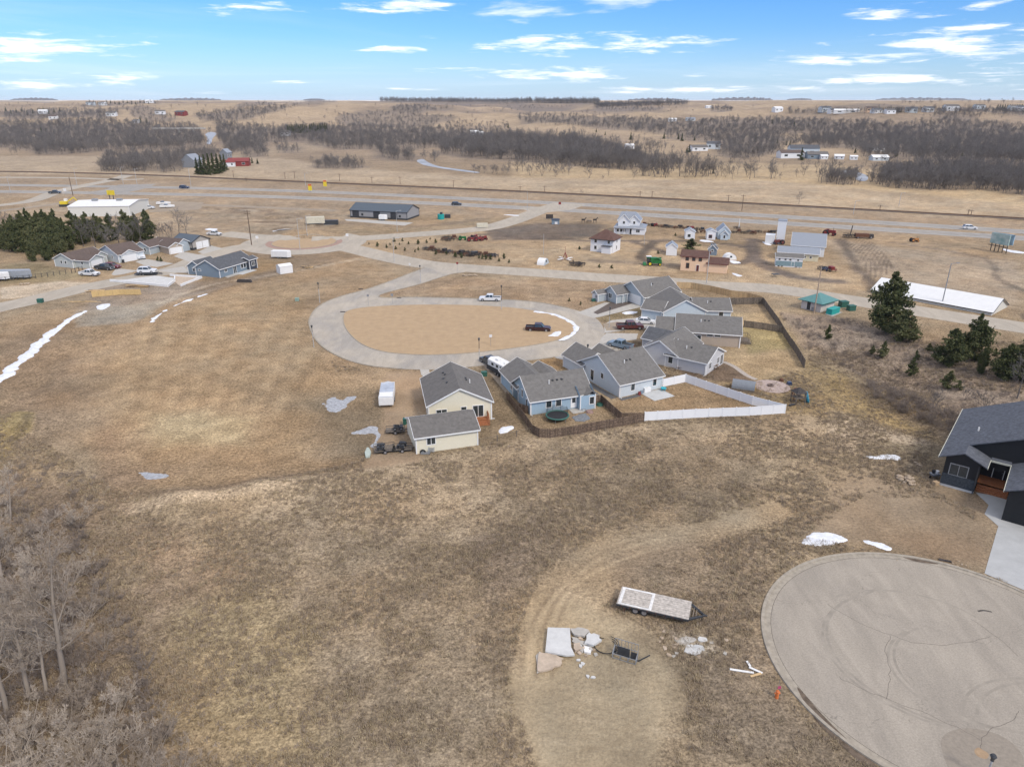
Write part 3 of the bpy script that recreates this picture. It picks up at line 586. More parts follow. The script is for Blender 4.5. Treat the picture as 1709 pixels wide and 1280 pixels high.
def ribbon(name, pts, w, z, m, kind='structure', w2=None, parent=None, h=None):
    b = MB(); L_ = []; n = len(pts)
    for i in range(n):
        a = Vector(pts[max(0, i - 1)]); c = Vector(pts[min(n - 1, i + 1)]); d = (c - a).normalized(); nn = Vector((-d.y, d.x)); ww = w if w2 is None else w + (w2 - w) * i / (n - 1)
        p = Vector(pts[i]); l = p + nn * ww / 2; r = p - nn * ww / 2
        L_.append((l, r))
    k = 0
    for l, r in L_:
        zl = z + float(hz(l.x, l.y)); zr = z + float(hz(r.x, r.y)); b.v += [(l.x, l.y, zl), (r.x, r.y, zr)]
        if h: b.v += [(l.x, l.y, zl - h), (r.x, r.y, zr - h)]
    s = 4 if h else 2
    for i in range(n - 1):
        a = i * s; c = a + s; b.f.append((a + 1, c + 1, c, a)); b.m.append(0)
        if h:
            b.f.append((a, c, c + 2, a + 2)); b.f.append((a + 3, c + 3, c + 1, a + 1)); b.m += [0, 0]
    o = b.build(name, m, parent)
    if parent is None: tag(o, kind=kind)
    return o
def circ(cx, cy, r, n=72, a0=0, a1=2 * math.pi, e=1): return [(cx + r * math.cos(a0 + (a1 - a0) * i / n), cy + r * math.sin(a0 + (a1 - a0) * i / n) * e) for i in range(n)]
def kerb(pts, closed=False, w=.32, h=.13, name='kerb'):
    q = list(pts) + ([pts[0], pts[1]] if closed else []); return ribbon(name, q, w, h, M_KERB, h=h + .1)
# main streets
ribbon('street', W([(-60, 527), (0, 513), (60, 500), (140, 481), (250, 459), (300, 447), (345, 428), (400, 413), (470, 405)], 5), 9.5, .016, R_MAIN)
ribbon('street', W([(540, 404), (600, 418), (650, 430), (715, 442), (800, 449), (900, 455.5), (1000, 463), (1100, 469), (1200, 477), (1290, 482), (1400, 498), (1500, 514), (1600, 530), (1709, 547), (1800, 560)], 5), 10.5, .016, R_MAIN)
ribbon('street', W([(520, 401), (600, 398), (660, 394), (740, 388), (810, 381), (850, 371), (880, 360), (905, 350)], 5), 10.5, .020, R_MAIN)
ribbon('street', W([(370, 390), (400, 393), (440, 397), (490, 402)], 4), 10, .024, R_MAIN)
cx_, cy_ = g0(508, 405)
sheet('roundabout_road', circ(cx_, cy_, 23), .028, R_MAIN)
kx, ky = cx_, cy_
sheet('red_apron', circ(kx, ky, 14.0), .034, R_BRICK)
MB().prism(circ(kx, ky, 11.6), -.1, .15).build('roundabout_island', R_LAWN)['kind'] = 'structure'
kerb(circ(kx, ky, 11.7), True)
# loop street with its island
_o1 = [(708, 446), (702, 450), (682, 457.5), (650, 470), (619, 481), (595, 488), (571, 494.5), (545, 504), (527, 516), (517, 532), (517, 545), (527, 567), (547, 585), (580, 601), (620, 611), (670, 616), (730, 617), (800, 611), (860, 604), (925, 596), (967, 588), (1000, 574), (1009, 558), (1003, 540), (985, 526), (950, 515), (905, 506), (860, 501.5), (808, 499.5), (740, 497.5), (682, 496.5), (645, 497.5), (632, 495), (644, 489), (697, 475.5), (730, 465), (755, 457.5), (775, 455)]
OUT = W(_o1 + [(770, 450), (735, 446)], 5, False)
sheet('loop_street', OUT, .038, R_LOOP)
ISL = W([(577, 522), (600, 515), (640, 511.5), (700, 509.5), (780, 510), (850, 514), (900, 521), (940, 531), (960, 545), (955, 557), (930, 568), (880, 578), (800, 588), (740, 592), (690, 592), (640, 587), (605, 575), (583, 556), (574, 538)], 5, True)
MB().prism(ISL, -.1, .14).build('loop_island', R_LAWN)['kind'] = 'structure'
kerb(ISL, True)
kerb(W(_o1[:16], 5)); kerb(W([(850, 605.5), (890, 601), (922, 597)], 5)); kerb(W(_o1[25:], 5))
# turning circle
_cp = [g0(*p) for p in [(1273, 1035), (1310, 962), (1375, 928), (1440, 919), (1500, 924), (1560, 937), (1640, 965), (1709, 988), (1300, 1112), (1380, 1213), (1440, 1268)]]
_A = np.array([[p[0], p[1], 1] for p in _cp]); _b = np.array([p[0] ** 2 + p[1] ** 2 for p in _cp]); _s = np.linalg.lstsq(_A, _b, rcond=None)[0]
TCX, TCY = _s[0] / 2, _s[1] / 2; TR = math.sqrt(_s[2] + TCX ** 2 + TCY ** 2)
print('turning circle', TCX, TCY, TR)
sheet('turning_circle', circ(TCX, TCY, TR - .9, 120), .016, R_CDS)
def annulus(name, r0, r1, z0, z1, m, a0=0, a1=2 * math.pi, n=140):
    b = MB()
    for i in range(n):
        t0 = a0 + (a1 - a0) * i / n; t1 = a0 + (a1 - a0) * (i + 1) / n
        P = lambda r, t, z: (TCX + r * math.cos(t), TCY + r * math.sin(t), z)
        b.face([P(r0, t0, z0), P(r1, t0, z1), P(r1, t1, z1), P(r0, t1, z0)])
        if name == 'kerb': b.face([P(r1, t0, z1), P(r1 + .06, t0, z1 - .25), P(r1 + .06, t1, z1 - .25), P(r1, t1, z1)]); b.face([P(r0, t0, z0), P(r0, t1, z0), P(r0 - .03, t1, z0 - .12), P(r0 - .03, t0, z0 - .12)])
    return tag(b.build(name, m), kind='structure')
annulus('gutter', TR - .92, TR - .30, .022, .03, M_KERB)
annulus('kerb', TR - .30, TR + .02, .13, .15, M_KERB)
dg = annulus('gutter_crack', TR - .96, TR - .90, .0215, .0218, mat('joint_dirt', (.09, .07, .05), .95, var=.3))
def seglen_patch(name, pts, z, m): return sheet(name, W(pts, 5, True), z, m)
M_STAIN = mat('gutter_mud', (.14, .105, .075), .9, var=.3, scale=1.2)
seglen_patch('gutter_mud', [(1500, 925), (1530, 929), (1565, 940), (1555, 941), (1520, 935)], .0345, M_STAIN)
seglen_patch('gutter_mud', [(1330, 1146), (1372, 1192), (1412, 1232), (1462, 1278), (1452, 1285), (1400, 1240), (1360, 1200)], .0345, M_STAIN)
sheet('manhole_patch', W([(1632, 1247), (1640, 1251), (1650, 1258), (1646, 1266), (1632, 1262), (1626, 1253)], 4, True), .021, mat('rust_patch', (.36, .25, .15), .9))
sheet('asphalt_patch', W([(1570, 1238), (1600, 1216), (1650, 1220), (1690, 1240), (1709, 1270), (1690, 1300), (1600, 1300)], 5, True), .0185, mat('patch_asphalt', (.275, .235, .185), .9, var=.1))
# skid mark and crack lines
M_CRK = mat('crack_dirt', (.16, .135, .11), .95); M_TYR = mat('faint_tyre_polish', (.306, .268, .215), .85, var=.12, scale=.8)
for i, pts in enumerate(([(1380, 1008), (1440, 1042), (1487, 1060), (1520, 1071), (1560, 1076), (1610, 1072), (1655, 1063)], [(1487, 1061), (1477, 1085), (1484, 1110), (1484, 1140), (1480, 1166)], [(1400, 1130), (1440, 1150), (1480, 1166), (1540, 1188), (1600, 1215), (1636, 1236)], [(1620, 1032), (1660, 1060), (1700, 1096)], [(1700, 1185), (1690, 1200), (1650, 1220), (1636, 1240), (1640, 1256)])):
    rnd = random.Random(i); q = smooth([(p[0] + rnd.uniform(-.1, .1), p[1] + rnd.uniform(-.1, .1)) for p in W(pts, 4)], 2); ribbon('pavement_crack', q, .045, .0205, M_CRK)
for i, (cx1, cy1, r1, a0, a1) in enumerate(((TCX + 1, TCY + .5, 12.2, 1.9, 4.3), (TCX + 1.6, TCY + .7, 12.3, 1.9, 4.2), (TCX + 3, TCY - 2, 8.5, 2.0, 4.6), (TCX + 2.2, TCY - 2, 8.3, 2.1, 4.4), (TCX + 5, TCY - 9, 8, 1.2, 2.8), (TCX + 6, TCY - 9.5, 8, 1.1, 2.7), (TCX - 2, TCY + 3, 9, .4, 2.2))):
    ribbon('tyre_arc', [(cx1 + r1 * math.cos(a0 + (a1 - a0) * k / 30), cy1 + r1 * .8 * math.sin(a0 + (a1 - a0) * k / 30)) for k in range(31)], .26, .0172 + .0002 * i, M_TYR)
for pts in ([(1632, 1020), (1641, 1018.5), (1655, 1021)],):
    ribbon('tyre_mark', W(pts, 4), .22, .0195, mat('tyre_rubber_mark', (.08, .07, .06), .9))
# driveway and walk of the black house
M_DRIVE = mat('driveway_concrete', (.40, .40, .385), .85, var=.06, scale=.7, bump=.1)
sheet('driveway', W([(1666, 878), (1708, 868), (1790, 880), (1830, 1010), (1709, 985), (1643, 957)]), .030, M_DRIVE)
sheet('front_walk', W([(1628, 822), (1690, 832), (1700, 848), (1716, 869), (1667, 879), (1643, 858), (1650, 843)]), .034, M_DRIVE)
# driveways round the loop
for pts in ([(963, 522), (1010, 505), (1056, 507), (1078, 511), (998, 530), (990, 531)],
            [(1008, 542), (1020, 535), (1070, 530), (1098, 522), (1118, 533), (1115, 545), (1040, 552), (1009, 556)],
            [(1003, 565), (1012, 556), (1065, 557), (1062, 567), (1000, 575)],
            [(965, 588), (998, 575), (1030, 570), (1050, 580), (1020, 590), (985, 598)],
            [(925, 597), (958, 586), (985, 596), (985, 612), (962, 607)],
            [(701, 617), (716, 617), (720, 640), (703, 626)]):
    sheet('driveway', W(pts), .045, M_CONC)
sheet('gravel_drive', W([(806, 610), (828, 606), (860, 650), (846, 658)]), .006, R_GRAV)
sheet('asphalt_drive', W([(990, 522), (1024, 502), (1060, 500), (1064, 504), (997, 525)]), .050, mat('dark_drive', (.12, .095, .08), .9))
sheet('gravel_drive', W([(1006, 541), (1012, 552), (1060, 551), (1064, 544), (1030, 537)]), .051, R_GRAV)
# left cluster drives
for pts in ([(186, 458), (194, 448), (232, 452), (205, 458), (190, 460)], [(226, 437), (240, 432), (290, 440), (262, 446), (240, 443)],
            [(290, 428), (305, 420), (345, 428), (338, 434), (318, 438)], [(330, 421), (352, 410), (372, 415), (340, 424)],
            [(262, 452), (306, 445), (318, 456), (285, 455)], [(345, 438), (395, 444), (425, 450), (380, 464), (372, 461)]):
    sheet('driveway', W(pts), .022, M_CONC)
sheet('metal_building_apron', W([(575, 366), (600, 366), (690, 372), (675, 377), (578, 369)]), .02, M_CONC)
sheet('gravel_yard', W([(235, 335), (340, 338), (335, 350), (250, 355)]), .02, R_GRAV)
# highway carriageways, crossings, railway
HF = [(-500, 303), (0, 309), (430, 317), (860, 336), (1290, 361), (1709, 387), (2300, 425)]
HN = [(-500, 315), (0, 320), (430, 328), (860, 346.5), (1290, 372), (1709, 398), (2300, 437)]
for q in (HF, HN):
    ribbon('highway', W(q, 8), 11.5, .02, R_HWY)
    M_LINE = mat('road_paint', (.62, .60, .55), .7)
    dx = W([(p[0], p[1]) for p in q], 8)
    for s in (-4.2, 4.2):
        out = []
        for i in range(len(dx)):
            a = Vector(dx[max(0, i - 1)]); c = Vector(dx[min(len(dx) - 1, i + 1)]); d = (c - a).normalized(); out.append((dx[i][0] - d.y * s, dx[i][1] + d.x * s))
        ribbon('lane_line', out, .25, .026, M_LINE)
ribbon('highway_ramp', W([(-100, 352), (40, 338), (90, 322), (130, 312), (190, 300), (215, 292)], 5), 9, .024, R_MAIN)
ribbon('field_road', W([(-100, 296), (100, 297), (200, 300), (240, 299)], 4), 7, .024, R_MAIN)
ribbon('crossing_road', W([(150, 324), (200, 318), (230, 308)], 4), 22, .028, R_HWY)
ribbon('crossing_road', W([(880, 352), (925, 348), (950, 340)], 4), 18, .028, R_MAIN)
ribbon('frontage_track', W([(-100, 365), (60, 345), (150, 336), (300, 341), (430, 346), (560, 352)], 5), 6, .015, R_GRAV)
RL = [(-500, 280), (0, 287), (150, 290), (300, 295), (430, 301), (860, 320), (1290, 342.5), (1709, 366), (2300, 401)]
rw = W(RL, 8)
tag(MB().build('railway_placeholder', R_RAIL), kind='structure') if False else None
ribbon('railway_bed', rw, 4.6, .3, R_RAIL, h=.5)
for s in (-.75, .75):
    ribbon('rail', [(p[0], p[1] + s) for p in rw], .16, .55, M_RUST, h=.2)
# river reaches
M_WATER = mat('river_ice_water', (.36, .37, .38), .5, spec=.4, var=.2, scale=.05)
for pts in ([(343, 226), (352, 222), (362, 225), (355, 232), (352, 240), (345, 240), (346, 232)], [(696, 268), (706, 266), (716, 272), (735, 278.5), (775, 284), (800, 288), (790, 288.6), (750, 283.5), (712, 277), (699, 272)],
            [(1400, 287), (1420, 285), (1446, 293), (1446, 302), (1430, 301), (1425, 294), (1402, 292)]):
    sheet('river', W(pts, 4, True), lambda x, y: float(hz(x, y)) + .06, M_WATER)
# ---------------------------------------------------------------- houses
class Blk:
    "gabled block: ridge along local x; near side is local -y"
    def __init__(s, x, y, a, L, W_, h, rs, z=0): s.x, s.y, s.a, s.L, s.W, s.h, s.rs, s.z = x, y, R(a), L, W_, h, rs, z
    def p(s, lx, ly, lz): c, n = math.cos(s.a), math.sin(s.a); return (s.x + lx * c - ly * n, s.y + lx * n + ly * c, s.z + lz)
def walls(b, root, m, base=None, hip=0, foot=.35):
    mb = MB(); L2, W2 = b.L / 2, b.W / 2
    c = [b.p(-L2, -W2, -foot), b.p(L2, -W2, -foot), b.p(L2, W2, -foot), b.p(-L2, W2, -foot)]
    t = [b.p(-L2, -W2, b.h), b.p(L2, -W2, b.h), b.p(L2, W2, b.h), b.p(-L2, W2, b.h)]
    for i in range(4): mb.face([c[i], c[(i + 1) % 4], t[(i + 1) % 4], t[i]])
    mb.face(c[::-1])
    if not hip:
        mb.face([t[3], t[0], b.p(-L2, 0, b.h + b.rs)]); mb.face([t[1], t[2], b.p(L2, 0, b.h + b.rs)])
    mb.build('wall', m, root)
    # white corner boards
    if base != 'plain':
        for sx in (-1, 1):
            for sy in (-1, 1):
                a = b.p(sx * L2, sy * W2, 0); MB().box((a[0], a[1], b.z + b.h / 2), (.17, .17, b.h), b.a).build('corner_board', base or M_TRIM, root)
def roof(b, root, m, trim=None, oh=.42, ohg=.35, hip=0, th=.12, vents=0, sides=(1, 1)):
    L2, W2 = b.L / 2 + ohg, b.W / 2; sl = b.rs / W2; ze = b.h - oh * sl; We = W2 + oh; zr = b.h + b.rs; mb = MB(); o = .04
    hx = hip * (b.L / 2 + ohg) if hip else 0
    for sy in (-1, 1):
        if sides[0 if sy < 0 else 1] == 0: continue
        A = [b.p(-L2, sy * We, ze + o), b.p(L2, sy * We, ze + o), b.p(L2 - hx, 0, zr + o), b.p(-L2 + hx, 0, zr + o)]
        B = [(q[0], q[1], q[2] - th) for q in A]
        if sy > 0: A = A[::-1]; B = B[::-1]
        mb.hexa(B + A)
    if hip:
        for sx in (-1, 1):
            T = [b.p(sx * L2, -We, ze + o), b.p(sx * L2, We, ze + o), b.p(sx * (L2 - hx), 0, zr + o)]
            if sx < 0: T = T[::-1]
            mb.face(T); mb.face([(q[0], q[1], q[2] - th) for q in T][::-1])
    rf = mb.build('roof', m, root)
    if trim:
        f = MB(); e = .022
        for sy in (-1, 1):
            if sides[0 if sy < 0 else 1] == 0: continue
            f.bar(b.p(-L2, sy * (We + e), ze - .06), b.p(L2, sy * (We + e), ze - .06), .05, .2)
            if not hip:
                for sx in (-1, 1): f.bar(b.p(sx * (L2 + e), sy * We, ze - .04), b.p(sx * (L2 + e), 0, zr - .04), .05, .22)
        f.build('fascia', trim, rf)
    for i in range(vents):
        v = MB(); lx = -b.L * .12 + i * .85; ly = -W2 * .35; zz = b.h + b.rs * .65
        if i == 0: a = b.p(lx, ly - .5, zz - .3); v.tube(a, (a[0], a[1], a[2] + .75), .09, n=6); v.build('vent_pipe', M_TRIM, rf)
        else: a = b.p(lx, ly, zz + .1); v.box(a, (.32, .32, .22), b.a); v.build('roof_vent', M_DARK, rf)
    return rf
def ridge_cap(b, rf, m):
    MB().bar(b.p(-b.L / 2 - .3, 0, b.h + b.rs + .06), b.p(b.L / 2 + .3, 0, b.h + b.rs + .06), .32, .05).build('ridge_cap', m, rf)
def _face(b, side):
    "returns (origin, along, outward) of a wall: near far left right"
    if side == 'n': return lambda s, z, o: b.p(s, -b.W / 2 - o, z)
    if side == 'f': return lambda s, z, o: b.p(-s, b.W / 2 + o, z)
    if side == 'l': return lambda s, z, o: b.p(-b.L / 2 - o, -s, z)
    return lambda s, z, o: b.p(b.L / 2 + o, s, z)
def slab(f, s0, s1, z0, z1, o0, o1):
    return [f(s0, z0, o0), f(s1, z0, o0), f(s1, z0, o1), f(s0, z0, o1), f(s0, z1, o0), f(s1, z1, o0), f(s1, z1, o1), f(s0, z1, o1)]
def window(b, root, side, s, z, w, h, trim=None, split=1, glass=None):
    f = _face(b, side); trim = trim or M_TRIM; m = MB(); t = .11
    m.hexa(slab(f, s - w / 2 - t, s + w / 2 + t, z - t, z, .0, .06)); m.hexa(slab(f, s - w / 2 - t, s + w / 2 + t, z + h, z + h + t, .0, .06))
    m.hexa(slab(f, s - w / 2 - t, s - w / 2, z, z + h, .0, .06)); m.hexa(slab(f, s + w / 2, s + w / 2 + t, z, z + h, .0, .06))
    for i in range(1, split): x = s - w / 2 + w * i / split; m.hexa(slab(f, x - .04, x + .04, z, z + h, .015, .05))
    wo = m.build('window', trim, root)
    for i in range(split):
        x0 = s - w / 2 + w * i / split + (.04 if i else 0); x1 = s - w / 2 + w * (i + 1) / split - (.04 if i < split - 1 else 0)
        MB().hexa(slab(f, x0, x1, z, z + h, -.04, .018)).build('pane', glass or M_GLASS, wo) if False else _q(slab(f, x0, x1, z, z + h, -.04, .018), 'pane', glass or M_GLASS, wo)
    return wo
def _q(pts, name, m, root): mb = MB(); mb.hexa(pts); return mb.build(name, m, root)
def door(b, root, side, s, w=.95, h=2.05, m=None, z=.1, glass=0):
    f = _face(b, side); mb = MB()
    for x in (s - w / 2 - .1, s + w / 2): mb.hexa(slab(f, x, x + .1, z, z + h + .1, 0, .07))
    mb.hexa(slab(f, s - w / 2, s + w / 2, z + h, z + h + .1, 0, .07)); fr = mb.build('door_frame', M_TRIM, root)
    d = _q(slab(f, s - w / 2, s + w / 2, z, z + h, -.02, .035), 'door', m or M_TRIM, root)
    if glass: _q(slab(f, s - w * .32, s + w * .32, z + h * .45, z + h * .9, .03, .045), 'door_glass', M_GLASS, d)
    a = f(s + w * .36, z + 1.0, .06); MB().box(a, (.07, .07, .1)).build('handle', M_STEEL, d)
def patio_door(b, root, side, s, w=1.8, h=2.05, z=.1):
    wo = window(b, root, side, s, z, w, h, split=2); wo.name = 'sliding_door'; return wo
def garage_door(b, root, side, s, w=4.9, h=2.2, m=None, rows=4, z=.05):
    f = _face(b, side); mb = MB()
    for x in (s - w / 2 - .14, s + w / 2): mb.hexa(slab(f, x, x + .14, z, z + h + .14, 0, .06))
    mb.hexa(slab(f, s - w / 2, s + w / 2, z + h, z + h + .14, 0, .06)); g = mb.build('garage_door', M_TRIM if m is None or m is M_TRIM else m, root)
    for i in range(rows):
        _q(slab(f, s - w / 2, s + w / 2, z + h * i / rows + .012, z + h * (i + 1) / rows - .012, -.05, .025), 'door_panel', m or M_TRIM, g)
def downpipe(b, root, sx, sy):
    a = b.p(sx * (b.L / 2 - .1), sy * (b.W / 2 + .12), b.h - .3); c = b.p(sx * (b.L / 2 - .1), sy * (b.W / 2 + .12), .1)
    mb = MB().tube(a, c, .05, n=6); d = b.p(sx * (b.L / 2 - .1), sy * (b.W / 2 + .6), .08); mb.bar(c, d, .09); mb.build('downpipe', M_TRIM, root)
def house(label, b0, name='house', cat='house', group=None): return thing(name, label, cat, (b0.x, b0.y, b0.z), 0, group, wc=True)

SH_BR = mat('brown_grey_shingles', (.160, .150, .137), .95, kind='shingle', var=.05, scale=1.5)
SH_GR = mat('grey_shingles', (.145, .134, .122), .95, kind='shingle', var=.05, scale=1.5)
SH_DK = mat('charcoal_shingles', (.105, .108, .115), .95, kind='shingle', var=.12, scale=1.5)
SH_RB = mat('red_brown_shingles', (.125, .093, .078), .95, kind='shingle', var=.08, scale=1.5)
SH_MR = mat('maroon_shingles', (.125, .07, .055), .95, kind='shingle', var=.1, scale=1.5)
S_CREAM = mat('cream_siding', (.74, .68, .52), .7, kind='siding', var=.02)
S_BLUE = mat('sky_blue_siding', (.33, .44, .52), .7, kind='siding', var=.03)
S_LB = mat('pale_blue_siding', (.56, .60, .61), .7, kind='siding', var=.03)
S_LB2 = mat('powder_blue_siding', (.50, .57, .61), .7, kind='siding', var=.03)
S_GB = mat('grey_blue_siding', (.40, .45, .47), .7, kind='siding', var=.03)
S_GREY = mat('pale_grey_siding', (.56, .55, .54), .7, kind='siding', var=.03)
S_TAN = mat('tan_siding', (.45, .37, .29), .7, kind='siding', var=.03)
S_WH = mat('white_siding', (.74, .74, .73), .65, kind='siding', var=.02)
S_SLATE = mat('slate_blue_siding', (.20, .25, .29), .7, kind='siding', var=.04)
S_NAVY = mat('navy_siding', (.055, .065, .085), .7, kind='siding', var=.04)
S_BLK = mat('black_siding', (.018, .019, .021), .55, kind='siding', var=.1)
S_METG = mat('grey_ribbed_steel', (.30, .295, .29), .55, kind='ribs', var=.04)
S_METT = mat('taupe_ribbed_steel', (.38, .345, .30), .6, kind='ribs', var=.04)
S_METW = mat('white_ribbed_steel', (.66, .64, .57), .5, kind='ribs', var=.03)
RF_BLUE = mat('blue_grey_steel_roof', (.07, .09, .11), .45, kind='ribs', var=.06)
RF_GREY = mat('grey_steel_roof', (.26, .28, .31), .45, kind='ribs', var=.06)
RF_WH = mat('white_steel_roof', (.74, .73, .70), .5, kind='ribs', var=.03, scale=.8)
RF_TEAL = mat('teal_steel_roof', (.10, .24, .23), .5, kind='ribs', var=.1)

def deck(b, root, side, s, w, d, h, m, stairs=3, rail=1):
    f = _face(b, side); n = int(w / .28)
    for i in range(n):
        x = s - w / 2 + w * i / n; _q(slab(f, x + .01, x + w / n - .01, h - .05, h, .02, d), 'deck_board', m, root)
    _q(slab(f, s - w / 2, s + w / 2, 0, h - .055, .03, d - .05), 'deck_skirt', m, root)
    for i in range(stairs):
        z = h * (stairs - i) / (stairs + 1); _q(slab(f, s - w / 2 + .1, s + w / 2 - .1, 0, z, d + .3 * i + .003, d + .3 * (i + 1)), 'step', m, root)
    if rail:
        for sx in (-1, 1):
            mb = MB(); x = s + sx * (w / 2 - .05)
            for o in (.1, d - .05, d + .3 * stairs):
                zz = h if o < d else 0; mb.hexa(slab(f, x - .05, x + .05, zz, zz + 1.0, o - .05, o + .05))
            mb.bar(f(x, h + 1, .1), f(x, h + 1, d), .08); mb.bar(f(x, h + 1, d), f(x, 1.0, d + .3 * stairs), .08)
            for k in range(5): o = .2 + (d - .3) * k / 5; mb.hexa(slab(f, x - .02, x + .02, h, h + 1, o, o + .04))
            mb.build('railing', m, root)
# 1 cream house + garage
b = Blk(-9.8, 113.8, 101.3, 12.4, 10.4, 3.5, 2.6); h = house('cream gabled house with grey shingle roof and small redwood deck, behind the cream garage', b)
walls(b, h, S_CREAM); roof(b, h, SH_GR, M_TRIM, vents=3)
patio_door(b, h, 'l', 3.0, 1.7, 2.0, .75); window(b, h, 'l', .6, 1.7, .85, 1.0); window(b, h, 'l', -3.1, 1.4, 1.7, 1.1, split=2); deck(b, h, 'l', 3.3, 2.6, 1.3, .7, M_WOODR, 3)
door(b, h, 'f', 2); downpipe(b, h, -1, -1)
for i, q in enumerate([(-1.5, 1.6), (.8, 1.9), (2.2, 1.5), (3.4, 1.7)]):
    a = b.p(q[0], q[1], b.h + b.rs * (1 - q[1] / (b.W / 2)) + .12); MB().box(a, (.35, .3, .2), b.a).build('roof_vent', M_DARK, h)
b = Blk(-11.0, 101.1, 17.7, 9.6, 7.2, 2.95, 1.5); h = house('cream detached garage with grey shingle roof and one double window', b, 'garage', 'garage')
walls(b, h, S_CREAM); roof(b, h, SH_GR, M_TRIM); window(b, h, 'n', -2.5, 1.3, 1.25, 1.05, split=2); door(b, h, 'f', -2.5); garage_door(b, h, 'f', 2, 3)
# 2 blue house
b = Blk(7.0, 116.6, 19.4, 11.3, 8.9, 2.75, 2.75); h = house('sky blue house with grey-brown shingle roof, trampoline in its back yard', b)
walls(b, h, S_BLUE); roof(b, h, SH_BR, M_TRIM, vents=4)
w2 = Blk(*b.p(-2.35, 6.4, 0)[:2], 19.4 + 90, 9.5, 6.6, 2.75, 1.95); walls(w2, h, S_BLUE); roof(w2, h, SH_BR, M_TRIM)
w3 = Blk(*b.p(1.2, 5.2, 0)[:2], 19.4 + 90, 8, 5.0, 2.72, 1.5); walls(w3, h, S_BLUE); roof(w3, h, SH_BR, M_TRIM)
w4 = Blk(*b.p(4.5, -3.6, 0)[:2], 19.4, 2.8, 4.0, 2.7, 1.2); walls(w4, h, S_BLUE)
w5 = Blk(*b.p(5.3, -1.5, 0)[:2], 19.4 + 90, 7.4, 2.6, 2.45, .9); roof(w5, h, SH_BR, None, oh=.3)
for s in (-2.3, -.5): window(b, h, 'n', s, .95, .95, 1.3)
door(b, h, 'n', 2.35, m=M_TRIM, z=.25, glass=1); window(w4, h, 'n', .75, 1.0, .8, 1.3)
for s in (-1.6, .4, 2.6): window(b, h, 'l', s, .9 + (.9 if s < 2 else 0), .6, 1.3)
window(w2, h, 'f', 1.2, 1.0, .9, .9, split=2); garage_door(w2, h, 'r', 0, 4.6); downpipe(b, h, -1, -1)
patio = MB(); patio.hexa(slab(_face(b, 'n'), 1.4, 3.4, -.05, .08, .05, 2.0)); patio.build('patio_slab', M_CONC, h)
# 3 pale blue house
b = Blk(20.4, 126.3, 28.4, 9.7, 13.5, 2.75, 3.4); h = house('pale blue house with broad grey-brown roof and back patio inside the white vinyl fence', b)
walls(b, h, S_LB); roof(b, h, SH_BR, M_TRIM, vents=3)
w2 = Blk(*b.p(-2.0, 8.2, 0)[:2], 28.4 + 90, 7, 6.2, 2.75, 1.9); walls(w2, h, S_LB); roof(w2, h, SH_BR, M_TRIM); garage_door(w2, h, 'r', 0, 4.4)
w3 = Blk(*b.p(2.6, 7.2, 0)[:2], 28.4 + 90, 6, 4.5, 2.7, 1.4); walls(w3, h, S_LB); roof(w3, h, SH_BR, M_TRIM)
for s in (-1.9, 3.1): window(b, h, 'n', s, .9, .8, 1.25)
window(b, h, 'l', 1.3, 1.9, .8, 1.0); f_ = window(b, h, 'l', -1.9, .5, 1.0, 2.0); f_.name = 'side_door'
MB().hexa(slab(_face(b, 'n'), -.6, 4.2, -.05, .06, .05, 3.8)) or None
q = MB(); q.hexa(slab(_face(b, 'n'), -.2, 4.4, -.05, .07, .3, 4.2)); q.build('patio_slab', M_CONCN, h)
q = MB(); q.hexa(slab(_face(b, 'n'), -5.2, -.9, -.1, .03, .3, 1.3)); q.hexa(slab(_face(b, 'l'), -4.5, 6.5, -.1, .028, .3, 1.6)); q.build('gravel_strip', mat('dark_gravel', (.15, .145, .14), .95, var=.35, scale=8), h); downpipe(b, h, -1, -1)
# 4 pale grey house
b = Blk(33.0, 139.6, 52.6, 11.0, 8.4, 2.75, 2.5); h = house('pale grey house with patio walk leading to the round fire pit patio', b)
walls(b, h, S_GREY); roof(b, h, SH_BR, M_TRIM, vents=2)
w2 = Blk(36.9, 135.2, -37.4, 8.6, 8.6, 2.75, 1.95); walls(w2, h, S_GREY); roof(w2, h, SH_BR, M_TRIM, vents=2)
w3 = Blk(*b.p(4.4, 3.2, 0)[:2], 52.6 + 90, 8, 6, 2.7, 1.6); walls(w3, h, S_GREY); roof(w3, h, SH_DK, M_TRIM)
window(b, h, 'l', 2.6, .95, .9, 1.35); window(w2, h, 'r', 1.6, .9, 1.0, 1.2, split=2); window(w2, h, 'r', -2.4, .9, 1.0, 1.2, split=2); downpipe(w2, h, 1, -1)
patio_door(w2, h, 'r', 3.5, 1.2); garage_door(w3, h, 'l', 0, 4.6)
# 5 tan house
b = Blk(44.0, 153.1, -13.1, 13.6, 11.6, 3.0, 2.2); h = house('tan house with long grey-brown roof beside the dark back fence', b)
walls(b, h, S_TAN); roof(b, h, SH_BR, M_TRIM, vents=3); w2 = Blk(*b.p(-8.6, -.8, 0)[:2], -13.1, 5.0, 8.6, 2.9, 1.6); walls(w2, h, S_TAN); roof(w2, h, SH_BR, M_TRIM)
for s in (.4, 2.0): window(b, h, 'n', s, 2.15, 1.2, .5)
patio_door(b, h, 'n', -2.3, 1.7); garage_door(w2, h, 'l', 0, 4.6); downpipe(b, h, 1, -1)
deck(b, h, 'r', -1.5, 3.4, 2.0, .6, M_WOODG, 2)
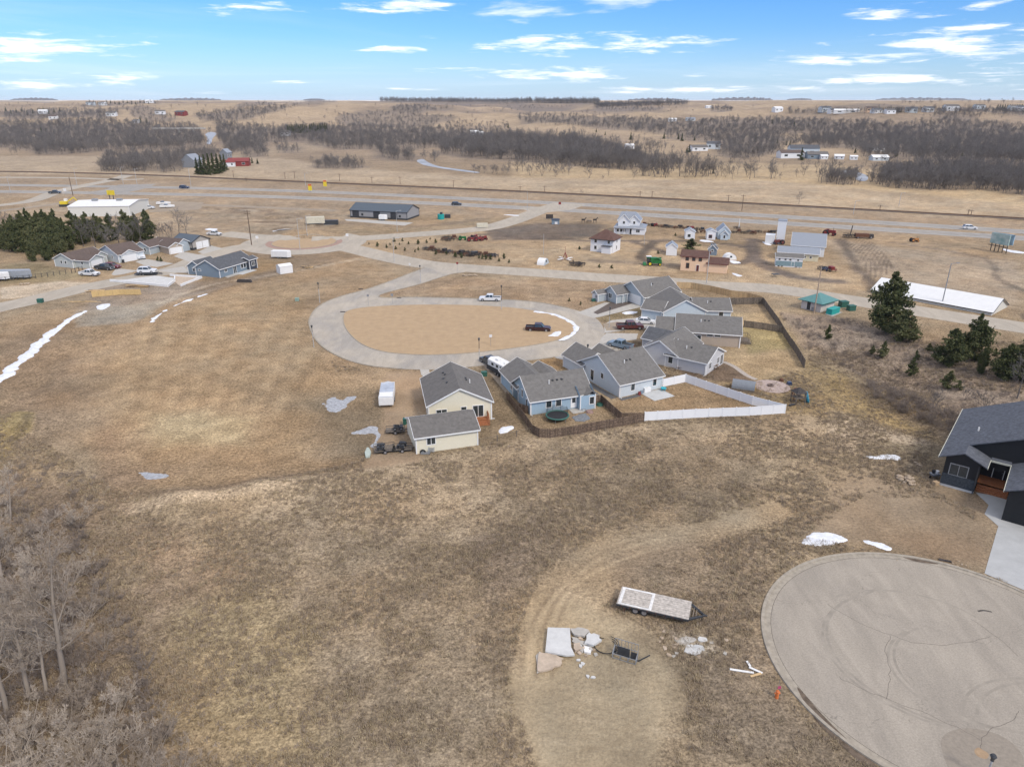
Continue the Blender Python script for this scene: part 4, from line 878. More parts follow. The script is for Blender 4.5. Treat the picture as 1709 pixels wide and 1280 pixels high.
# 6 powder blue house
b = Blk(41.1, 171.5, 95, 12.5, 10.4, 2.7, 2.7); h = house('powder blue house with wide gable, between the tan house and grey-blue house', b)
walls(b, h, S_LB2); roof(b, h, SH_BR, M_TRIM); w2 = Blk(49.2, 171.3, -4, 8.6, 8.8, 2.5, 1.9); walls(w2, h, S_LB2); roof(w2, h, SH_BR, M_TRIM, vents=2)
w3 = Blk(*b.p(-1.2, 5.6, 0)[:2], 150, 5, 6.2, 2.6, 1.6); walls(w3, h, S_LB2); roof(w3, h, SH_BR, M_TRIM); garage_door(w3, h, 'r', .1, 4.4)
window(w2, h, 'n', 2, 1.0, 1.0, 1.0)
# 7 grey blue house
b = Blk(36.8, 186.1, 30.3, 12.3, 10.3, 2.75, 2.9); h = house('grey-blue house with white garage door and porch, farthest along the loop street', b)
walls(b, h, S_GB); roof(b, h, SH_BR, M_TRIM, vents=2)
garage_door(b, h, 'l', 1.4, 4.9, 2.25); w2 = Blk(30.9, 186.4, 30.3, 7, 5.2, 2.7, 1.35)
w2 = Blk(*b.p(-7.6, 3.2, 0)[:2], 30.3, 5.6, 5.0, 2.7, 1.6); walls(w2, h, S_GB); roof(w2, h, SH_BR, M_TRIM); window(w2, h, 'l', -.2, 1.0, 1.3, 1.2, split=2)
q = MB(); a = b.p(-8.6, .3, 0); q.tube(a, (a[0], a[1], 2.6), .09, n=6); a = b.p(-7.2, .3, 0); q.tube(a, (a[0], a[1], 2.6), .09, n=6); q.build('porch_post', M_TRIM, h)
q = MB(); q.face([b.p(-10.6, .1, 2.62), b.p(-6.2, .1, 2.62), b.p(-6.2, 1.6, 3.2), b.p(-10.6, 1.6, 3.2)]); q.build('porch_roof', SH_BR, h); door(b, h, 'l', -2.6, m=M_DARK)
s_ = Blk(*b.p(-12.2, 5.8, 0)[:2], 30.3, 2.6, 2.4, 2.2, .8); h2 = house('small grey-blue playhouse shed with white door beside the farthest loop house', s_, 'shed', 'shed')
walls(s_, h2, S_GB); roof(s_, h2, SH_BR, M_TRIM, oh=.2); window(s_, h2, 'l', .4, .9, .7, .8, split=2); door(s_, h2, 'l', -.6, .6, 1.7)

# black house at the right (fitted corners)
zb = 0
b = Blk(56.6, 85.4, 12.8, 14.5, 9.2, 3.0, 3.4)
# ---------------------------------------------------------------- black house at the right
b = Blk(59.8, 87.0, -38.5, 0, 0, 0, 0); h = house('black house with charcoal shingle roof, brown porch steps and concrete driveway, right edge', b)
SHB = mat('slate_grey_shingles', (.105, .112, .128), .95, kind='shingle', var=.2, scale=2.5)
M_FASC = mat('pale_fascia', (.55, .55, .46), .7); M_BAND = mat('dark_stone_veneer', (.055, .065, .075), .8, var=.3, scale=5, bump=.5, bscale=3)
SL = .46; zr = lambda a: 4.33 + SL * (a + .85)
def bq(name, m, pts, par=h):
    mb = MB(); mb.hexa([b.p(*q) for q in pts]); return mb.build(name, m, par)
def wallq(mb, pts, t=.0): mb.face([b.p(*q) for q in pts])
A2 = 9.6
mb = MB()
# wing front, sides; main front gable; garage; door recess
wallq(mb, [(0, 0, -.3), (4.05, 0, -.3), (4.05, 0, zr(0)), (2.02, 0, zr(2.02)), (0, 0, zr(0))])
wallq(mb, [(4.05, 0, -.3), (4.05, 4.6, -.3), (4.05, 4.6, 4.6), (4.05, 0, 4.7)])
wallq(mb, [(0, 19.5, -.3), (0, 0, -.3), (0, 0, zr(0)), (0, 19.5, zr(0))])
wallq(mb, [(0, 3.4, 3.0), (A2 * 2, 3.4, 3.0), (A2 * 2, 3.4, zr(0) - .05), (A2, 3.4, zr(A2) - .05), (0, 3.4, zr(0) - .05)])
wallq(mb, [(A2 * 2, 19.5, -.3), (0, 19.5, -.3), (0, 19.5, zr(0)), (A2, 19.5, zr(A2)), (A2 * 2, 19.5, zr(0))])
wallq(mb, [(4.05, 4.6, -.3), (7.85, 4.6, -.3), (7.85, 4.6, 4.4), (4.05, 4.6, 4.4)])
wallq(mb, [(7.85, 4.6, -.3), (7.85, -5.24, -.3), (7.85, -5.24, 4.55), (7.85, 4.6, 4.55)])
wallq(mb, [(7.85, -5.24, -.3), (15.5, -5.24, -.3), (15.5, -5.24, 4.55), (11.6, -5.24, 6.2), (7.85, -5.24, 4.55)])
wallq(mb, [(15.5, -5.24, -.3), (15.5, 3.4, -.3), (15.5, 3.4, 4.5), (15.5, -5.24, 4.5)])
mb.build('wall', S_BLK, h)
def plane(name, P, th=.16, m=SHB):
    mb = MB(); top = [b.p(*q) for q in P]; mb.hexa([(q[0], q[1], q[2] - th) for q in top] + top); return mb.build(name, m, h)
r1 = plane('roof', [(-.85, 3.0, zr(-.85)), (A2, 3.0, zr(A2)), (A2, 20.1, zr(A2)), (-.85, 20.1, zr(-.85))])
plane('roof', [(A2, 3.0, zr(A2)), (A2 * 2 + .85, 3.0, zr(-.85)), (A2 * 2 + .85, 20.1, zr(-.85)), (A2, 20.1, zr(A2))])
plane('roof', [(-.85, -.35, zr(-.85)), (2.02, -.35, zr(2.02)), (2.02, 3.0, zr(2.02)), (-.85, 3.0, zr(-.85))])
plane('roof', [(2.02, -.35, zr(2.02) + .003), (4.9, -.35, zr(-.85)), (4.9, 3.35, zr(-.85)), (2.02, 3.35, zr(2.02) + .003)])
plane('roof', [(7.3, -5.75, 4.3), (11.6, -5.75, 6.28), (11.6, 3.35, 6.28), (7.3, 3.35, 4.3)])
plane('roof', [(11.6, -5.75, 6.283), (16.1, -5.75, 4.3), (16.1, 3.35, 4.3), (11.6, 3.35, 6.283)])
plane('porch_roof', [(4.92, 2.75, 4.28), (7.28, 2.75, 4.28), (7.28, 3.39, 4.5), (4.92, 3.39, 4.5)])
for nm, A_, B_ in (('fascia', (-.88, -.35, 4.26), (-.88, 20.1, 4.26)), ('fascia', (4.93, -.35, 4.24), (4.93, 2.72, 4.24)), ('fascia', (4.95, 2.72, 4.2), (7.28, 2.72, 4.2)), ('fascia', (7.27, 2.72, 4.22), (7.27, -5.75, 4.22))):
    MB().bar(b.p(*A_), b.p(*B_), .07, .24).build(nm, M_FASC, h)
bq('stone_band', M_BAND, [(-.03, -.07, .35), (4.08, -.07, .35), (4.08, 0, .35), (-.03, 0, .35), (-.03, -.07, 1.95), (4.08, -.07, 1.95), (4.08, 0, 1.95), (-.03, 0, 1.95)])
bq('foundation', M_CONCN, [(-.02, -.05, -.3), (4.07, -.05, -.3), (4.07, .01, -.3), (-.02, .01, -.3), (-.02, -.05, .33), (4.07, -.05, .33), (4.07, .01, .33), (-.02, .01, .33)])
bb = Blk(*b.p(2.02, 2, 0)[:2], -38.5, 4.05, 4.0, 4, 1); w = window(bb, h, 'n', -.25, 2.0, 2.05, 1.55, trim=M_STEEL, split=2)
MB().tube(b.p(3.95, -.12, 0), b.p(3.95, -.12, 4.2), .07, n=6).build('downpipe', M_DARK, h)
for i in range(9):   # deck boards of the porch
    y0 = 1.9 + i * .3; bq('deck_board', M_WOODR, [(4.1, y0, .95), (7.8, y0, .95), (7.8, y0 + .28, .95), (4.1, y0 + .28, .95), (4.1, y0, 1.05), (7.8, y0, 1.05), (7.8, y0 + .28, 1.05), (4.1, y0 + .28, 1.05)])
for i in range(3):
    y0 = 1.0 + i * .3; z = .25 + .26 * i; bq('step', M_WOODR, [(4.15, y0, 0), (7.8, y0, 0), (7.8, y0 + .297, 0), (4.15, y0 + .297, 0), (4.15, y0, z), (7.8, y0, z), (7.8, y0 + .297, z), (4.15, y0 + .297, z)])
bd = Blk(*b.p(6, 6.6, 0)[:2], -38.5, 4, 4, 4, 1); door(bd, h, 'n', .1, 1.2, 2.6, m=M_BLACK, z=1.06, glass=1)
bg_ = Blk(*b.p(11.7, -3.24, 0)[:2], -38.5, 7.7, 4, 4, 1); garage_door(bg_, h, 'n', .4, 6.0, 2.9, m=S_BLK, rows=4)
a = b.p(2.4, 8.5, zr(2.4)); MB().tube(a, (a[0], a[1], a[2] + .55), .11, n=6).build('vent_pipe', M_TRIM, r1)

# ---------------------------------------------------------------- houses on the street at the left
def hs(label, spec, wm, rm, **k):
    b = Blk(*spec); h = house(label, b); walls(b, h, wm); roof(b, h, rm, M_TRIM); return b, h
b, h = hs('pale grey-green house with red-brown roof and fenced side yard, leftmost on the street', (-141.5, 230.6, 70.8, 11.5, 7.6, 2.8, 1.7), mat('sage_siding', (.47, .49, .46), .7, kind='siding', var=.03), SH_RB)
w2 = Blk(-137.6, 227.4, 166, 8.5, 6.0, 2.6, 1.3); walls(w2, h, MATS['sage_siding']); roof(w2, h, SH_RB, M_TRIM); garage_door(w2, h, 'l', 0, 4.4, 2.0); window(b, h, 'l', .9, 1.2, .7, .9); window(b, h, 'l', -.9, 1.2, .7, .9); window(w2, h, 'f', 1.5, 1.2, .7, .8)
w3 = Blk(-137.5, 232.5, 160, 6, 4, 2.7, 1.2); walls(w3, h, MATS['sage_siding']); roof(w3, h, SH_RB, M_TRIM)
b, h = hs('light blue-grey house with red-brown roof, second from the left on the street', (-131.8, 238.4, 57.0, 8.6, 12.0, 2.8, 2.4), S_LB, SH_RB)
w2 = Blk(-130.3, 236.5, 148, 8, 5.4, 2.65, 1.25); walls(w2, h, S_LB); roof(w2, h, SH_RB, M_TRIM); garage_door(w2, h, 'l', 0, 4.4, 2.0); window(b, h, 'l', 2.4, 1.2, .6, .9); window(b, h, 'l', -.8, 1.2, .6, .9)
b, h = hs('grey house with red-brown roof and three front windows, middle of the street', (-127.0, 250, 75, 9, 6.0, 2.8, 1.6), S_GB, SH_RB)
w2 = Blk(-121, 252.6, 160, 11, 6.6, 2.8, 1.7); walls(w2, h, S_GB); roof(w2, h, SH_RB, M_TRIM); w3 = Blk(-120.2, 249.6, 141, 8, 4.8, 2.7, 1.25); walls(w3, h, S_TAN); roof(w3, h, SH_RB, M_TRIM); garage_door(w3, h, 'l', 0, 4.0, 2.0)
for s in (-1.2, 0, 1.2): window(b, h, 'l', s, 1.1, .7, 1.1)
b, h = hs('slate blue house with grey roof, concrete back patio and navy end bay', (-89.5, 219.1, 69.0 - 0, 14.9, 9.1, 2.8, 2.3), S_SLATE, SH_DK)
w2 = Blk(*b.p(-3.4, 5.6, 0)[:2], 69, 7, 5, 2.75, 1.6); walls(w2, h, S_SLATE); roof(w2, h, SH_DK, M_TRIM)
w3 = Blk(*b.p(6.2, -4.0, 0)[:2], 69, 3.4, 3.4, 3.3, .6); walls(w3, h, S_NAVY); roof(w3, h, SH_DK, M_TRIM); window(w3, h, 'n', 0, 1.1, 1.3, 1.2, split=2)
for s, z in ((-4.8, 1.3), (2.4, 1.0), (3.6, 1.0)): window(b, h, 'n', s, z, 1.0, 1.0 if s < 0 else 1.4, split=2 if s < 0 else 1)
patio_door(b, h, 'n', -.9, 1.3); window(w2, h, 'l', 0, 1.1, 1.2, 1.0, split=2); window(b, h, 'l', -3, 1.6, .9, .4)
q = MB(); q.hexa(slab(_face(b, 'n'), -1.5, 5.2, -.05, .07, .25, 3.2)); q.build('patio_slab', M_CONCN, h)
b = Blk(-116.4, 258.3, 155.4, 9.5, 8.0, 3.0, 1.75); h = house('taupe metal shop with dark wainscot and two white overhead doors', b, 'workshop', 'workshop'); walls(b, h, S_METT, M_DARK); roof(b, h, RF_BLUE, M_DARK)
garage_door(b, h, 'l', 2.0, 2.4, 2.4); garage_door(b, h, 'l', -.9, 2.4, 2.4)
q = MB(); q.hexa(slab(_face(b, 'l'), -4.0, -2.3, 0, .8, .0, .03)); q.hexa(slab(_face(b, 'f'), -4.7, 4.7, 0, .8, .0, .03)); q.build('wainscot', M_DARK, h)
# ---------------------------------------------------------------- big sheds
b = Blk(-58.2, 330.8, -16.9, 28.1, 13.2, 3.5, 2.45); h = house('long grey steel building with dark blue roof and three dark overhead doors', b, 'steel_building', 'building'); walls(b, h, S_METG, M_DARK); rf = roof(b, h, RF_BLUE, M_DARK, oh=.3)
for s in (-11.3, -.8, 9.7 - 2): garage_door(b, h, 'n', s, 3.0, 3.0, m=M_DARK)
for s in (-8, 1.8, 10.6): window(b, h, 'n', s, 1.2, .8, .8, trim=M_DARK)
q = MB(); q.hexa(slab(_face(b, 'r'), -6.6, 6.6, 0, .7, .0, .03))
for a_, c_ in ((-14, -12.9), (-9.7, -2.4), (.8, 6.1), (9.3, 14)): q.hexa(slab(_face(b, 'n'), a_, c_, 0, .7, .0, .03))
q.build('wainscot', M_DARK, h)
b = Blk(-190.5, 343.5, 5.7, 26.4, 23.8, 4.6, 1.3); h = house('wide cream metal warehouse with low white roof behind the pine grove', b, 'warehouse', 'building'); walls(b, h, S_METW); rf = roof(b, h, RF_WH, M_TRIM, oh=.2)
for s in (-5.5, 5.5): a = b.p(s, -1.5, 5.9); MB().box((a[0], a[1], a[2] + .3), (2.4, 1.6, .9), b.a).build('rooftop_unit', M_STEEL, rf)
# long white storage building: lower its ground slightly below the street
b = Blk(114.0, 185.4, -49.2, 29.6, 11.3, .9, 2.5); h = house('long low white-roofed storage building beside the street, pine in front', b, 'storage_building', 'building'); walls(b, h, S_METW); rf = roof(b, h, RF_WH, M_DARK, oh=.25)
b2 = Blk(135.5, 163.0, -49.0, 16.0, 9.2, 2.0, 1.6); h = house('pale blue roofed storage building at the right edge, past the white one', b2, 'storage_building', 'building'); walls(b2, h, S_METW); roof(b2, h, mat('pale_blue_roof', (.42, .50, .58), .5, kind='ribs'), M_TRIM, oh=.25)
# ---------------------------------------------------------------- museum village
M_PEACH = mat('peach_stucco', (.80, .56, .37), .85, var=.05); M_MTRIM = mat('maroon_trim', (.13, .035, .03), .6)
b = Blk(57.9, 222.8, -19.0, 8.1, 6.6, 4.7, 1.3); h = house('peach two-storey railway depot with maroon roof and lower wing', b, 'depot', 'building'); walls(b, h, M_PEACH, 'plain'); roof(b, h, SH_MR, M_MTRIM)
w2 = Blk(64.5, 220.4, -18.6, 5.9, 6.6, 3.0, 1.25); walls(w2, h, M_PEACH, 'plain'); roof(w2, h, SH_MR, M_MTRIM)
for s in (-2.2, -.2, 1.8): window(b, h, 'n', s, 3.3, .8, .85, trim=M_MTRIM)
window(b, h, 'n', -1.9, .9, .8, 1.5, trim=M_MTRIM); door(b, h, 'n', 1.2, .8, 1.9, m=M_MTRIM)
b = Blk(33.2, 252.6, -28, 8.4, 7.4, 4.9, 2.5); h = house('white square two-storey house with maroon hipped roof', b); walls(b, h, S_WH, 'plain', hip=1); roof(b, h, SH_MR, M_DARK, oh=.6, ohg=.6, hip=.93)
for z in (.9, 3.2):
    window(b, h, 'n', -2.3, z, .9, 1.2); window(b, h, 'n', 2.6, z, .8, 1.2); window(b, h, 'r', 0, z, .8, 1.2)
q = _q(slab(_face(b, 'n'), .4, 4.0, 2.4, 2.6, .0, 1.9), 'porch_roof', SH_DK, h); _q(slab(_face(b, 'n'), .6, 3.9, -.2, 2.38, .0, 1.6), 'porch', S_WH, h); door(b, h, 'n', -.3, .8)
b = Blk(47.9, 289.6, -14.8, 11.9, 9.5, 2.7, 1.2); h = house('large white two-storey farmhouse with wraparound porch and grey roof', b); walls(b, h, S_WH, 'plain', hip=1); roof(b, h, RF_GREY, M_TRIM, hip=.35)
w2 = Blk(*b.p(-1.2, 1.6, 0)[:2], -14.8, 7.6, 7.0, 5.4, 2.6); walls(w2, h, S_WH, 'plain', hip=1); roof(w2, h, RF_GREY, M_TRIM, hip=.3)
w3 = Blk(*b.p(-2.4, .4, 0)[:2], 75.2, 8.2, 4.6, 5.4, 2.3); walls(w3, h, S_WH, 'plain'); roof(w3, h, RF_GREY, M_TRIM)
w4 = Blk(*b.p(1.6, .6, 0)[:2], 75.2, 7.4, 4.2, 5.4, 2.0); walls(w4, h, S_WH, 'plain'); roof(w4, h, RF_GREY, M_TRIM)
window(w3, h, 'l', 0, 3.9, .8, 1.0); window(w4, h, 'l', 0, 3.9, .8, 1.0)
for s in (-4.5, -3.2, -1.9): window(b, h, 'n', s, .9, .9, 1.1)
window(b, h, 'n', 3.4, .9, 1.4, 1.1, split=2); door(b, h, 'n', .4, 1.0, 2.0, m=M_DARK)
for i, s in enumerate((-5.9, -3.9, -1.9, .1, 1.4)): a = b.p(s, -5.6, 0); MB().tube(a, (a[0], a[1], 2.45), .1, n=6).build('porch_post', M_TRIM, h)
_q(slab(_face(b, 'n'), -6.1, 1.6, 2.45, 2.6, .0, 1.1), 'porch_roof', RF_GREY, h)
def cot(label, sp, wm, rm, name='shed', cat='shed', wins=(), drs=(), trim=M_TRIM):
    b = Blk(*sp); h = house(label, b, name, cat); walls(b, h, wm, 'plain'); roof(b, h, rm, trim, oh=.25, ohg=.2)
    for s in wins: window(b, h, *s)
    for s in drs: door(b, h, *s)
    return b, h
cot('tall plain white shed with grey roof, left of the depot', (55.4, 246.1, 78, 5.0, 3.6, 2.9, 1.3), S_WH, RF_GREY)
gx = G(1152, 399); cot('white false-front shed with dark window, left of the two by the blue church', (gx.x, gx.y + 1.5, 82, 4.2, 3.6, 3.0, .9), S_WH, RF_GREY, wins=[('l', -.4, .8, 1.1, 1.1)])
gx = G(1187, 400); cot('white false-front shed with red framed window, nearest the blue church', (gx.x, gx.y + 1.5, 82, 4.2, 3.2, 3.2, .7), S_WH, RF_GREY, wins=[('l', -.3, .7, 1.1, 1.1, M_RED)])
b, h = cot('small powder blue country church with steep roof and porch gable', (82.1, 278, 80, 7.5, 4.6, 2.9, 2.2), S_LB2, RF_GREY, 'church', 'church', drs=[('l', 0, .9, 1.8)])
w2 = Blk(*b.p(-4.4, 0, 0)[:2], 80, 1.6, 2.8, 2.2, 1.3); walls(w2, h, S_LB2, 'plain'); roof(w2, h, RF_GREY, M_NV if False else M_TRIM, oh=.2); window(w2, h, 'l', 0, .6, .7, 1.2)
gx = G(1190, 426); b, h = cot('small blue-grey shed with round window behind the depot wing', (gx.x, gx.y + 1, 70, 3.2, 2.8, 2.3, 1.4), S_SLATE, SH_DK, wins=[('l', 0, 1.3, .6, .6)])
for yy in (-.6, .6): a = b.p(0, yy, 3.4); MB().box(a, (.4, .4, .9), b.a).build('cupola', S_SLATE, h)
def arch_hut(label, gp, r, L, a, m, face, name='arched_hut', n=12):
    b = Blk(gp[0], gp[1], a, L, 2 * r, 0, 0); h = house(label, b, name, 'hut'); mb = MB()
    P = [(r * math.cos(math.pi * i / n), r * math.sin(math.pi * i / n)) for i in range(n + 1)]
    for i in range(n):
        (y0, z0), (y1, z1) = P[i], P[i + 1]
        mb.face([b.p(-L / 2, y0, z0), b.p(L / 2, y0, z0), b.p(L / 2, y1, z1), b.p(-L / 2, y1, z1)])
    mb.build('shell', m, h); e = MB()
    for x in (-L / 2 + .05, L / 2 - .05): e.face([b.p(x, y * .98, z * .98) for y, z in P])
    e.build('end_wall', face, h); window(b, h, 'l', 0, r * .3, .7, .7) if False else None
    f = _face(b, 'l'); _q(slab(f, -.35, .35, .8, 1.4, -.06, .0), 'window', M_GLASS, h); return b, h
arch_hut('white half-round hut with small window standing by the street', G2((906, 441)), 2.0, 2.6, 155, M_WHITE, mat('pale_hut_face', (.45, .5, .52), .7))
arch_hut('small white rounded wagon hut beyond the depot', G2((1217, 433)), 2.1, 2.4, 100, M_WHITE, M_WHITE)
# silver barn with white elevator tower
b = Blk(104.1, 250.0, -21.4, 10.6, 15.5, 3.6, 3.0); h = house('large barn with silver metal roof and white elevator tower on its left end', b, 'barn', 'barn'); walls(b, h, S_WH, 'plain'); roof(b, h, RF_GREY, M_TRIM)
w2 = Blk(96.6, 238.9, -20.9, 12.7, 7.0, 2.6, 1.3); walls(w2, h, mat('pale_yellow_siding', (.66, .60, .42), .75), 'plain'); roof(w2, h, RF_GREY, M_TRIM); window(w2, h, 'n', 2.2, 1.0, .6, .6); window(w2, h, 'n', 4.0, 1.0, .6, .6)
tx = G2((1303, 410)); q = MB(); q.box((tx[0] + 1, tx[1] + 4, 4.2), (3.0, 3.0, 8.8), R(-21)); q.build('tower', S_WH, h)
q = MB(); q.box((tx[0] + 1, tx[1] + 4, 8.7), (3.3, 3.3, .35), R(-21), taper=.85); q.build('tower_roof', RF_GREY, h)
q = MB(); q.box((tx[0] - 2.4, tx[1] + 5, 1.6), (3.4, 4, 3.4), R(-21)); q.build('lean_to', S_WH, h)
b = Blk(89.4, 227.8, -16.4, 8.0, 5.0, 3.1, .9); h = house('blue-grey cook car with white upper wall and four small windows, standing before the silver barn', b, 'rail_car', 'rail car'); walls(b, h, S_WH, 'plain'); roof(b, h, SH_BR, M_TRIM, oh=.2)
_q(slab(_face(b, 'n'), -4.05, 4.05, .35, 1.9, .0, .05), 'lower_siding', mat('faded_teal_siding', (.22, .31, .33), .8), h); door(b, h, 'n', 1.2, .8, 1.6)
for s in (-3.0, -1.2, .3, 2.6): window(b, h, 'n', s, 2.15, .6, .5)
for s in (-3, -2, 2.2, 3.2): a = b.p(s, -2.3, .3); c_ = b.p(s, -2.5, .3); MB().tube(a, c_, .38, n=10).build('wheel', M_OLD, h)
# well house
b = Blk(78.6, 177.0, 36.7, 6.2, 5.4, 2.75, 1.35); h = house('small pale pump house with teal hipped roof', b, 'pump_house', 'pump house'); walls(b, h, mat('pale_block', (.58, .53, .48), .8, var=.05), 'plain', hip=1); roof(b, h, RF_TEAL, M_DKGREEN, oh=.75, ohg=.75, hip=.9); door(b, h, 'l', -.6, 1.0, 2.0, m=M_DARK)
_q(slab(_face(b, 'l'), .5, 1.3, .1, 1.0, .05, .5), 'air_unit', M_STEEL, h)
# ---------------------------------------------------------------- vehicles
def at(px, py): g = G(px, py); return (g.x, g.y, g.z)
M_TL = mat('tail_light_red', (.35, .02, .02), .3); M_HL = mat('head_light_glass', (.6, .6, .58), .2)
def paint(name, c, m=.1): return mat(name, c, .28, metal=m, spec=.6, var=.03)
def wheel(root, x, y, r, w=.24, rim=M_CHROME):
    s = 1 if y > 0 else -1
    t = MB().tube((x, y - s * w, r), (x, y + s * .02, r), r, n=14).build('wheel', M_BLACK, root)
    MB().tube((x, y + s * .015, r), (x, y + s * .035, r), r * .62, n=12).build('rim', rim, t)
def vehicle(kind, label, p, rz, pm, cat, trim=None, group=None, z=0, sc=1.0):
    v = thing({'pickup': 'pickup_truck', 'suv': 'suv', 'sedan': 'sedan'}[kind], label, cat, (p[0], p[1], p[2] + z), R(rz), group)
    v.scale = (sc,) * 3
    if kind == 'pickup':
        L, W2, wx, r = 5.8, .98, (1.95, -1.75), .41
        body = [(-2.9, .5), (-2.9, .95), (-.75, .95), (-.6, 1.12), (1.1, 1.12), (2.55, 1.02), (2.85, .9), (2.9, .45), (2.4, .38), (-2.4, .38)]
        cab = [(-.85, 1.1), (-.72, 1.72), (-.5, 1.8), (.55, 1.8), (.75, 1.74), (1.35, 1.1)]; roofz = (-.62, .62)
    elif kind == 'suv':
        L, W2, wx, r = 4.8, .95, (1.45, -1.4), .37
        body = [(-2.4, .45), (-2.42, 1.0), (-2.3, 1.12), (.95, 1.1), (2.15, .98), (2.4, .8), (2.42, .4), (2, .32), (-2, .32)]
        cab = [(-2.3, 1.08), (-2.1, 1.62), (-1.8, 1.72), (.1, 1.72), (.35, 1.66), (1.05, 1.08)]
    else:
        L, W2, wx, r = 4.7, .9, (1.4, -1.4), .33
        body = [(-2.35, .4), (-2.38, .9), (-2.2, 1.0), (.9, .98), (2.1, .82), (2.35, .65), (2.35, .35), (2, .27), (-2, .27)]
        cab = [(-1.9, .97), (-1.15, 1.42), (-.8, 1.47), (.1, 1.47), (.35, 1.42), (1.15, .95)]
    m = MB(); m.profile(body, -W2, W2)
    if kind == 'pickup':
        for s in (-1, 1): m.box((-1.82, s * (W2 - .06), 1.06), (2.16, .12, .24))
        m.box((-2.85, 0, 1.04), (.1, W2 * 2 - .24, .22))
    m.build('body', pm, v, fix=True)
    zt = max(q[1] for q in cab); zb_ = cab[0][1]
    f = lambda x, z, y: y * (1 - .17 * max(0, (z - zb_) / (zt - zb_)))
    g = MB().profile(cab, -W2 * .93, W2 * .93, f); g.build('windows', M_GLASS, v, fix=True)
    xs = [q for q in cab if q[1] > zt - .09]; x0, x1 = min(q[0] for q in xs), max(q[0] for q in xs)
    rf = MB(); rf.box(((x0 + x1) / 2, 0, zt + .005), (x1 - x0 + .12, W2 * 1.62, .07), taper=.95)
    for s in (-1, 1):       # pillars
        rf.bar((cab[-1][0] - .02, s * W2 * .94, zb_), (x1, s * W2 * .80, zt), .08); rf.bar((cab[0][0], s * W2 * .94, zb_), (x0, s * W2 * .80, zt), .12)
        mid = (cab[-1][0] + cab[0][0]) / 2 - .15; rf.bar((mid, s * W2 * .945, zb_), (mid, s * W2 * .80, zt), .09)
    rf.build('cab_roof', pm, v)
    if kind == 'pickup': MB().box((-1.8, 0, .965), (2.0, W2 * 2 - .26, .03)).build('bed_floor', trim or M_DARK, v)
    for x in wx:
        for s in (-1, 1): wheel(v, x, s * (W2 + .01), r)
    hx = L / 2; 
    for s in (-1, 1):
        MB().box((hx - .03, s * W2 * .75, .78), (.1, .34, .16)).build('headlight', M_HL, v)
        MB().box((-hx + .02, s * W2 * .85, .85), (.08, .2, .3)).build('tail_light', M_TL, v)
    MB().box((hx + .01, 0, .74 if kind == 'pickup' else .62), (.06, .9, .28)).build('grille', M_DARK, v)
    MB().box((hx + .03, 0, .46), (.12, W2 * 1.9, .2)).build('bumper', M_CHROME if kind == 'pickup' else pm, v)
    return v
P_WH = paint('white_car_paint', (.72, .72, .71)); P_MAR = paint('maroon_car_paint', (.10, .03, .03)); P_MARD = paint('dark_maroon_car_paint', (.045, .016, .018)); P_BLU = paint('steel_blue_car_paint', (.20, .26, .31)); P_NAVY = paint('navy_car_paint', (.03, .05, .10)); P_CHAR = paint('charcoal_car_paint', (.05, .055, .06)); P_DRED = paint('red_car_paint', (.16, .03, .04))
vehicle('pickup', 'white pickup truck driving on the loop street beside the lamp post', at(818, 502), 176, P_WH, 'pickup truck')
vehicle('pickup', 'dark maroon pickup truck parked on the grass island inside the loop', at(898, 552), -7, P_MARD, 'pickup truck')
vehicle('pickup', 'maroon pickup truck parked on a driveway beside the white sedan', at(1051, 549), 3, P_MAR, 'pickup truck', sc=1.08)
vehicle('sedan', 'white sedan parked behind the maroon pickup', at(1077, 540), -12, P_WH, 'car')
vehicle('pickup', 'blue-grey pickup truck half hidden behind the pale blue house', at(1035, 580), 150 - 10, P_BLU, 'pickup truck')
vehicle('pickup', 'white pickup truck parked beside the street at the far left', at(150, 460), -12, P_WH, 'pickup truck', sc=1.05)
vehicle('pickup', 'dark blue-grey pickup truck on the leftmost driveway', at(175, 450), -14, P_CHAR, 'pickup truck', sc=1.05)
vehicle('suv', 'dark red sport utility vehicle behind the dark pickup on the leftmost driveway', at(188, 448), -10, P_DRED, 'car', sc=1.05)
vehicle('pickup', 'white pickup truck parked past the taupe workshop', at(358, 393), -14, P_WH, 'pickup truck')
vehicle('suv', 'white utility truck in front of the middle grey house', at(236, 431), -60, P_WH, 'pickup truck', sc=1.2)
vehicle('suv', 'dark blue car driving on the far highway lanes, left side', at(308, 315), -2, P_NAVY, 'car', sc=1.15)
vehicle('pickup', 'dark pickup truck at the highway side road, far left', at(92, 323.5), 14, P_CHAR, 'pickup truck', sc=1.1)
vehicle('suv', 'dark grey car on the near highway lanes above the steel building', at(762, 343), -4, P_CHAR, 'car', sc=1.05)
vehicle('suv', 'silver-white car on the highway at the far right', at(1618, 383), -10, P_WH, 'car', sc=1.1)
vehicle('sedan', 'white car parked at the right side of the cream warehouse', at(248, 349), 10, P_WH, 'car', sc=1.2)
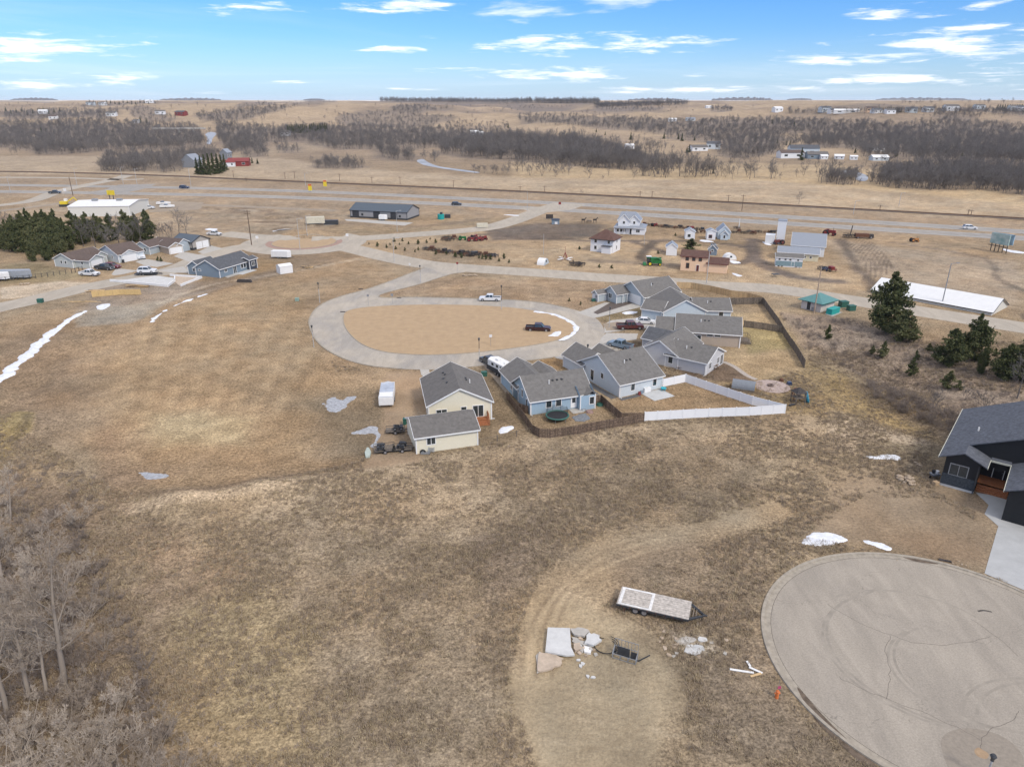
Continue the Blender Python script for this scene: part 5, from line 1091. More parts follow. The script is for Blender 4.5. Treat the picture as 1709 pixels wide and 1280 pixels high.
# silver car on a black trailer at the left street
def tandem_trailer(label, p, rz, L, W_, h, deckm, frame=M_DARK, name='flatbed_trailer', rails=0, group=None, r=.36):
    t = thing(name, label, 'trailer', p, R(rz), group); n = max(5, int(W_ / .26))
    for i in range(n):
        w = W_ / n; MB().box((0, -W_ / 2 + w * (i + .5), h + .03 + .004 * ((i * 7) % 3)), (L, w - .022, .05)).build('deck_plank', deckm, t)
    f = MB()
    for s in (-1, 1): f.box((0, s * (W_ / 2 - .0), h - .09), (L, .09, .2)); f.bar((L / 2, s * (W_ / 2 - .15), h - .12), (L / 2 + 1.5, 0, h - .2), .12, .16)
    for i in range(9): f.box((-L / 2 + L * (i + .5) / 9, 0, h - .1), (.07, W_ - .1, .12))
    for s in (-1, 1): f.box((-L / 2 + .04 if s < 0 else L / 2 - .04, 0, h - .09), (.09, W_, .2))
    f.build('frame', frame, t)
    for x in (-L * .17 - .46, -L * .17 + .46):
        for s in (-1, 1): wheel(t, x, s * (W_ / 2 + .02) if h < .6 else s * (W_ / 2 - .08), r)
    MB().tube((L / 2 + 1.25, 0, 0), (L / 2 + 1.25, 0, h + .1), .05, n=6).build('jack', frame, t)
    MB().box((L / 2 + 1.62, 0, h - .18), (.3, .12, .12)).build('coupler', frame, t)
    return t
tt = tandem_trailer('black tandem car trailer carrying a white sport utility vehicle, by the new foundation', at(245, 459), 4, 6.5, 2.1, .6, M_DARK)
vehicle('suv', 'white sport utility vehicle loaded on a black trailer', at(247, 459), 4, P_WH, 'car', z=.66, sc=1.1)
# ---------------------------------------------------------------- foreground flatbed
_a, _b = Vector(g0(1052, 1008)), Vector(g0(1166, 1024))
fb = tandem_trailer('grey wood-decked flatbed trailer with white edged tail ramp, in the foreground dirt lot', (0, 0, 0), 0, 7.5, 2.45, .85, mat('grey_deck_planks', (.50, .45, .39), .9, var=.22, scale=3), M_DARK, r=.42)
_p = [G(*q) for q in [(1042, 1000)]]
fx0, fx1 = Vector(g0(1052, 1010)), None
def pz(px, py, z): g = g0(px, py); k = (CAMH - z) / CAMH; return Vector((g[0] * k, g[1] * k))
c0, c1, c2, c3 = pz(1026, 1006, .9), pz(1147, 1033, .9), pz(1157, 1004, .9), pz(1041, 979, .9)
cen = (c0 + c1 + c2 + c3) / 4; dl = ((c1 - c0) + (c2 - c3)) / 2; wd = ((c3 - c0) + (c2 - c1)).length / 2
print('flatbed', cen, dl.length, wd, math.degrees(math.atan2(dl.y, dl.x)))
fb.location = (cen.x, cen.y, 0); fb.rotation_euler = (0, 0, math.atan2(dl.y, dl.x)); fb.scale = (dl.length / 7.5, dl.length / 7.5 if wd < 0 else wd / 2.45, 1.0)
for (x, y, a, b_) in ((-3.45, 0, .32, 2.4), (-.25, 0, .30, 2.4)): MB().box((x, y, .925), (a, b_, .02)).build('white_plate', mat('worn_white_paint', (.72, .70, .66), .7, var=.15, scale=2), fb)
for s in (-1, 1): MB().box((-1.85, s * 1.1, .925), (2.9, .2, .02)).build('white_plate', MATS['worn_white_paint'], fb)
MB().box((-2.9, -1.2, .4), (.08, .08, .8)).build('stabiliser_leg', M_RUST, fb)
MB().bar((3.75, -.9, .7), (5.2, 0, .6), .14).build('drawbar', M_DARK, fb); MB().bar((3.75, .9, .7), (5.2, 0, .6), .14).build('drawbar', M_DARK, fb)
for i in range(3): MB().bar((3.8 + i * .3, -.8 + i * .2, .72), (3.8 + i * .3, .8 - i * .2, .72), .1).build('timber', M_WOODG, fb)
for i in range(8): MB().box((-3.2 + i * .9, -1.26, .78), (.12, .05, .12)).build('stake_pocket', M_RUST, fb)
# ---------------------------------------------------------------- slabs and scrap in the dirt lot
def slab_thing(label, pts, z0, z1, m, name='concrete_slab', cat='concrete slab', group=None, jit=.12):
    q = W(pts); cx = sum(p[0] for p in q) / len(q); cy = sum(p[1] for p in q) / len(q)
    pl = []
    for i in range(len(q)):
        a, b_ = q[i], q[(i + 1) % len(q)]; pl.append((a[0] - cx, a[1] - cy))
        if jit: 
            for t in (.33, .66): pl.append((a[0] + (b_[0] - a[0]) * t - cx + random.uniform(-jit, jit), a[1] + (b_[1] - a[1]) * t - cy + random.uniform(-jit, jit)))
    o = MB().prism(pl, z0, z1).build(name, m); o.location = (cx, cy, 0); tag(o, label, cat, group); return o
M_SLABW = mat('pale_slab', (.56, .55, .52), .8, var=.08, scale=1.2); M_SLABT = mat('tan_slab', (.50, .40, .30), .85, var=.12, scale=1.5, bump=.3)
slab_thing('large smooth pale concrete slab lying flat on the slab pile', [(914, 1052), (951, 1053), (953, 1085), (959, 1098), (945, 1099), (910, 1092)], .25, .42, M_SLABW, jit=0)
slab_thing('broken tan concrete slab at the lower left of the pile', [(899, 1092), (925, 1094), (940, 1101), (935, 1113), (912, 1121), (897, 1122)], .05, .24, M_SLABT)
slab_thing('thin chipped slab edge under the tan slab', [(894, 1095), (900, 1088), (912, 1094), (905, 1118), (896, 1124)], 0, .1, M_CONC)
slab_thing('upper broken slab piece right of the large pale slab', [(952, 1053), (972, 1052), (984, 1058), (975, 1066), (958, 1063)], .15, .38, M_CONC)
slab_thing('tilted broken slab piece at the right end of the pile', [(983, 1060), (998, 1064), (1004, 1072), (990, 1081), (975, 1078)], .12, .4, M_SLABW)
slab_thing('narrow sliver of concrete between the broken slabs', [(954, 1065), (976, 1072), (976, 1080), (957, 1074)], .02, .2, M_CONC)
slab_thing('small tan chunk of concrete below the broken slabs', [(957, 1078), (968, 1076), (971, 1086), (960, 1089)], 0, .35, M_SLABT)
slab_thing('small white block with red stripe beside the slab pile', [(974, 1080), (986, 1082), (986, 1092), (975, 1090)], 0, .22, M_WHITE, 'block', 'block', jit=0)
for i, (x, y) in enumerate([(966, 1102), (972, 1108), (981, 1129), (990, 1131), (969, 1112)]):
    o = MB().prism([(random.uniform(.12, .3) * math.cos(t), random.uniform(.12, .3) * math.sin(t)) for t in (0, 1.1, 2.3, 3.4, 4.8)], 0, .12).build('concrete_chip', M_SLABW); g = G(x, y); o.location = g
    tag(o, 'small pale concrete chip scattered below the slab pile', 'concrete chip', 'concrete chips below the slab pile')
o = MB(); g = g0(1010, 1079)
for k in range(3): o.ring((g[0] + k * .06, g[1] + .05 * k, .12 + .05 * k), 1.05 + .1 * k, .035, n=22, arc=(.3 * k, 5.4 + .2 * k))
tag(o.build('hose', M_BLACK), 'loose loop of black hose between the slabs and the steel rack', 'hose')
for i in range(14):
    g = G(random.uniform(962, 1000), random.uniform(1062, 1096)); o = MB().prism([(random.uniform(.12, .34) * math.cos(t), random.uniform(.10, .26) * math.sin(t)) for t in (0, 1.2, 2.4, 3.5, 4.9)], 0, random.uniform(.1, .3)).build('rubble_chunk', random.choice((M_CONC, M_SLABT, M_SLABW, M_STONE))); o.location = g; o.rotation_euler = (random.uniform(-.3, .3), random.uniform(-.3, .3), random.uniform(0, 6)); tag(o, 'small broken chunk in the rubble right of the large pale slab', 'rubble chunk', 'broken chunks right of the large pale slab')
for i in range(16):
    g = G(random.uniform(1100, 1212), random.uniform(1052, 1098)); o = MB().prism([(random.uniform(.12, .4) * math.cos(t), random.uniform(.10, .3) * math.sin(t)) for t in (0, 1.2, 2.4, 3.5, 4.9)], -.05, random.uniform(.04, .12)).build('rubble_chunk', random.choice((M_CONC, M_SLABT, M_STONE))); o.location = g; o.rotation_euler = (0, 0, random.uniform(0, 6)); tag(o, 'small pale chunk strewn around the rubble patch below the flatbed', 'rubble chunk', 'chunks strewn around the rubble patch')
# steel rack lying on the dirt
rk = thing('steel_rack', 'grey steel rack frame with dark panel inside, on the dirt right of the slabs', 'rack', (*g0(1043, 1098), 0), R(-24))
def rb(a, b_, n='rail', m=M_STEEL, w=.05): MB().bar(a, b_, w).build(n, m, rk)
for z in (.06, .9, 1.75):
    rb((-1.15, .35, z), (1.15, .35, z)); 
for z in (.06, .55): rb((-1.15, -.45, z), (1.15, -.45, z))
for i in range(8): x = -1.15 + i * 2.3 / 7; rb((x, .35, .05), (x, .35, 1.75), 'bar', w=.04)
for i in range(4): x = -1.15 + i * 2.3 / 3; rb((x, -.45, .06), (x, .35, .06)); rb((x, -.45, .05), (x, -.45, .55), 'bar')
for s in (-1.15, 1.15): rb((s, -.45, .55), (s, .35, 1.0)); rb((s, -.45, .06), (s, .35, .9))
MB().box((-.2, .1, .62), (1.2, .06, 1.0)).build('panel', M_DARK, rk); MB().box((.85, .1, .5), (.6, .06, .8)).build('panel', M_DARK, rk)
rb((1.3, -.1, .2), (2.3, .35, .95), 'tow_bar', M_DARK, .09)
for i, (x, y, s) in enumerate([(1140, 1070, .9), (1155, 1085, 1.0), (1165, 1082, .8), (1151, 1068, .7), (1172, 1068, .6)]):
    n = 9; o = MB().prism([(s * random.uniform(.6, 1) * math.cos(6.28 * k / n), s * random.uniform(.5, .8) * math.sin(6.28 * k / n)) for k in range(n)], 0, .06 + .017 * i).build('concrete_fragment', [M_CONC, M_SLABW, M_CONCN][i % 3]); o.location = G(x, y)
    tag(o, 'flat broken concrete fragment in the pale rubble patch below the flatbed', 'concrete fragment', 'flat fragments in the rubble patch')
for i, (a, b_, lab) in enumerate([((1218, 1117), (1258, 1123), 'long white board, the left one of the crossed boards by the kerb'), ((1246, 1104), (1252, 1113), 'short white board at the top of the crossed boards'), ((1250, 1115), (1272, 1125), 'white board, middle right of the crossed boards'), ((1252, 1131), (1270, 1126), 'tan board, lowest of the crossed boards')]):
    A_, B_ = Vector(g0(*a)), Vector(g0(*b_)); c = (A_ + B_) / 2
    o = MB().bar((A_.x - c.x, A_.y - c.y, .05 + .05 * i), (B_.x - c.x, B_.y - c.y, .05 + .05 * i), .22, .06).build('board', M_WOODN if i == 3 else M_WHITE); o.location = (c.x, c.y, 0); tag(o, lab, 'board')
hy = thing('fire_hydrant', 'small orange hydrant with pink flag and whip marker beside the kerb', 'hydrant', (*g0(1296, 1164), 0))
MB().tube((0, 0, 0), (0, 0, .75), .17, .14, 10).build('barrel', M_ORANGE, hy); MB().tube((0, 0, .75), (0, 0, .92), .19, .05, 10).build('bonnet', M_ORANGE, hy); MB().tube((-.25, 0, .55), (.25, 0, .55), .07, n=8).build('nozzle', M_ORANGE, hy)
MB().tube((0, .05, .8), (.05, .05, 2.1), .014, n=4).build('marker_whip', M_STEEL, hy); MB().box((.12, .05, 1.15), (.28, .03, .32)).build('flag', mat('pink_flag', (.45, .08, .16), .7), hy)
# street lamps
def lamp(label, px, py, h, low=M_POLEG, up=M_DARK, frac=.45, group='black lantern street lamps', r=.055, head='lantern'):
    g = G(px, py); t = thing('street_lamp', label, 'street lamp', g, 0, group)
    MB().tube((0, 0, 0), (0, 0, h * (1 - frac)), r * 1.5, r, 8).build('pole', low, t)
    MB().tube((0, 0, h * (1 - frac)), (0, 0, h - .5), r, r, 8).build('upper_pole', up, t)
    MB().tube((0, 0, h - .5), (0, 0, h - .1), .12, .22, 8).build('lantern', M_GLASS, t); MB().tube((0, 0, h - .1), (0, 0, h + .06), .26, .14, 8).build('lamp_cap', M_DARK, t); MB().tube((0, 0, h - .56), (0, 0, h - .5), .15, .12, 8).build('collar', M_DARK, t)
    return t
lamp('grey street lamp with black lantern in the turning circle, bottom right corner', 1645, 1300, 2.6, r=.07, frac=.22)
lamp('street lamp with black upper pole standing behind the white pickup', 837, 517, 6.4, frac=.62)
lamp('street lamp between the driveways of the farthest loop houses', 1016.5, 547, 5.0)
lamp('street lamp rising behind the pale blue house', 980, 606, 4.0)
lamp('street lamp on the near kerb between the cream and blue houses', 800, 603, 5.0)
lamp('street lamp at the neck of the loop street', 702, 471, 5.0, frac=.4)
lamp('street lamp on the outer kerb at the upper left of the loop', 534, 506, 5.5, frac=.3)
lamp('street lamp at the outer kerb on the leftmost bend of the loop', 524, 580, 5.0, frac=.3)
# poles
def pole(label, px, py, top, m=M_POLEW, r=.13, arm=0, name='utility_pole', cat='utility pole', group=None, head=0, h=None):
    g = G(px, py); d = g.y; h = h or (py - top) / FPX * (g.y / math.cos(PITCH)) * 1.02
    z_cam = g.y * math.cos(PITCH) + (CAMH - g.z) * math.sin(PITCH); h = (py - top) * z_cam / FPX / math.cos(PITCH) * 1.0 if h is None else (py - top) * z_cam / FPX * 1.04
    t = thing(name, label, cat, g, 0, group); MB().tube((0, 0, 0), (0, 0, h), r * 1.2, r * .8, 6).build('pole', m, t)
    if arm: MB().bar((-1.1, 0, h - .5), (1.1, 0, h - .5), .14).build('crossarm', m, t)
    if arm > 1: MB().bar((-1.1, 0, h - 1.4), (1.1, 0, h - 1.4), .14).build('crossarm', m, t)
    if head: MB().bar((0, 0, h - .1), (1.6, 0, h + .15), .09).build('arm', m, t); MB().box((1.7, 0, h + .12), (.7, .28, .14)).build('lamp_head', m, t)
    return t
for (lab, x, y, tp, kw) in [
    ('dark utility pole with crossarm between the workshop and roundabout', 420, 409, 354, dict(arm=2, r=.16)),
    ('dark leaning utility pole beside the highway at far left', 122, 327, 298, dict(r=.17)),
    ('bare tan wooden pole in front of the teal-roofed pump house', 1358.5, 523, 449, dict(m=mat('tan_pole', (.42, .32, .24), .9), r=.14)),
    ('grey pole in front of the long white-roofed storage building', 1571.5, 510, 442, dict(m=M_STEEL, r=.12, head=1)),
    ('tall pale street light at the roundabout, left of two', 501, 417, 368, dict(m=M_POLEG, r=.08, head=1)),
    ('tall pale street light at the roundabout, right of two', 513, 394, 362, dict(m=M_POLEG, r=.08, head=1)),
    ('tall street light at the young tree planting', 658, 438, 400, dict(m=M_POLEG, r=.08, head=1)),
    ('tall street light in front of the grey steel building', 663, 387, 354, dict(m=M_POLEG, r=.08, head=1)),
    ('flag pole right of the half-round white hut', 907, 425, 392, dict(m=M_POLEG, r=.06)),
    ('tall grey street light in front of the peach depot', 1179, 473, 412, dict(m=M_POLEG, r=.1, head=1)),
    ('pale highway light pole above the grey steel building road', 880, 352, 322, dict(m=M_POLEG, r=.08)),
    ('twin white flag poles behind the blue church', 1233, 381, 366, dict(m=M_WHITE, r=.15)),
    ('pale pole standing in front of the white farmhouse', 1075, 408, 380, dict(m=M_POLEG, r=.06))]:
    pole(lab, x, y, tp, **kw)
for i, (x, y, tp) in enumerate([(18, 322, 296), (129, 311, 284), (206, 308, 282), (229, 309, 284), (319, 312, 284), (510, 310, 291), (1500, 344, 324), (1424, 358, 337)]):
    pole('thin pale highway light pole, number-free row' if 0 else 'thin pale light pole on the highway, ' + ('beside the left edge' , 'left of the side road mouth', 'at the highway crossing, left', 'at the highway crossing, right', 'above the dark blue car', 'left of the yellow median signs', 'behind the billboard, far side', 'above the silver barn, far side')[i], x, y, tp, m=M_POLEG, r=.1, head=1, group='highway light poles', name='light_pole', cat='light pole')
for i, (x, y, tp) in enumerate([(476, 299, 289), (492, 298, 287), (567, 303, 291), (621, 306, 296), (668, 308, 296), (757, 313, 302), (868, 318, 311), (909, 320, 311), (1068, 330, 320), (1088, 330, 320), (1238, 352, 327), (1215, 338, 326), (1615, 360, 350), (1620, 361, 351), (1468, 352, 343), (390, 296, 286), (411, 303, 297)]):
    _w = 'left of the yellow signs' if x < 520 else 'above the grey steel building' if x < 700 else 'left of the highway junction' if x < 900 else 'above the white farmhouse' if x < 1100 else 'above the museum sheds' if x < 1300 else 'above the billboard side'; pole('short brown line pole along the railway, ' + _w, x, y, tp, m=M_POLEW, r=.13, arm=1, group='line poles along the railway, ' + _w)
# small signs
def sign(label, px, py, h, m, shape='oct', s=.38):
    t = thing('road_sign', label, 'sign', G(px, py)); MB().tube((0, 0, 0), (0, 0, h), .035, n=5).build('post', M_STEEL, t); mb = MB()
    if shape == 'oct': mb.tube((0, -.05, h), (0, -.08, h), s, n=8)
    else: mb.box((0, -.06, h), (s * 2, .04, s * (2 if shape == 'sq' else 1.2)))
    mb.build('sign_plate', m, t)
sign('red stop sign at the mouth of the loop street', 763.5, 453, 2.6, M_RED); sign('brown back of a sign at the loop junction, left of two', 615, 508, 2.4, M_STEEL, 'sq', .3); sign('brown back of a sign at the loop junction, right of two', 655, 507, 2.4, M_STEEL, 'sq', .34)
sign('small white sign standing on the loop island near its lower edge', 819, 578, 2.4, M_WHITE, 'sq', .3); sign('white marker post on the lawn by the neck of the loop', 684, 447, 1.2, M_WHITE, 'sq', .25)
sign('white sign at the left of the roundabout junction', 430, 405, 2, M_WHITE, 'sq', .5); sign('white sign on the tip of the museum lawn', 580, 401, 2, M_WHITE, 'sq', .5)
sign('small white sign leaning on the left field', 110, 326, 3, M_WHITE, 'sq', .8); sign('red and white sign at the highway crossing', 934, 350, 3, M_RED, 'sq', .6)
for lab, x, y in (('yellow highway sign, nearer of the two on the median', 518, 321), ('yellow highway sign, farther of the two across the highway', 543, 314)):
    t = thing('warning_sign', lab, 'sign', G(x, y)); MB().box((0, 0, 2.2), (2.1, .15, 2.6)).build('sign_plate', M_YEL, t); MB().box((0, 0, 4.0), (1.9, .15, 1.0)).build('sign_cap', M_ORANGE, t); MB().tube((0, .1, 0), (0, .1, 3), .1, n=5).build('post', M_STEEL, t)
t = thing('yellow_sign', 'yellow roadside sign board behind the cream warehouse', 'sign', G(187, 334)); MB().box((0, 0, 3.8), (4.2, .5, 2.4), R(-8)).build('sign_plate', M_YEL, t)
for s in (-1, 1): MB().tube((s, 0, 0), (s, 0, 3), .2, n=6).build('post', M_DARK, t)
# billboard
gb = G(1664, 421); t = thing('billboard', 'green and blue roadside billboard on wooden posts, right edge by the highway', 'billboard', gb, R(-72))
MB().box((0, 0, 4.6), (7.0, .4, 3.6)).build('panel', mat('billboard_print', (.20, .33, .30), .6, var=.5, scale=.5, c2=(.5, .55, .5)), t); MB().box((0, 1.4, 4.6), (7.0, .4, 3.6), R(12)).build('panel', mat('billboard_print_blue', (.30, .42, .50), .6, var=.3, scale=.6), t)
for i in range(5): MB().tube((-3 + 1.5 * i, .4, 0), (-3 + 1.5 * i, .4, 3.2), .14, n=6).build('post', M_OLD, t)
MB().box((0, -.5, 2.2), (7, .8, .12)).build('catwalk', M_OLD, t)

# ---------------------------------------------------------------- fences
def fence(label, pts, h, post, panel, kind='picket', pm=None, step=2.4, name='fence', gap=.0):
    q = [Vector(p) for p in W(pts)]; o = thing(name, label, 'fence', (q[0].x, q[0].y, 0), 0, None, wc=True)
    for a, b_ in zip(q, q[1:]):
        L = (b_ - a).length; n = max(1, round(L / step)); d = (b_ - a) / L; nn = Vector((-d.y, d.x)); rz = math.atan2(d.y, d.x)
        for i in range(n + (1 if b_ is q[-1] else 0)):
            p = a + d * (L * i / n); z = float(hz(p.x, p.y)); MB().box((p.x, p.y, z + h / 2 - .05), (.13, .13, h + .16), rz).build('post', pm or post, o)
            if kind == 'vinyl': MB().box((p.x, p.y, z + h + .08), (.17, .17, .05), rz).build('post_cap', pm or post, o)
        for i in range(n):
            p0 = a + d * (L * i / n + .065); p1 = a + d * (L * (i + 1) / n - .065); z0 = float(hz(p0.x, p0.y)); z1 = float(hz(p1.x, p1.y))
            if kind == 'vinyl':
                MB().bar((p0.x, p0.y, z0 + h / 2 + .02), (p1.x, p1.y, z1 + h / 2 + .02), .04, h - .18).build('panel', panel, o)
                for zz in (h - .02, .12): MB().bar((p0.x, p0.y, z0 + zz), (p1.x, p1.y, z1 + zz), .07, .12).build('rail', panel, o)
            elif kind == 'picket':
                for zz in (.3, h * .55, h - .25): c0_ = p0 + nn * .05; c1_ = p1 + nn * .05; MB().bar((c0_.x, c0_.y, z0 + zz), (c1_.x, c1_.y, z1 + zz), .05, .09).build('rail', post, o)
            elif kind == 'rail':
                for zz in (h - .1,): MB().bar((p0.x, p0.y, z0 + zz), (p1.x, p1.y, z1 + zz), .04, .04).build('rail', post, o)
        if kind == 'picket':
            mb = MB(); k = int(L / .16)
            for i in range(k):
                p = a + d * ((i + .5) * L / k); z = float(hz(p.x, p.y)); hh = h + random.uniform(-.04, .04); mb.mi(random.choice((0, 0, 1))); mb.box((p.x, p.y, z + hh / 2 + .03), (.145, .025, hh), rz + random.uniform(-.03, .03))
            tag(mb.build('picket', list(panel), o), kind='stuff')
    return o
M_WB2 = mat('brown_fence_wood_dark', (.15, .105, .075), .9, var=.35, scale=4); M_WG2 = mat('weathered_wood_dark', (.135, .115, .095), .9, var=.3, scale=5); M_WN2 = mat('new_wood_dark', (.50, .35, .19), .85, var=.15, scale=4)  # darker tones of the fence woods, for posts, rails and some pickets
fence('white vinyl privacy fence around the pale blue house yard', [(1106, 646), (1143.5, 638), (1195, 656), (1255, 676), (1309.5, 690), (1250, 694), (1160, 697.5), (1075.5, 702.6)], 1.6, M_VINYL, M_VINYL, 'vinyl', name='vinyl_fence')
fence('brown wooden picket fence curving along the back of the blue house yard', [(1074, 704), (1038, 711), (995, 718), (957, 725.5), (918, 731), (900, 730), (889, 724), (873, 701), (856, 680), (846, 667)], 1.55, M_WB2, (M_WOODB, M_WB2), name='wooden_fence')
fence('brown wooden divider fence between the blue and pale blue house yards', [(986.5, 674), (1003, 672), (1018, 686), (1037, 703), (1074, 702.8)], 1.5, M_WB2, (M_WOODB, M_WB2), name='wooden_fence')
fence('short brown fence section beside the left wall of the blue house', [(864, 686), (881, 691)], 1.5, M_WB2, (M_WOODB, M_WB2), name='wooden_fence')
fence('dark weathered fence running down the right side of the back yards', [(1202, 508.5), (1240, 508), (1272.5, 507.5), (1285, 525), (1298, 543), (1306, 556), (1324, 582), (1342, 614)], 1.75, M_WG2, (M_WOODG, M_WG2), name='wooden_fence')
fence('weathered cross fence joining the tan house yard to the dark fence', [(1241, 546), (1273, 550), (1306, 555)], 1.6, M_WG2, (M_WOODG, M_WG2), name='wooden_fence')
fence('new yellow-tan wooden fence curving behind the powder blue house', [(1129, 480.5), (1154, 481.5), (1185, 487), (1219, 494.7), (1247, 499), (1270, 505)], 1.7, M_WN2, (M_WOODN, M_WN2), name='wooden_fence')
fence('black iron rail fence in front of the leftmost house', [(0, 470), (40, 467), (80, 462), (120, 456), (138, 451)], 1.3, M_DARK, M_DARK, 'rail', step=1.6, name='iron_fence')
fence('low wire fence with thin posts below the cream house lawn', [(800, 742), (830, 736), (862, 728), (888, 722)], 1.0, M_WOODG, M_WOODG, 'rail', step=3, name='wire_fence')
# ---------------------------------------------------------------- snow patches
def ragged(label, sd, bx, cell, z, m, wob, name='snow_patch', z0=.01, edge=.5):
    "thin sheet whose edge is eaten away by noise; sd gives the signed distance to its outline"
    x0, x1, y0, y1 = bx; nx = max(4, int((x1 - x0) / cell)); ny = max(4, int((y1 - y0) / cell)); X, Y = np.meshgrid(np.linspace(x0, x1, nx), np.linspace(y0, y1, ny)); x = X.ravel(); y = Y.ravel()
    d = -sd(x, y) + (fbm(x / wob / 3 + 7, y / wob / 3 + 2, 5) - .5) * wob * 2.4; h = np.clip(d / edge, 0, 1); zz = hz(x, y) + z0 + z * np.sqrt(h) * (.75 + .5 * fbm(x / .8, y / .8, 3)); zz = np.where(d <= 0, hz(x, y) - .03 + (z0 if z0 > .05 else 0), zz)
    f = []
    for j in range(ny - 1):
        for i in range(nx - 1):
            a = j * nx + i
            if max(d[a], d[a + 1], d[a + nx], d[a + nx + 1]) > 0: f.append((a, a + 1, a + nx + 1, a + nx))
    u = sorted({k for q in f for k in q}); ix = {k: i for i, k in enumerate(u)}; cx, cy = (x0 + x1) / 2, (y0 + y1) / 2; c0 = float(hz(cx, cy)); mb = MB()
    mb.v = [(x[k] - cx, y[k] - cy, zz[k] - c0) for k in u]; mb.f = [tuple(ix[k] for k in q) for q in f]; mb.m = [0] * len(f)
    o = mb.build(name, m, smooth=True); o.location = (cx, cy, c0); tag(o, label, 'snow' if m is M_SNOW else 'slush'); return o
def snow(label, pts, z=.12, m=M_SNOW, wob=.4, z0=.01):
    q = W(pts, 3, True); xs = [p[0] for p in q]; ys = [p[1] for p in q]; S = math.sqrt((max(xs) - min(xs)) * (max(ys) - min(ys))); cell = max(.12, S / 55); wob = min(max(.25, S * .10), 1.4) * (2.6 if m is M_ICE else 1); pad = wob
    return ragged(label, lambda x, y: poly_d(x, y, q), (min(xs) - pad, max(xs) + pad, min(ys) - pad, max(ys) + pad), cell, z, m, wob, z0=z0, edge=.45 if m is M_SNOW else 2)
def drift(label, c, w, z=.25, z0=.01, wob=.5, name='snow_drift', n=5):
    q = smooth(W(c), n); xs = [p[0] for p in q]; ys = [p[1] for p in q]; L_ = len(q)
    def sd(x, y):
        best = np.full(x.shape, 1e9)
        for i in range(L_ - 1):
            ww = w * min(1, .25 + (L_ - 1 - i) / L_ * 3); best = np.minimum(best, segd(x, y, q[i], q[i + 1]) - ww)
        return best
    return ragged(label, sd, (min(xs) - 2 * w, max(xs) + 2 * w, min(ys) - 2 * w, max(ys) + 2 * w), max(.16, w / 7), z, M_SNOW, wob, name, z0, edge=w)
drift('long white snow drift lying in the ditch at the left', [(-10, 640), (6, 630), (24, 612), (40, 598), (58, 580), (75, 566), (95, 549), (115, 535), (130, 526), (143, 520)], 1.05, .3, wob=.85)
drift('curved snow rim along the right end of the loop island', [(893, 521), (925, 526), (950, 537), (962, 548), (955, 559), (940, 567), (928, 570)], .5, .16, z0=.16, wob=.5)
drift('thin snow line in the muddy ditch below the slate blue house', [(252, 537), (270, 522), (290, 511), (318, 500), (345, 491)], .35, .1, wob=.8)
for lab, pts, m in [
    ('bright oval snow patch above the turning circle', [(1339, 905), (1352, 891), (1375, 889), (1400, 893), (1414, 902), (1395, 908), (1370, 910), (1350, 908)], M_SNOW),
    ('narrow snow strip right of the oval patch above the turning circle', [(1440, 901), (1460, 904), (1490, 914), (1482, 918), (1460, 911), (1445, 906)], M_SNOW),
    ('white snow strip in the hollow left of the black house', [(1435, 760), (1460, 762), (1480, 758), (1497, 761), (1502, 767), (1480, 767), (1455, 765)], M_SNOW),
    ('icy grey puddle on the lawn left of the white trailer', [(536, 684), (545, 668), (558, 664), (572, 669), (594, 660), (596, 666), (580, 678), (565, 690), (548, 690)], M_ICE),
    ('slushy snow above the small utility trailers', [(583, 724), (600, 716), (620, 711), (638, 712), (636, 728), (628, 745), (619, 742), (624, 728), (600, 727)], M_ICE),
    ('snow streak on the lawn between the cream and blue houses', [(832, 719), (842, 712), (855, 710), (857, 715), (846, 721), (836, 723)], M_SNOW),
    ('snow patch on the island right of the maroon pickup', [(917, 560), (925, 556), (935, 554), (937, 558), (930, 562), (918, 562)], M_SNOW),
    ('small oval snow patch on the lawn between driveways', [(1038, 522), (1050, 519.5), (1063, 520.5), (1061, 523), (1045, 524.5)], M_SNOW),
    ('thin icy patch on the bank at the left above the foreground', [(224, 790), (240, 786), (262, 790), (275, 795), (262, 799), (240, 797)], M_ICE),
    ('snow remains on the building site below the lumber stack', [(160, 512), (172, 508), (184, 508), (178, 514), (166, 517)], M_SNOW),
    ('white snow strip on the museum drive in front of the church', [(1168, 401), (1180, 401), (1191, 403.5), (1185, 404.5), (1172, 403.5)], M_SNOW),
    ('white snow strip below the rounded wagon hut', [(1218, 435), (1228, 436), (1236, 439), (1224, 440)], M_SNOW),
    ('snow patch on the museum drive left of the silver barn', [(1272, 404), (1282, 406), (1288, 409), (1280, 409)], M_SNOW),
    ('small snow pile behind the depot wing', [(1222, 456), (1232, 458), (1239, 461), (1230, 461.5)], M_SNOW),
    ('snow strip in the field behind the grey steel building', [(840, 359), (850, 358.6), (866, 359.6), (860, 360.6)], M_SNOW),
    ('snow strip by the billboard at the right edge', [(1672, 415), (1690, 418), (1709, 421), (1709, 423), (1685, 421)], M_SNOW),
    ('snow strip on the gravel beside the containers', [(455, 386), (470, 384.5), (490, 385), (486, 387), (462, 387.5)], M_SNOW),
    ('thin snow patch on the lot behind the workshop', [(342, 383), (352, 381.5), (364, 383), (355, 385)], M_SNOW)]:
    snow(lab, pts, .10 if m is M_SNOW else .02, m, z0=.155 if 'island' in lab else .01)
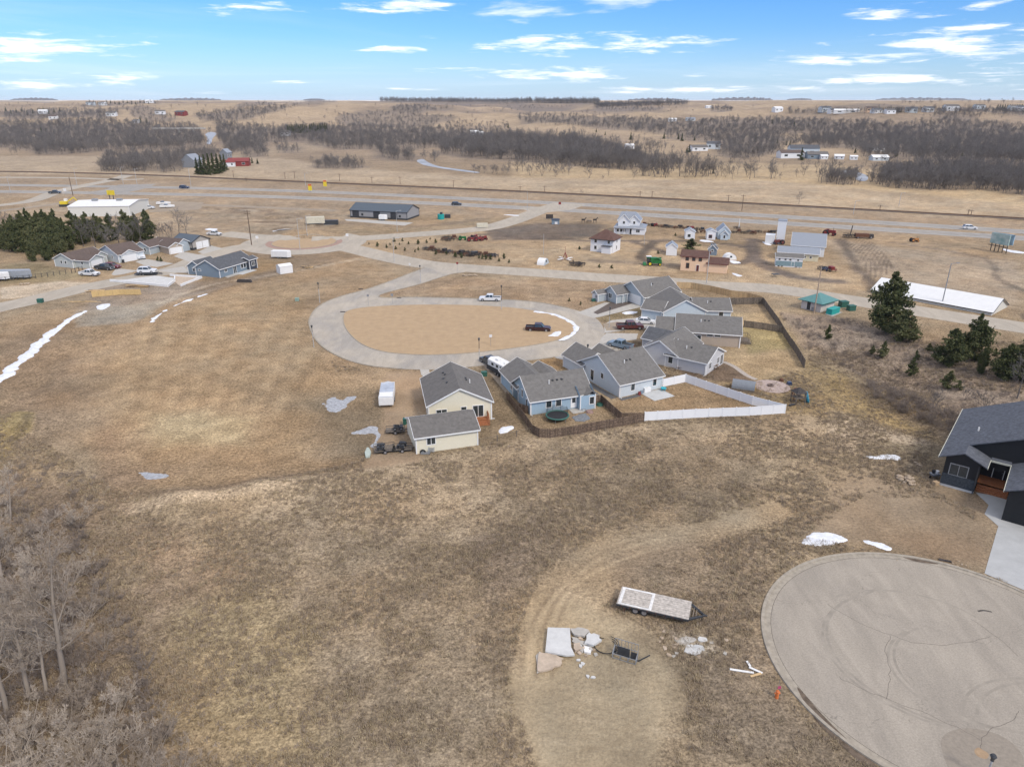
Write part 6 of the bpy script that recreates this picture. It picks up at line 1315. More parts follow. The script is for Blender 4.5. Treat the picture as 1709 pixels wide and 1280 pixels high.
# ---------------------------------------------------------------- trailers, yard things, farm machines
def box_trailer(label, p, rz, L, W_, H_, m, top, name='enclosed_trailer', nose=1, wheels=1, sc=1):
    t = thing(name, label, 'trailer', p, R(rz)); t.scale = (sc,) * 3; z0 = .55 if wheels else .1; mb = MB(); n = .9 if nose else 0
    poly = [(-L / 2, -W_ / 2), (L / 2 - n, -W_ / 2), (L / 2, 0), (L / 2 - n, W_ / 2), (-L / 2, W_ / 2)] if nose else [(-L / 2, -W_ / 2), (L / 2, -W_ / 2), (L / 2, W_ / 2), (-L / 2, W_ / 2)]
    mb.prism(poly, z0, z0 + H_).build('body', m, t); MB().prism([(x * .985, y * .96) for x, y in poly], z0 + H_ + .003, z0 + H_ + .07).build('roof', top, t)
    MB().box((-L / 2 - .02, 0, z0 + H_ / 2), (.05, W_ * .86, H_ * .88)).build('door', m, t)
    for s in (-1, 1): MB().box((-.5, s * (W_ / 2 + .01), z0 + .06), (L * .8, .03, .12)).build('rub_rail', M_STEEL, t)
    if wheels:
        for x in (-.9, 0.0):
            for s in (-1, 1): wheel(t, x, s * (W_ / 2 + .06), .34)
        MB().bar((L / 2 - .2, 0, .5), (L / 2 + 1.1, 0, .5), .12).build('tongue', M_DARK, t)
    return t
bt = box_trailer('white livestock trailer with grey translucent roof parked on the dirt lot by the cream house', (*g0(647, 667), 0), 96, 7.6, 2.5, 1.5, M_WHITE, mat('translucent_roof', (.42, .45, .50), .4, var=.12, scale=1), nose=1)
for x in (-3.6, -1.7, 3.0): MB().box((x, 0, 2.13), (.12, 2.5, .1)).build('roof_bow', M_WHITE, bt)
MB().box((-2.7, 0, 2.14), (2.0, 2.3, .06)).build('roof_panel', M_WHITE, bt)
box_trailer('white enclosed trailer on the grass below the roundabout', at(471, 431), -8, 7.0, 2.4, 2.1, M_WHITE, M_WHITE, sc=.95)
sh = Blk(*g0(475.5, 455), 38, 4.0, 3.2, 2.3, .5); h_ = house('small white storage shed on the grass below the roundabout', sh, 'storage_shed', 'shed'); walls(sh, h_, M_WHITE, 'plain'); roof(sh, h_, M_WHITE, oh=.1, ohg=.05)
box_trailer('cream shipping container on the mud flat beyond the roundabout', at(527, 373), 18, 7.5, 2.5, 2.6, mat('cream_metal', (.60, .55, .42), .6), mat('cream_metal', (.6, .55, .42)), 'shipping_container', 0, 0)
box_trailer('dark blue-grey roll-off container beside the cream container', at(553, 375), 8, 6.0, 2.3, 1.7, P_CHAR, M_DARK, 'waste_container', 0, 0)
box_trailer('small white trailer in front of the grey steel building', at(640, 368), -4, 3.6, 2.2, 1.8, M_WHITE, M_WHITE)
box_trailer('cream box beside the street curve to the highway', at(805, 380), 8, 4.6, 1.6, 1.6, MATS['cream_metal'], MATS['cream_metal'], 'storage_box', 0, 0)
box_trailer('long silver trailer parked at the left edge, right of two', at(27, 465), 4, 9.5, 2.5, 2.0, mat('silver_trailer', (.36, .38, .40), .5, metal=.2), mat('silver_trailer', (.36, .38, .4)), nose=1)
box_trailer('white trailer cut by the left edge beside the silver trailer', at(0, 468), 4, 6, 2.4, 1.8, M_WHITE, M_WHITE)
cp = box_trailer('white camper trailer with black lower sides parked behind a dark truck by the blue house', (*g0(836, 624), 0), 125, 7.2, 2.6, 2.0, M_WHITE, M_WHITE, 'camper_trailer')
for s in (-1, 1):
    MB().box((-.2, s * 1.315, 1.0), (6.6, .04, .9)).build('lower_side', M_DARK, cp)
    for x in (-2, -.6, 1.0): MB().box((x, s * 1.32, 2.05), (.7, .04, .55)).build('window', M_GLASS, cp)
MB().box((.8, 0, 2.78), (.9, .8, .3)).build('air_conditioner', M_WHITE, cp); MB().box((-1.6, 0, 2.74), (.5, .5, .18)).build('roof_hatch', M_TRIM, cp)
vehicle('suv', 'dark grey sport utility vehicle parked ahead of the white camper', at(816, 607), 122, P_CHAR, 'car')
def utrailer(label, px, py, rz, L=3.0, W_=1.7):
    t = thing('utility_trailer', label, 'trailer', at(px, py), R(rz))
    for i in range(6): MB().box((0, -W_ / 2 + W_ * (i + .5) / 6, .45), (L, W_ / 6 - .02, .05)).build('deck_plank', M_WOODG, t)
    mb = MB()
    for s in (-1, 1): mb.bar((-L / 2, s * W_ / 2, .75), (L / 2, s * W_ / 2, .75), .06); mb.bar((-L / 2, s * W_ / 2, .4), (L / 2, s * W_ / 2, .4), .08)
    for s in (-1, 1):
        for x in (-L / 2, 0, L / 2): mb.bar((x, s * W_ / 2, .4), (x, s * W_ / 2, .75), .05)
    mb.bar((L / 2, 0, .4), (L / 2 + 1.1, 0, .4), .09); mb.build('frame', M_DARK, t)
    for s in (-1, 1): wheel(t, 0, s * (W_ / 2 + .18), .3, .18)
    return t
def atv(label, px, py, rz, z=.48, name='all_terrain_vehicle', m=M_DARK):
    t = thing(name, label, 'quad bike', (*at(px, py)[:2], z), R(rz)); MB().box((0, 0, .5), (1.3, .5, .35), taper=.7).build('body', m, t); MB().box((-.2, 0, .74), (.7, .32, .14)).build('seat', M_BLACK, t)
    MB().bar((.35, -.4, .95), (.35, .4, .95), .05).build('handlebar', M_DARK, t)
    for x in (-.5, .5):
        for s in (-1, 1): wheel(t, x, s * .55, .27, .24)
        MB().box((x, 0, .62), (.5, 1.1, .07)).build('fender', m, t)
utrailer('small utility trailer nearest the cream garage corner, farthest back of three', 660, 721, 8); atv('dark quad bike on the back utility trailer', 665, 721, 8)
utrailer('small utility trailer with tan deck, left one of the front two', 642, 752, 14, 3.2, 2.2); atv('dark quad bike on the front left utility trailer', 636, 754, 100)
utrailer('small utility trailer with low rails right of the other by the garage', 672, 751, 6); atv('dark machine on the front right utility trailer', 671, 751, 80, name='yard_machine')
q = MB(); [q.bar((x, 0, .3), (x, .5, .9), .08) for x in (-.4, .4)]; [q.bar((-.4, .1 * k, .35 + .1 * k), (.4, .1 * k, .35 + .1 * k), .06) for k in range(5)]; q.box((-.9, 0, .15), (1.4, .5, .25)); o = q.build('ladder_stand', M_STEEL); o.location = at(720, 757); tag(o, 'grey folding stand leaning beside the cream garage wall', 'stand')
q = MB().ring((0, 0, .3), .35, .12, axis=(0, 1, .3), n=14); o = q.build('spare_tyre', M_BLACK); o.location = at(706, 757); tag(o, 'black tyre lying at the foot of the cream garage', 'tyre')
def bin_(label, p, m, name='wheeled_bin'):
    t = thing(name, label, 'bin', p); MB().box((0, 0, .5), (.55, .6, -1.0), taper=1.0).build('body', m, t) if False else MB().box((0, 0, .5), (.5, .55, 1.0), taper=1.15).build('body', m, t); MB().box((0, 0, 1.04), (.64, .7, .08)).build('lid', m, t)
    for s in (-1, 1): MB().tube((s * .25, .3, .12), (s * .32, .3, .12), .12, n=8).build('wheel', M_BLACK, t)
bin_('green bin at the back corner of the cream garage', at(676, 708), M_DKGREEN); bin_('black bin at the leftmost house garage', at(232 - 84, 447), M_DARK); bin_('black bin beside the blue-grey house garage', at(206, 439), M_DARK); bin_('black bin by the porch of the grey-blue house', at(1032, 503), M_DARK); bin_('black bin near the middle grey house', at(285, 424), M_DARK); bin_('black bin against the slate blue house wall', at(345, 460), M_DARK)
def utility_box(label, px, py, m=M_DKGREEN, s=1.0, rz=10):
    t = thing('utility_box', label, 'utility box', at(px, py), R(rz)); MB().box((0, 0, .4 * s), (1.1 * s, .9 * s, .8 * s)).build('cabinet', m, t); MB().box((0, -.02, .82 * s), (1.16 * s, .96 * s, .07 * s)).build('lid', m, t)
utility_box('green utility box on the lawn beside the cream house', 808, 627); utility_box('green utility box on the grass by the left street', 68, 505, s=1.2); utility_box('pale green utility box near the farthest loop house driveway', 990, 503, s=.8); utility_box('green utility cabinet on the lawn left of the loop', 496, 502, s=.9, m=mat('pale_green_box', (.25, .36, .30), .6))
utility_box('dark green box behind the teal transformers, right of the pump house', 1420, 518, s=1.6); utility_box('dark green flat box right of the teal transformers', 1407, 512, s=1.8)
sheet('equipment_pad', W([(1376, 525), (1392, 518), (1406, 522), (1390, 529)]), .09, M_CONC)
for i, x in enumerate((1386.5, 1392.5)):
    utility_box('teal transformer cabinet on the concrete pad, %s one' % ('left', 'right')[i], x, 524.5 - i * 2.2, m=M_TEAL, s=1.75, rz=35)
# trampoline
tr = thing('trampoline', 'round black trampoline with green rim and sagging net behind the blue house', 'trampoline', at(930, 700))
MB().tube((0, 0, .78), (0, 0, .82), 1.75, n=28).build('jumping_mat', M_BLACK, tr); MB().ring((0, 0, .8), 1.88, .13, n=28).build('rim_pad', mat('green_rim_pad', (.05, .15, .12), .6), tr)
for k in range(6): a = k * math.pi / 3 + .3; MB().tube((1.8 * math.cos(a), 1.8 * math.sin(a), 0), (1.8 * math.cos(a), 1.8 * math.sin(a), .8), .04, n=5).build('leg', M_STEEL, tr)
for k in range(4): a = k * .75 + .45; MB().tube((1.95 * math.cos(a), 1.95 * math.sin(a), .8), (1.8 * math.cos(a), 1.8 * math.sin(a), 2.1), .035, n=5).build('net_pole', M_DARK, tr)
mb = MB()
for k in range(26):
    a = .25 + k * .105; b_ = a + .02; mb.face([(1.9 * math.cos(a), 1.9 * math.sin(a), .85), (1.9 * math.cos(b_), 1.9 * math.sin(b_), .85), (1.78 * math.cos(b_ + .04), 1.78 * math.sin(b_ + .04), 1.8 + .2 * math.sin(k)), (1.78 * math.cos(a + .04), 1.78 * math.sin(a + .04), 1.8 + .2 * math.sin(k))])
for j in range(7):
    for k in range(13): a = .25 + k * .21; z = .95 + j * .14; mb.bar((1.87 * math.cos(a), 1.87 * math.sin(a), z), (1.87 * math.cos(a + .21), 1.87 * math.sin(a + .21), z), .02)
tag(mb.build('safety_net', M_DARK, tr), kind='stuff')
slab_thing('grey stone patio patch behind the blue house trampoline', [(954, 697), (965, 692), (978, 690), (985, 699), (975, 704), (960, 703)], 0, .06, mat('dark_patio_stone', (.20, .21, .22), .8, var=.3, scale=3), 'stone_patio', 'patio')
for i, (x, y, m, lab) in enumerate([(1001, 676, M_DKGREEN, 'dark green plastic sandbox lid in the corner of the blue house yard'), (984, 688, mat('pinkish_stone', (.3, .2, .17), .8), 'reddish cushion of stones at the edge of the stone patio'), (972, 684, M_STEEL, 'grey folded table by the blue house back door')]):
    o = MB().tube((0, 0, 0), (0, 0, .3), .7, .55, 10).build('yard_item', m); o.location = at(x, y); tag(o, lab, 'yard item')
# items at pale blue house
for i, (x, y, m, lab) in enumerate([(1067, 659, M_RED, 'red toy bag by the patio of the pale blue house'), (1071, 657, P_BLU, 'blue toy box by the patio of the pale blue house')]):
    o = MB().box((0, 0, .3), (.5, .4, .6), .3, taper=.8).build('toy_box', m); o.location = at(x, y); tag(o, lab, 'toy')
o = MB().box((0, 0, .45), (1.5, .7, .9), R(28), taper=.96).build('storage_bench', M_WHITE); o.location = at(1079, 654); tag(o, 'white storage bench against the pale blue house wall', 'storage bench')
t = thing('turtle_sandbox', 'bright teal plastic table inside the white fence corner', 'play table', at(1107, 652)); MB().tube((0, 0, .45), (0, 0, .6), .55, .55, 10).build('table_top', mat('teal_plastic', (.03, .38, .45), .5), t)
for k in range(4): a = k * 1.57 + .7; MB().tube((.35 * math.cos(a), .35 * math.sin(a), 0), (.35 * math.cos(a), .35 * math.sin(a), .45), .06, n=6).build('leg', MATS['teal_plastic'], t)
# barrel shed, fire pit patio
bs = thing('barrel_shed', 'barrel-roofed shed with grey roof and yellow front, by the round patio', 'shed', at(1242, 650), R(-22)); n = 10; q = MB()
P = [(1.25 * math.cos(math.pi * i / n), .45 + 1.35 * math.sin(math.pi * i / n)) for i in range(n + 1)]
for i in range(n): (y0, z0), (y1, z1) = P[i], P[i + 1]; q.face([(-2.2, y0, z0), (1.9, y0, z0), (1.9, y1, z1), (-2.2, y1, z1)])
q.build('barrel_roof', mat('grey_blue_membrane', (.20, .215, .23), .7, var=.08), bs); q = MB(); q.face([(1.9, y * .98, z) for y, z in P] + [(1.9, -1.22, 0), (1.9, 1.22, 0)]); q.face([(-2.18, y * .98, z) for y, z in P] + [(-2.18, -1.22, 0), (-2.18, 1.22, 0)]); q.build('end_wall', mat('yellow_ochre_board', (.55, .33, .05), .8), bs)
q = MB()
for s in (-1, 1): q.box((-.15, s * 1.2, .22), (4.1, .08, .5))
q.build('side_wall', M_WOODG, bs)
px_, py_ = g0(1288, 645)
q = MB().prism(circ(0, 0, 3.3, 30), -.05, .08); o = q.build('round_patio', mat('pink_paver', (.42, .33, .285), .85, var=.12, scale=2)); o.location = (px_, py_, 0); tag(o, 'round pinkish paved patio with a ring fire pit in its middle', 'patio')
o = MB().ring((0, 0, .2), .48, .16, n=14, m=5).build('fire_pit', mat('fire_pit_block', (.20, .15, .125), .9)); o.location = (px_ - .2, py_ + .1, .08); tag(o, 'ring of dark blocks forming the fire pit on the round patio', 'fire pit')
ribbon('patio_walk', smooth([g0(1207, 604), g0(1225, 612), g0(1245, 626), g0(1262, 634)], 5), 1.1, .05, mat('pale_path', (.42, .36, .30), .9))
for i in range(14): pass
# play structure with blue tube
ps = thing('play_structure', 'wooden play structure with blue tube slide and red swing, right of the round patio', 'play structure', at(1331, 672), .2)
for x in (-.9, .9):
    for y in (-.8, .8): MB().bar((x, y, 0), (x, y, 2.2), .12).build('post', M_WOODG, ps)
for i in range(6): MB().box((-.75 + i * .3, 0, 1.1), (.27, 1.7, .06)).build('floor_board', M_WOODG, ps)
q = MB(); q.face([(-1.1, -1.1, 2.1), (1.1, -1.1, 2.1), (0, 0, 3.0)]); q.face([(1.1, -1.1, 2.1), (1.1, 1.1, 2.1), (0, 0, 3.0)]); q.face([(1.1, 1.1, 2.1), (-1.1, 1.1, 2.1), (0, 0, 3.0)]); q.face([(-1.1, 1.1, 2.1), (-1.1, -1.1, 2.1), (0, 0, 3.0)]); q.build('canopy', M_OLD, ps)
MB().ring((1.9, .2, .8), .8, .28, axis=(.9, -.5, .3), n=16, m=8).build('tube_slide', mat('blue_plastic', (.05, .27, .38), .45), ps)
for s in (-1, 1): MB().bar((1.0, 1.4 + s * .5, 0), (1.1, 1.4, 2.2), .09).build('swing_post', M_RED, ps); MB().bar((-.2, 1.4 + s * .5, 0), (-.1, 1.4, 2.2), .09).build('swing_post', M_RED, ps)
MB().bar((-.1, 1.4, 2.2), (1.1, 1.4, 2.2), .09).build('swing_beam', M_RED, ps)
MB().bar((-1.2, -.9, .2), (-2.4, -1.3, .25), .3, .2).build('slide', M_DARK, ps)
o = MB().box((0, 0, .3), (.8, .8, .6), .2, taper=.8).build('yard_box', P_NAVY); o.location = at(1317, 642); tag(o, 'small blue box at the edge of the round patio', 'box')
o = MB().tube((0, 0, 0), (0, 0, .5), .45, .35, 8).build('flower_pot', M_RUST); o.location = at(1304, 636); tag(o, 'small brown pot behind the round patio', 'pot')
# picnic tables
def picnic(label, px, py, rz):
    t = thing('picnic_table', label, 'picnic table', at(px, py), R(rz))
    for i in range(4): MB().box((0, -.33 + i * .22, .75), (1.8, .2, .05)).build('top_board', M_WOODB, t)
    for s in (-1, 1):
        MB().box((0, s * .75, .45), (1.8, .25, .05)).build('bench_board', M_WOODB, t)
        q = MB(); q.bar((s * .6, -.7, 0), (s * .6, .25, .72), .09); q.bar((s * .6, .7, 0), (s * .6, -.25, .72), .09); q.bar((s * .6, -.8, .42), (s * .6, .8, .42), .09); q.build('leg_frame', M_WOODB, t)
picnic('wooden picnic table against the wall of the pale grey house', 1137, 615, -20); picnic('wooden picnic table at the back corner of the pale grey house', 1192, 615, 40)
# wheelbarrow by the black house
wb = thing('wheelbarrow', 'grey wheelbarrow loaded with black buckets beside the black house', 'wheelbarrow', at(1559, 797), R(10)); MB().box((0, 0, .55), (1.0, .7, .3), taper=1.25).build('tray', M_STEEL, wb); MB().tube((-.65, -.06, .2), (-.65, .06, .2), .2, n=10).build('wheel', M_BLACK, wb)
for s in (-1, 1): MB().bar((-.6, s * .1, .25), (1.0, s * .32, .6), .05).build('handle', M_WOODN, wb); MB().bar((.4, s * .3, 0), (.35, s * .28, .5), .05).build('leg', M_STEEL, wb)
for i, (dx, dy) in enumerate(((-.2, .1), (.25, -.05))):
    o = MB().tube((0, 0, 0), (0, 0, .42), .2, .24, 10).build('bucket', M_BLACK if i == 0 else M_TRIM); o.location = (wb.location.x + dx, wb.location.y + dy, .72); tag(o, ('black bucket', 'white bucket')[i] + ' in the wheelbarrow beside the black house', 'bucket')
o = MB().box((0, 0, .28), (.7, .6, .5), .3).build('cardboard_box', mat('cardboard', (.42, .30, .18), .9)); o.location = at(1561, 809); tag(o, 'tan cardboard box at the left corner of the black house', 'box')
# rocks
def rock(r, seed, sq=.7):
    rnd = random.Random(seed); bm = bmesh.new(); bmesh.ops.create_icosphere(bm, subdivisions=1, radius=r)
    for v in bm.verts: v.co *= rnd.uniform(.75, 1.15); v.co.z *= sq
    me = D.meshes.new('rock'); bm.to_mesh(me); bm.free(); me.materials.append(M_STONE); return me
RK = [rock(.45, i) for i in range(5)]
for i, (x, y, s) in enumerate([(1500, 797, 1.1), (1503, 802, 1), (1507, 798, .7), (1512, 800, 1), (1517, 797, .9), (1521, 800, .9), (1523, 805, .9), (1518, 806, 1), (1513, 806, .8), (1520, 810, .8), (1525, 810, .7), (1509, 806, .7), (1516, 802, .8), (1498, 799, .6)]):
    o = D.objects.new('boulder', RK[i % 5]); COL.objects.link(o); g = at(x, y); o.location = (g[0], g[1], .18 * s + (.25 if i in (12, 8) else 0)); o.scale = (s, s, s); o.rotation_euler = (0, 0, i * 1.3); tag(o, 'tan boulder in the rock pile left of the black house', 'boulder', 'boulders in the rock pile')
for i, (x, y, s) in enumerate([(1528, 773, .7), (1532, 776, .7), (1536, 778, .6), (1590, 940, .3), (1605, 942, .35), (1612, 944, .3), (1600, 937, .25), (1620, 947, .25), (1598, 945, .3), (1610, 950, .25), (1625, 952, .2), (1497, 935, .2), (711, 1131, .35), (739, 1210, .2), (1148, 935, .2), (530, 1120, .25)]):
    o = D.objects.new('stone', RK[(i + 2) % 5]); COL.objects.link(o); g = at(x, y); o.location = (g[0], g[1], g[2] + .1 * s); o.scale = (s, s, s)
    grp = ('stones left of the black house corner', 'small pale stones along the kerb by the driveway', 'single pale stones lying in the rough grass')[0 if i < 3 else 1 if i < 11 else 2]
    tag(o, ('pale stone in the short row left of the black house', 'small pale stone along the kerb near the new driveway', 'single small pale stone lying in the rough brown grass')[0 if i < 3 else 1 if i < 11 else 2], 'stone', grp)
o = MB().box((0, 0, .06), (1.3, .28, .14), R(-20)).build('storm_drain', M_OLD); o.location = at(1577, 936); tag(o, 'dark rusty storm drain inlet in the kerb of the turning circle', 'storm drain')
for lab, x, y in (('storm drain inlet at the leftmost bend of the loop kerb', 572, 521), ('storm drain inlet at the upper junction of the loop street', 666, 497.5), ('dark storm drain inlet on the outer kerb by the loop neck', 602, 483)):
    o = MB().box((0, 0, .07), (1.2, .5, .16), R(0)).build('storm_drain', M_OLD); o.location = at(x, y); tag(o, lab, 'storm drain')
# building site: foundation, lumber, logs
fd = thing('house_foundation', 'new concrete house foundation slab by the left street', 'foundation', at(262, 468), 0)
def fpoly(name, pts, z0, z1, m): q = W(pts); ox, oy = fd.location.x, fd.location.y; MB().prism([(p[0] - ox, p[1] - oy) for p in q], z0, z1).build(name, m, fd)
fpoly('slab', [(183, 470), (215, 467), (258, 461), (292, 465), (290, 472), (280, 478), (240, 474), (200, 472)], 0, .18, M_SLABW)
fpoly('garage_slab', [(292, 462), (310, 461), (337, 464), (318, 473), (300, 478), (291, 470)], -.1, .10, M_SLABT)
for a, b_ in (((284, 461), (337, 464.5)), ((337, 464.5), (302, 478)), ((292, 470), (280, 479)), ((184, 470), (280, 479)), ((292, 463), (292, 471))):
    A_, B_ = g0(*a), g0(*b_); MB().bar((A_[0] - fd.location.x, A_[1] - fd.location.y, .3), (B_[0] - fd.location.x, B_[1] - fd.location.y, .3), .3, .7).build('footing_wall', M_WHITE, fd)
wl = thing('framed_wall', 'long yellow sheathed wall panels stacked on the dirt at the left', 'wall panel', at(195, 493), 0)
A_, B_, C_ = g0(154, 496), g0(200, 492), g0(236, 492); ox, oy = wl.location.x, wl.location.y
for (p, q_) in ((A_, B_), (B_, C_)):
    for k in range(4):
        a = (p[0] + (q_[0] - p[0]) * k / 4 - ox, p[1] + (q_[1] - p[1]) * k / 4 - oy); c = (p[0] + (q_[0] - p[0]) * (k + .96) / 4 - ox, p[1] + (q_[1] - p[1]) * (k + .96) / 4 - oy)
        MB().bar((a[0], a[1], .75), (c[0], c[1], .75 + .05), .25, 1.5).build('wall_sheet', M_LUMBER, wl)
for (lab, x, y, n, rz, L) in (('pile of roof trusses and lumber beside the new foundation', 232, 479, 14, -6, 7.0), ('loose lumber pile left of the framed wall panels', 160, 486, 7, 4, 4.5)):
    t = thing('lumber_pile', lab, 'lumber', at(x, y), R(rz)); rnd = random.Random(x)
    for i in range(n): MB().box((rnd.uniform(-.8, .8), rnd.uniform(-.9, .9), .12 + .13 * (i // 3)), (L * rnd.uniform(.7, 1), .22, .12), rnd.uniform(-.12, .12)).build('timber', M_WOODN if i % 4 else M_WOODB, t)
t = thing('driftwood_pile', 'row of scattered pale boards lying on the site dirt', 'boards', at(138, 504), 0)
for i in range(6): MB().box((-4 + i * 1.5, .4 * math.sin(i * 2), .07), (3.4, .2, .08), .15 * math.sin(i)).build('board', M_WOODN, t)
o = MB().box((0, 0, .4), (4.6, .9, .8), R(-8), taper=.85).build('rubble_heap', M_OLD); o.location = at(408, 471); tag(o, 'dark long scrap pile on the mud below the slate blue house', 'scrap pile')
t = thing('rubble_pile', 'low pile of pale concrete rubble on the left gravel drive', 'rubble', at(44, 475)); 
for i in range(7): m_ = D.objects.new('chunk', RK[i % 5]); COL.objects.link(m_); m_.parent = t; m_.location = (random.uniform(-1.5, 1.5), random.uniform(-.6, .6), .25); m_.scale = (1.3,) * 3
t = thing('rubble_pile', 'pale rubble pile on the dry lot between the streets', 'rubble', at(784, 461))
for i in range(9): m_ = D.objects.new('chunk', RK[i % 5]); COL.objects.link(m_); m_.parent = t; m_.location = (random.uniform(-2.2, 2.2), random.uniform(-.8, .8), .2); m_.scale = (1.1,) * 3
t = thing('brush_pile', 'pale heap of cut branches right of the small white shed', 'brush pile', at(512, 448))
for i in range(16): MB().bar((random.uniform(-2.5, 2.5), random.uniform(-1, 1), .1), (random.uniform(-2.5, 2.5), random.uniform(-1, 1), .6), .12).build('branch', M_WOODG if i % 2 else M_WOODN, t)
# farm machines of the museum ---------------------------------------
def spoke_wheel(root, x, y, r, m, w=.1):
    q = MB(); q.ring((x, y, r), r, .05, axis=(0, 1, 0), n=14, m=4)
    for k in range(4): a = k * math.pi / 4; q.bar((x - r * math.cos(a), y, r - r * math.sin(a)), (x + r * math.cos(a), y, r + r * math.sin(a)), .045)
    q.build('wheel', m, root)
def implement(label, p, rz, seed, m=M_RUST, s=1.0, group=None, kind=0):
    rnd = random.Random(seed); t = thing('farm_implement', label, 'farm machine', p, R(rz), group); t.scale = (s,) * 3; L = rnd.uniform(2.6, 4.2); W2 = rnd.uniform(.8, 1.2)
    q = MB()
    for y in (-W2 * .7, 0, W2 * .7): q.bar((-L / 2, y, .8), (L / 2, y * .6, .75), .12)
    for x in (-L / 2, -L / 6, L / 6, L / 2): q.bar((x, -W2, .8), (x, W2, .8), .12)
    q.bar((L / 2, 0, .75), (L / 2 + 1.5, 0, .4), .12); q.build('frame', m, t)
    r = rnd.uniform(.5, .75)
    for y in (-W2, W2): spoke_wheel(t, -L * .25, y * 1.1, r, M_OLD if seed % 2 else m); spoke_wheel(t, L * .35, y, r * .7, m)
    if seed % 3 == 0: MB().box((0, 0, 1.25), (L * .5, W2 * 1.2, .8), taper=1.2).build('hopper', m, t)
    elif seed % 3 == 1:
        q = MB()
        for k in range(7): x = -L / 2 + k * L / 6; q.bar((x, -W2, .8), (x - .2, -W2 * .6, .05), .07); q.bar((x, W2, .8), (x - .2, W2 * .6, .05), .07)
        q.build('tines', m, t)
    else:
        q = MB()
        for k in range(5): q.ring((-L / 2 + k * .5, 0, .4), .38, .05, axis=(.3, 1, 0), n=10, m=4)
        q.build('discs', m, t)
    MB().bar((-.3, 0, .8), (-.5, 0, 1.6), .09).build('lever', m, t); MB().box((-.7, 0, 1.3), (.4, .4, .08)).build('seat', m, t)
    return t
def tractor(label, p, rz, m, s=1.0, tall=0):
    t = thing('tractor', label, 'tractor', p, R(rz)); t.scale = (s,) * 3
    MB().box((.7, 0, 1.05), (1.9, .6, .75), taper=.92).build('hood', m, t); MB().box((-.5, 0, .9), (1.1, .55, .5)).build('chassis', M_DARK, t); MB().box((-.75, 0, 1.35), (.45, .45, .12)).build('seat', M_BLACK, t)
    for y in (-.75, .75): wheel(t, -.7, y + (.15 if y > 0 else -.15), .72, .32, m); wheel(t, 1.3, y * .85, .42, .2, m); MB().box((-.7, y, 1.5), (1.0, .32, .06)).build('fender', m, t)
    MB().tube((1.0, 0, 1.4), (1.0, 0, 2.1), .05, n=6).build('exhaust', M_DARK, t); MB().tube((-.15, 0, 1.3), (-.35, 0, 1.6), .03, n=5).build('steering_column', M_DARK, t)
    return t
cb = thing('combine_harvester', 'green combine harvester with cab standing left of the peach depot', 'combine', at(1090, 443), R(176)); cb.scale = (.82,) * 3
q = MB().profile([(-3.2, 1.0), (-3.0, 2.6), (-1.0, 3.1), (1.2, 3.1), (1.3, 1.0)], -1.2, 1.2); q.build('body', M_GREEN, cb, fix=True); MB().box((2.0, 0, 2.3), (1.3, 1.9, 1.5), taper=.92).build('cab', M_GLASS, cb); MB().box((2.0, 0, 3.12), (1.6, 2.1, .14)).build('cab_roof', M_GREEN, cb)
MB().box((3.4, 0, .7), (1.3, 3.2, .9), taper=.8).build('header', M_GREEN, cb); MB().bar((0, 1.2, 2.9), (-2.8, 1.9, 3.5), .35).build('unloading_auger', M_GREEN, cb); MB().box((1.9, 0, 3.6), (2.0, 1.8, .1)).build('sunshade', M_WHITE, cb)
for y in (-1.45, 1.45): wheel(cb, 1.4, y, .85, .5, M_YEL); wheel(cb, -2.5, y * .85, .55, .35, M_YEL)
rowA = 'rusty machines left of the green machine on the museum lawn'; rowB = 'rusty implements in the left cluster behind the young trees'; rowC = 'rusty implements in the right cluster behind the young trees'; rowD = 'small rusty implements at the right end of the planting'; rowE = 'old farm machines in the row along the highway'; rowF = 'machines beside the silver barn and cook car'
tab = [(742, 401, rowA), (750, 402, rowA), (758, 399, rowA), (746, 398, rowA), (714, 417, rowB), (721, 418, rowB), (728, 420, rowB), (735, 422, rowB), (742, 422, rowB), (750, 422, rowB), (764, 424, rowC), (771, 425, rowC), (778, 427, rowC), (785, 428, rowC), (792, 427, rowC), (798, 425, rowC), (781, 424, rowC), (811, 427.5, rowD), (818, 428, rowD), (825, 428.5, rowD)]
tab += [(x, y, rowE) for x, y in ((1075, 376), (1083, 376.5), (1103, 379), (1111, 380), (1119, 380), (1127, 381), (1135, 381), (1144, 382), (1163, 384), (1172, 385), (1181, 386), (1224, 389), (1233, 388), (1242, 390), (1252, 388), (1257, 391), (1266, 388), (1280, 389), (1288, 390), (1296, 388), (1303, 389), (1160, 390), (1173, 388.5), (1230, 382))]
labs = {rowA: 'rusty machine in the cluster left of the small green machine', rowB: 'rusty implement in the left cluster behind the young trees', rowC: 'rusty implement in the right cluster behind the young trees', rowD: 'small rusty implement at the right end of the planting', rowE: 'old farm machine in the row along the near side of the highway'}
def wh(x): return ' between the farmhouse and first shed' if x < 1148 else ' beside the false-front sheds' if x < 1190 else ' right of the blue church' if x < 1262 else ' left of the barn tower'
for i, (x, y, g_) in enumerate(tab):
    e = wh(x) if g_ is rowE else ''; implement(('old farm machine in the highway row,' + e) if e else labs[g_], at(x, y), (i * 53) % 180, i + 1, (M_RUST, M_OLD, M_RUST, M_OLD, M_DARK)[i % 5], .92 if g_ is not rowE else .78, g_ + e)
tractor('dark red tractor at the left end of the machine row near the highway', at(1092, 378), 30, M_RED, .9); tractor('dark red tractor behind the false-front sheds', at(1152, 383), 10, M_RED, .9)
tractor('red tractor left of the barn tower', at(1300, 408), 190, mat('dull_red', (.16, .05, .045), .7), 1.2); tractor('bright red combine head behind the silver barn', at(1383, 393), -40, M_RED, 1.5)
tractor('small green tractor right of the rusty cluster on the lawn', at(771, 401), 0, M_GREEN, 1.0)
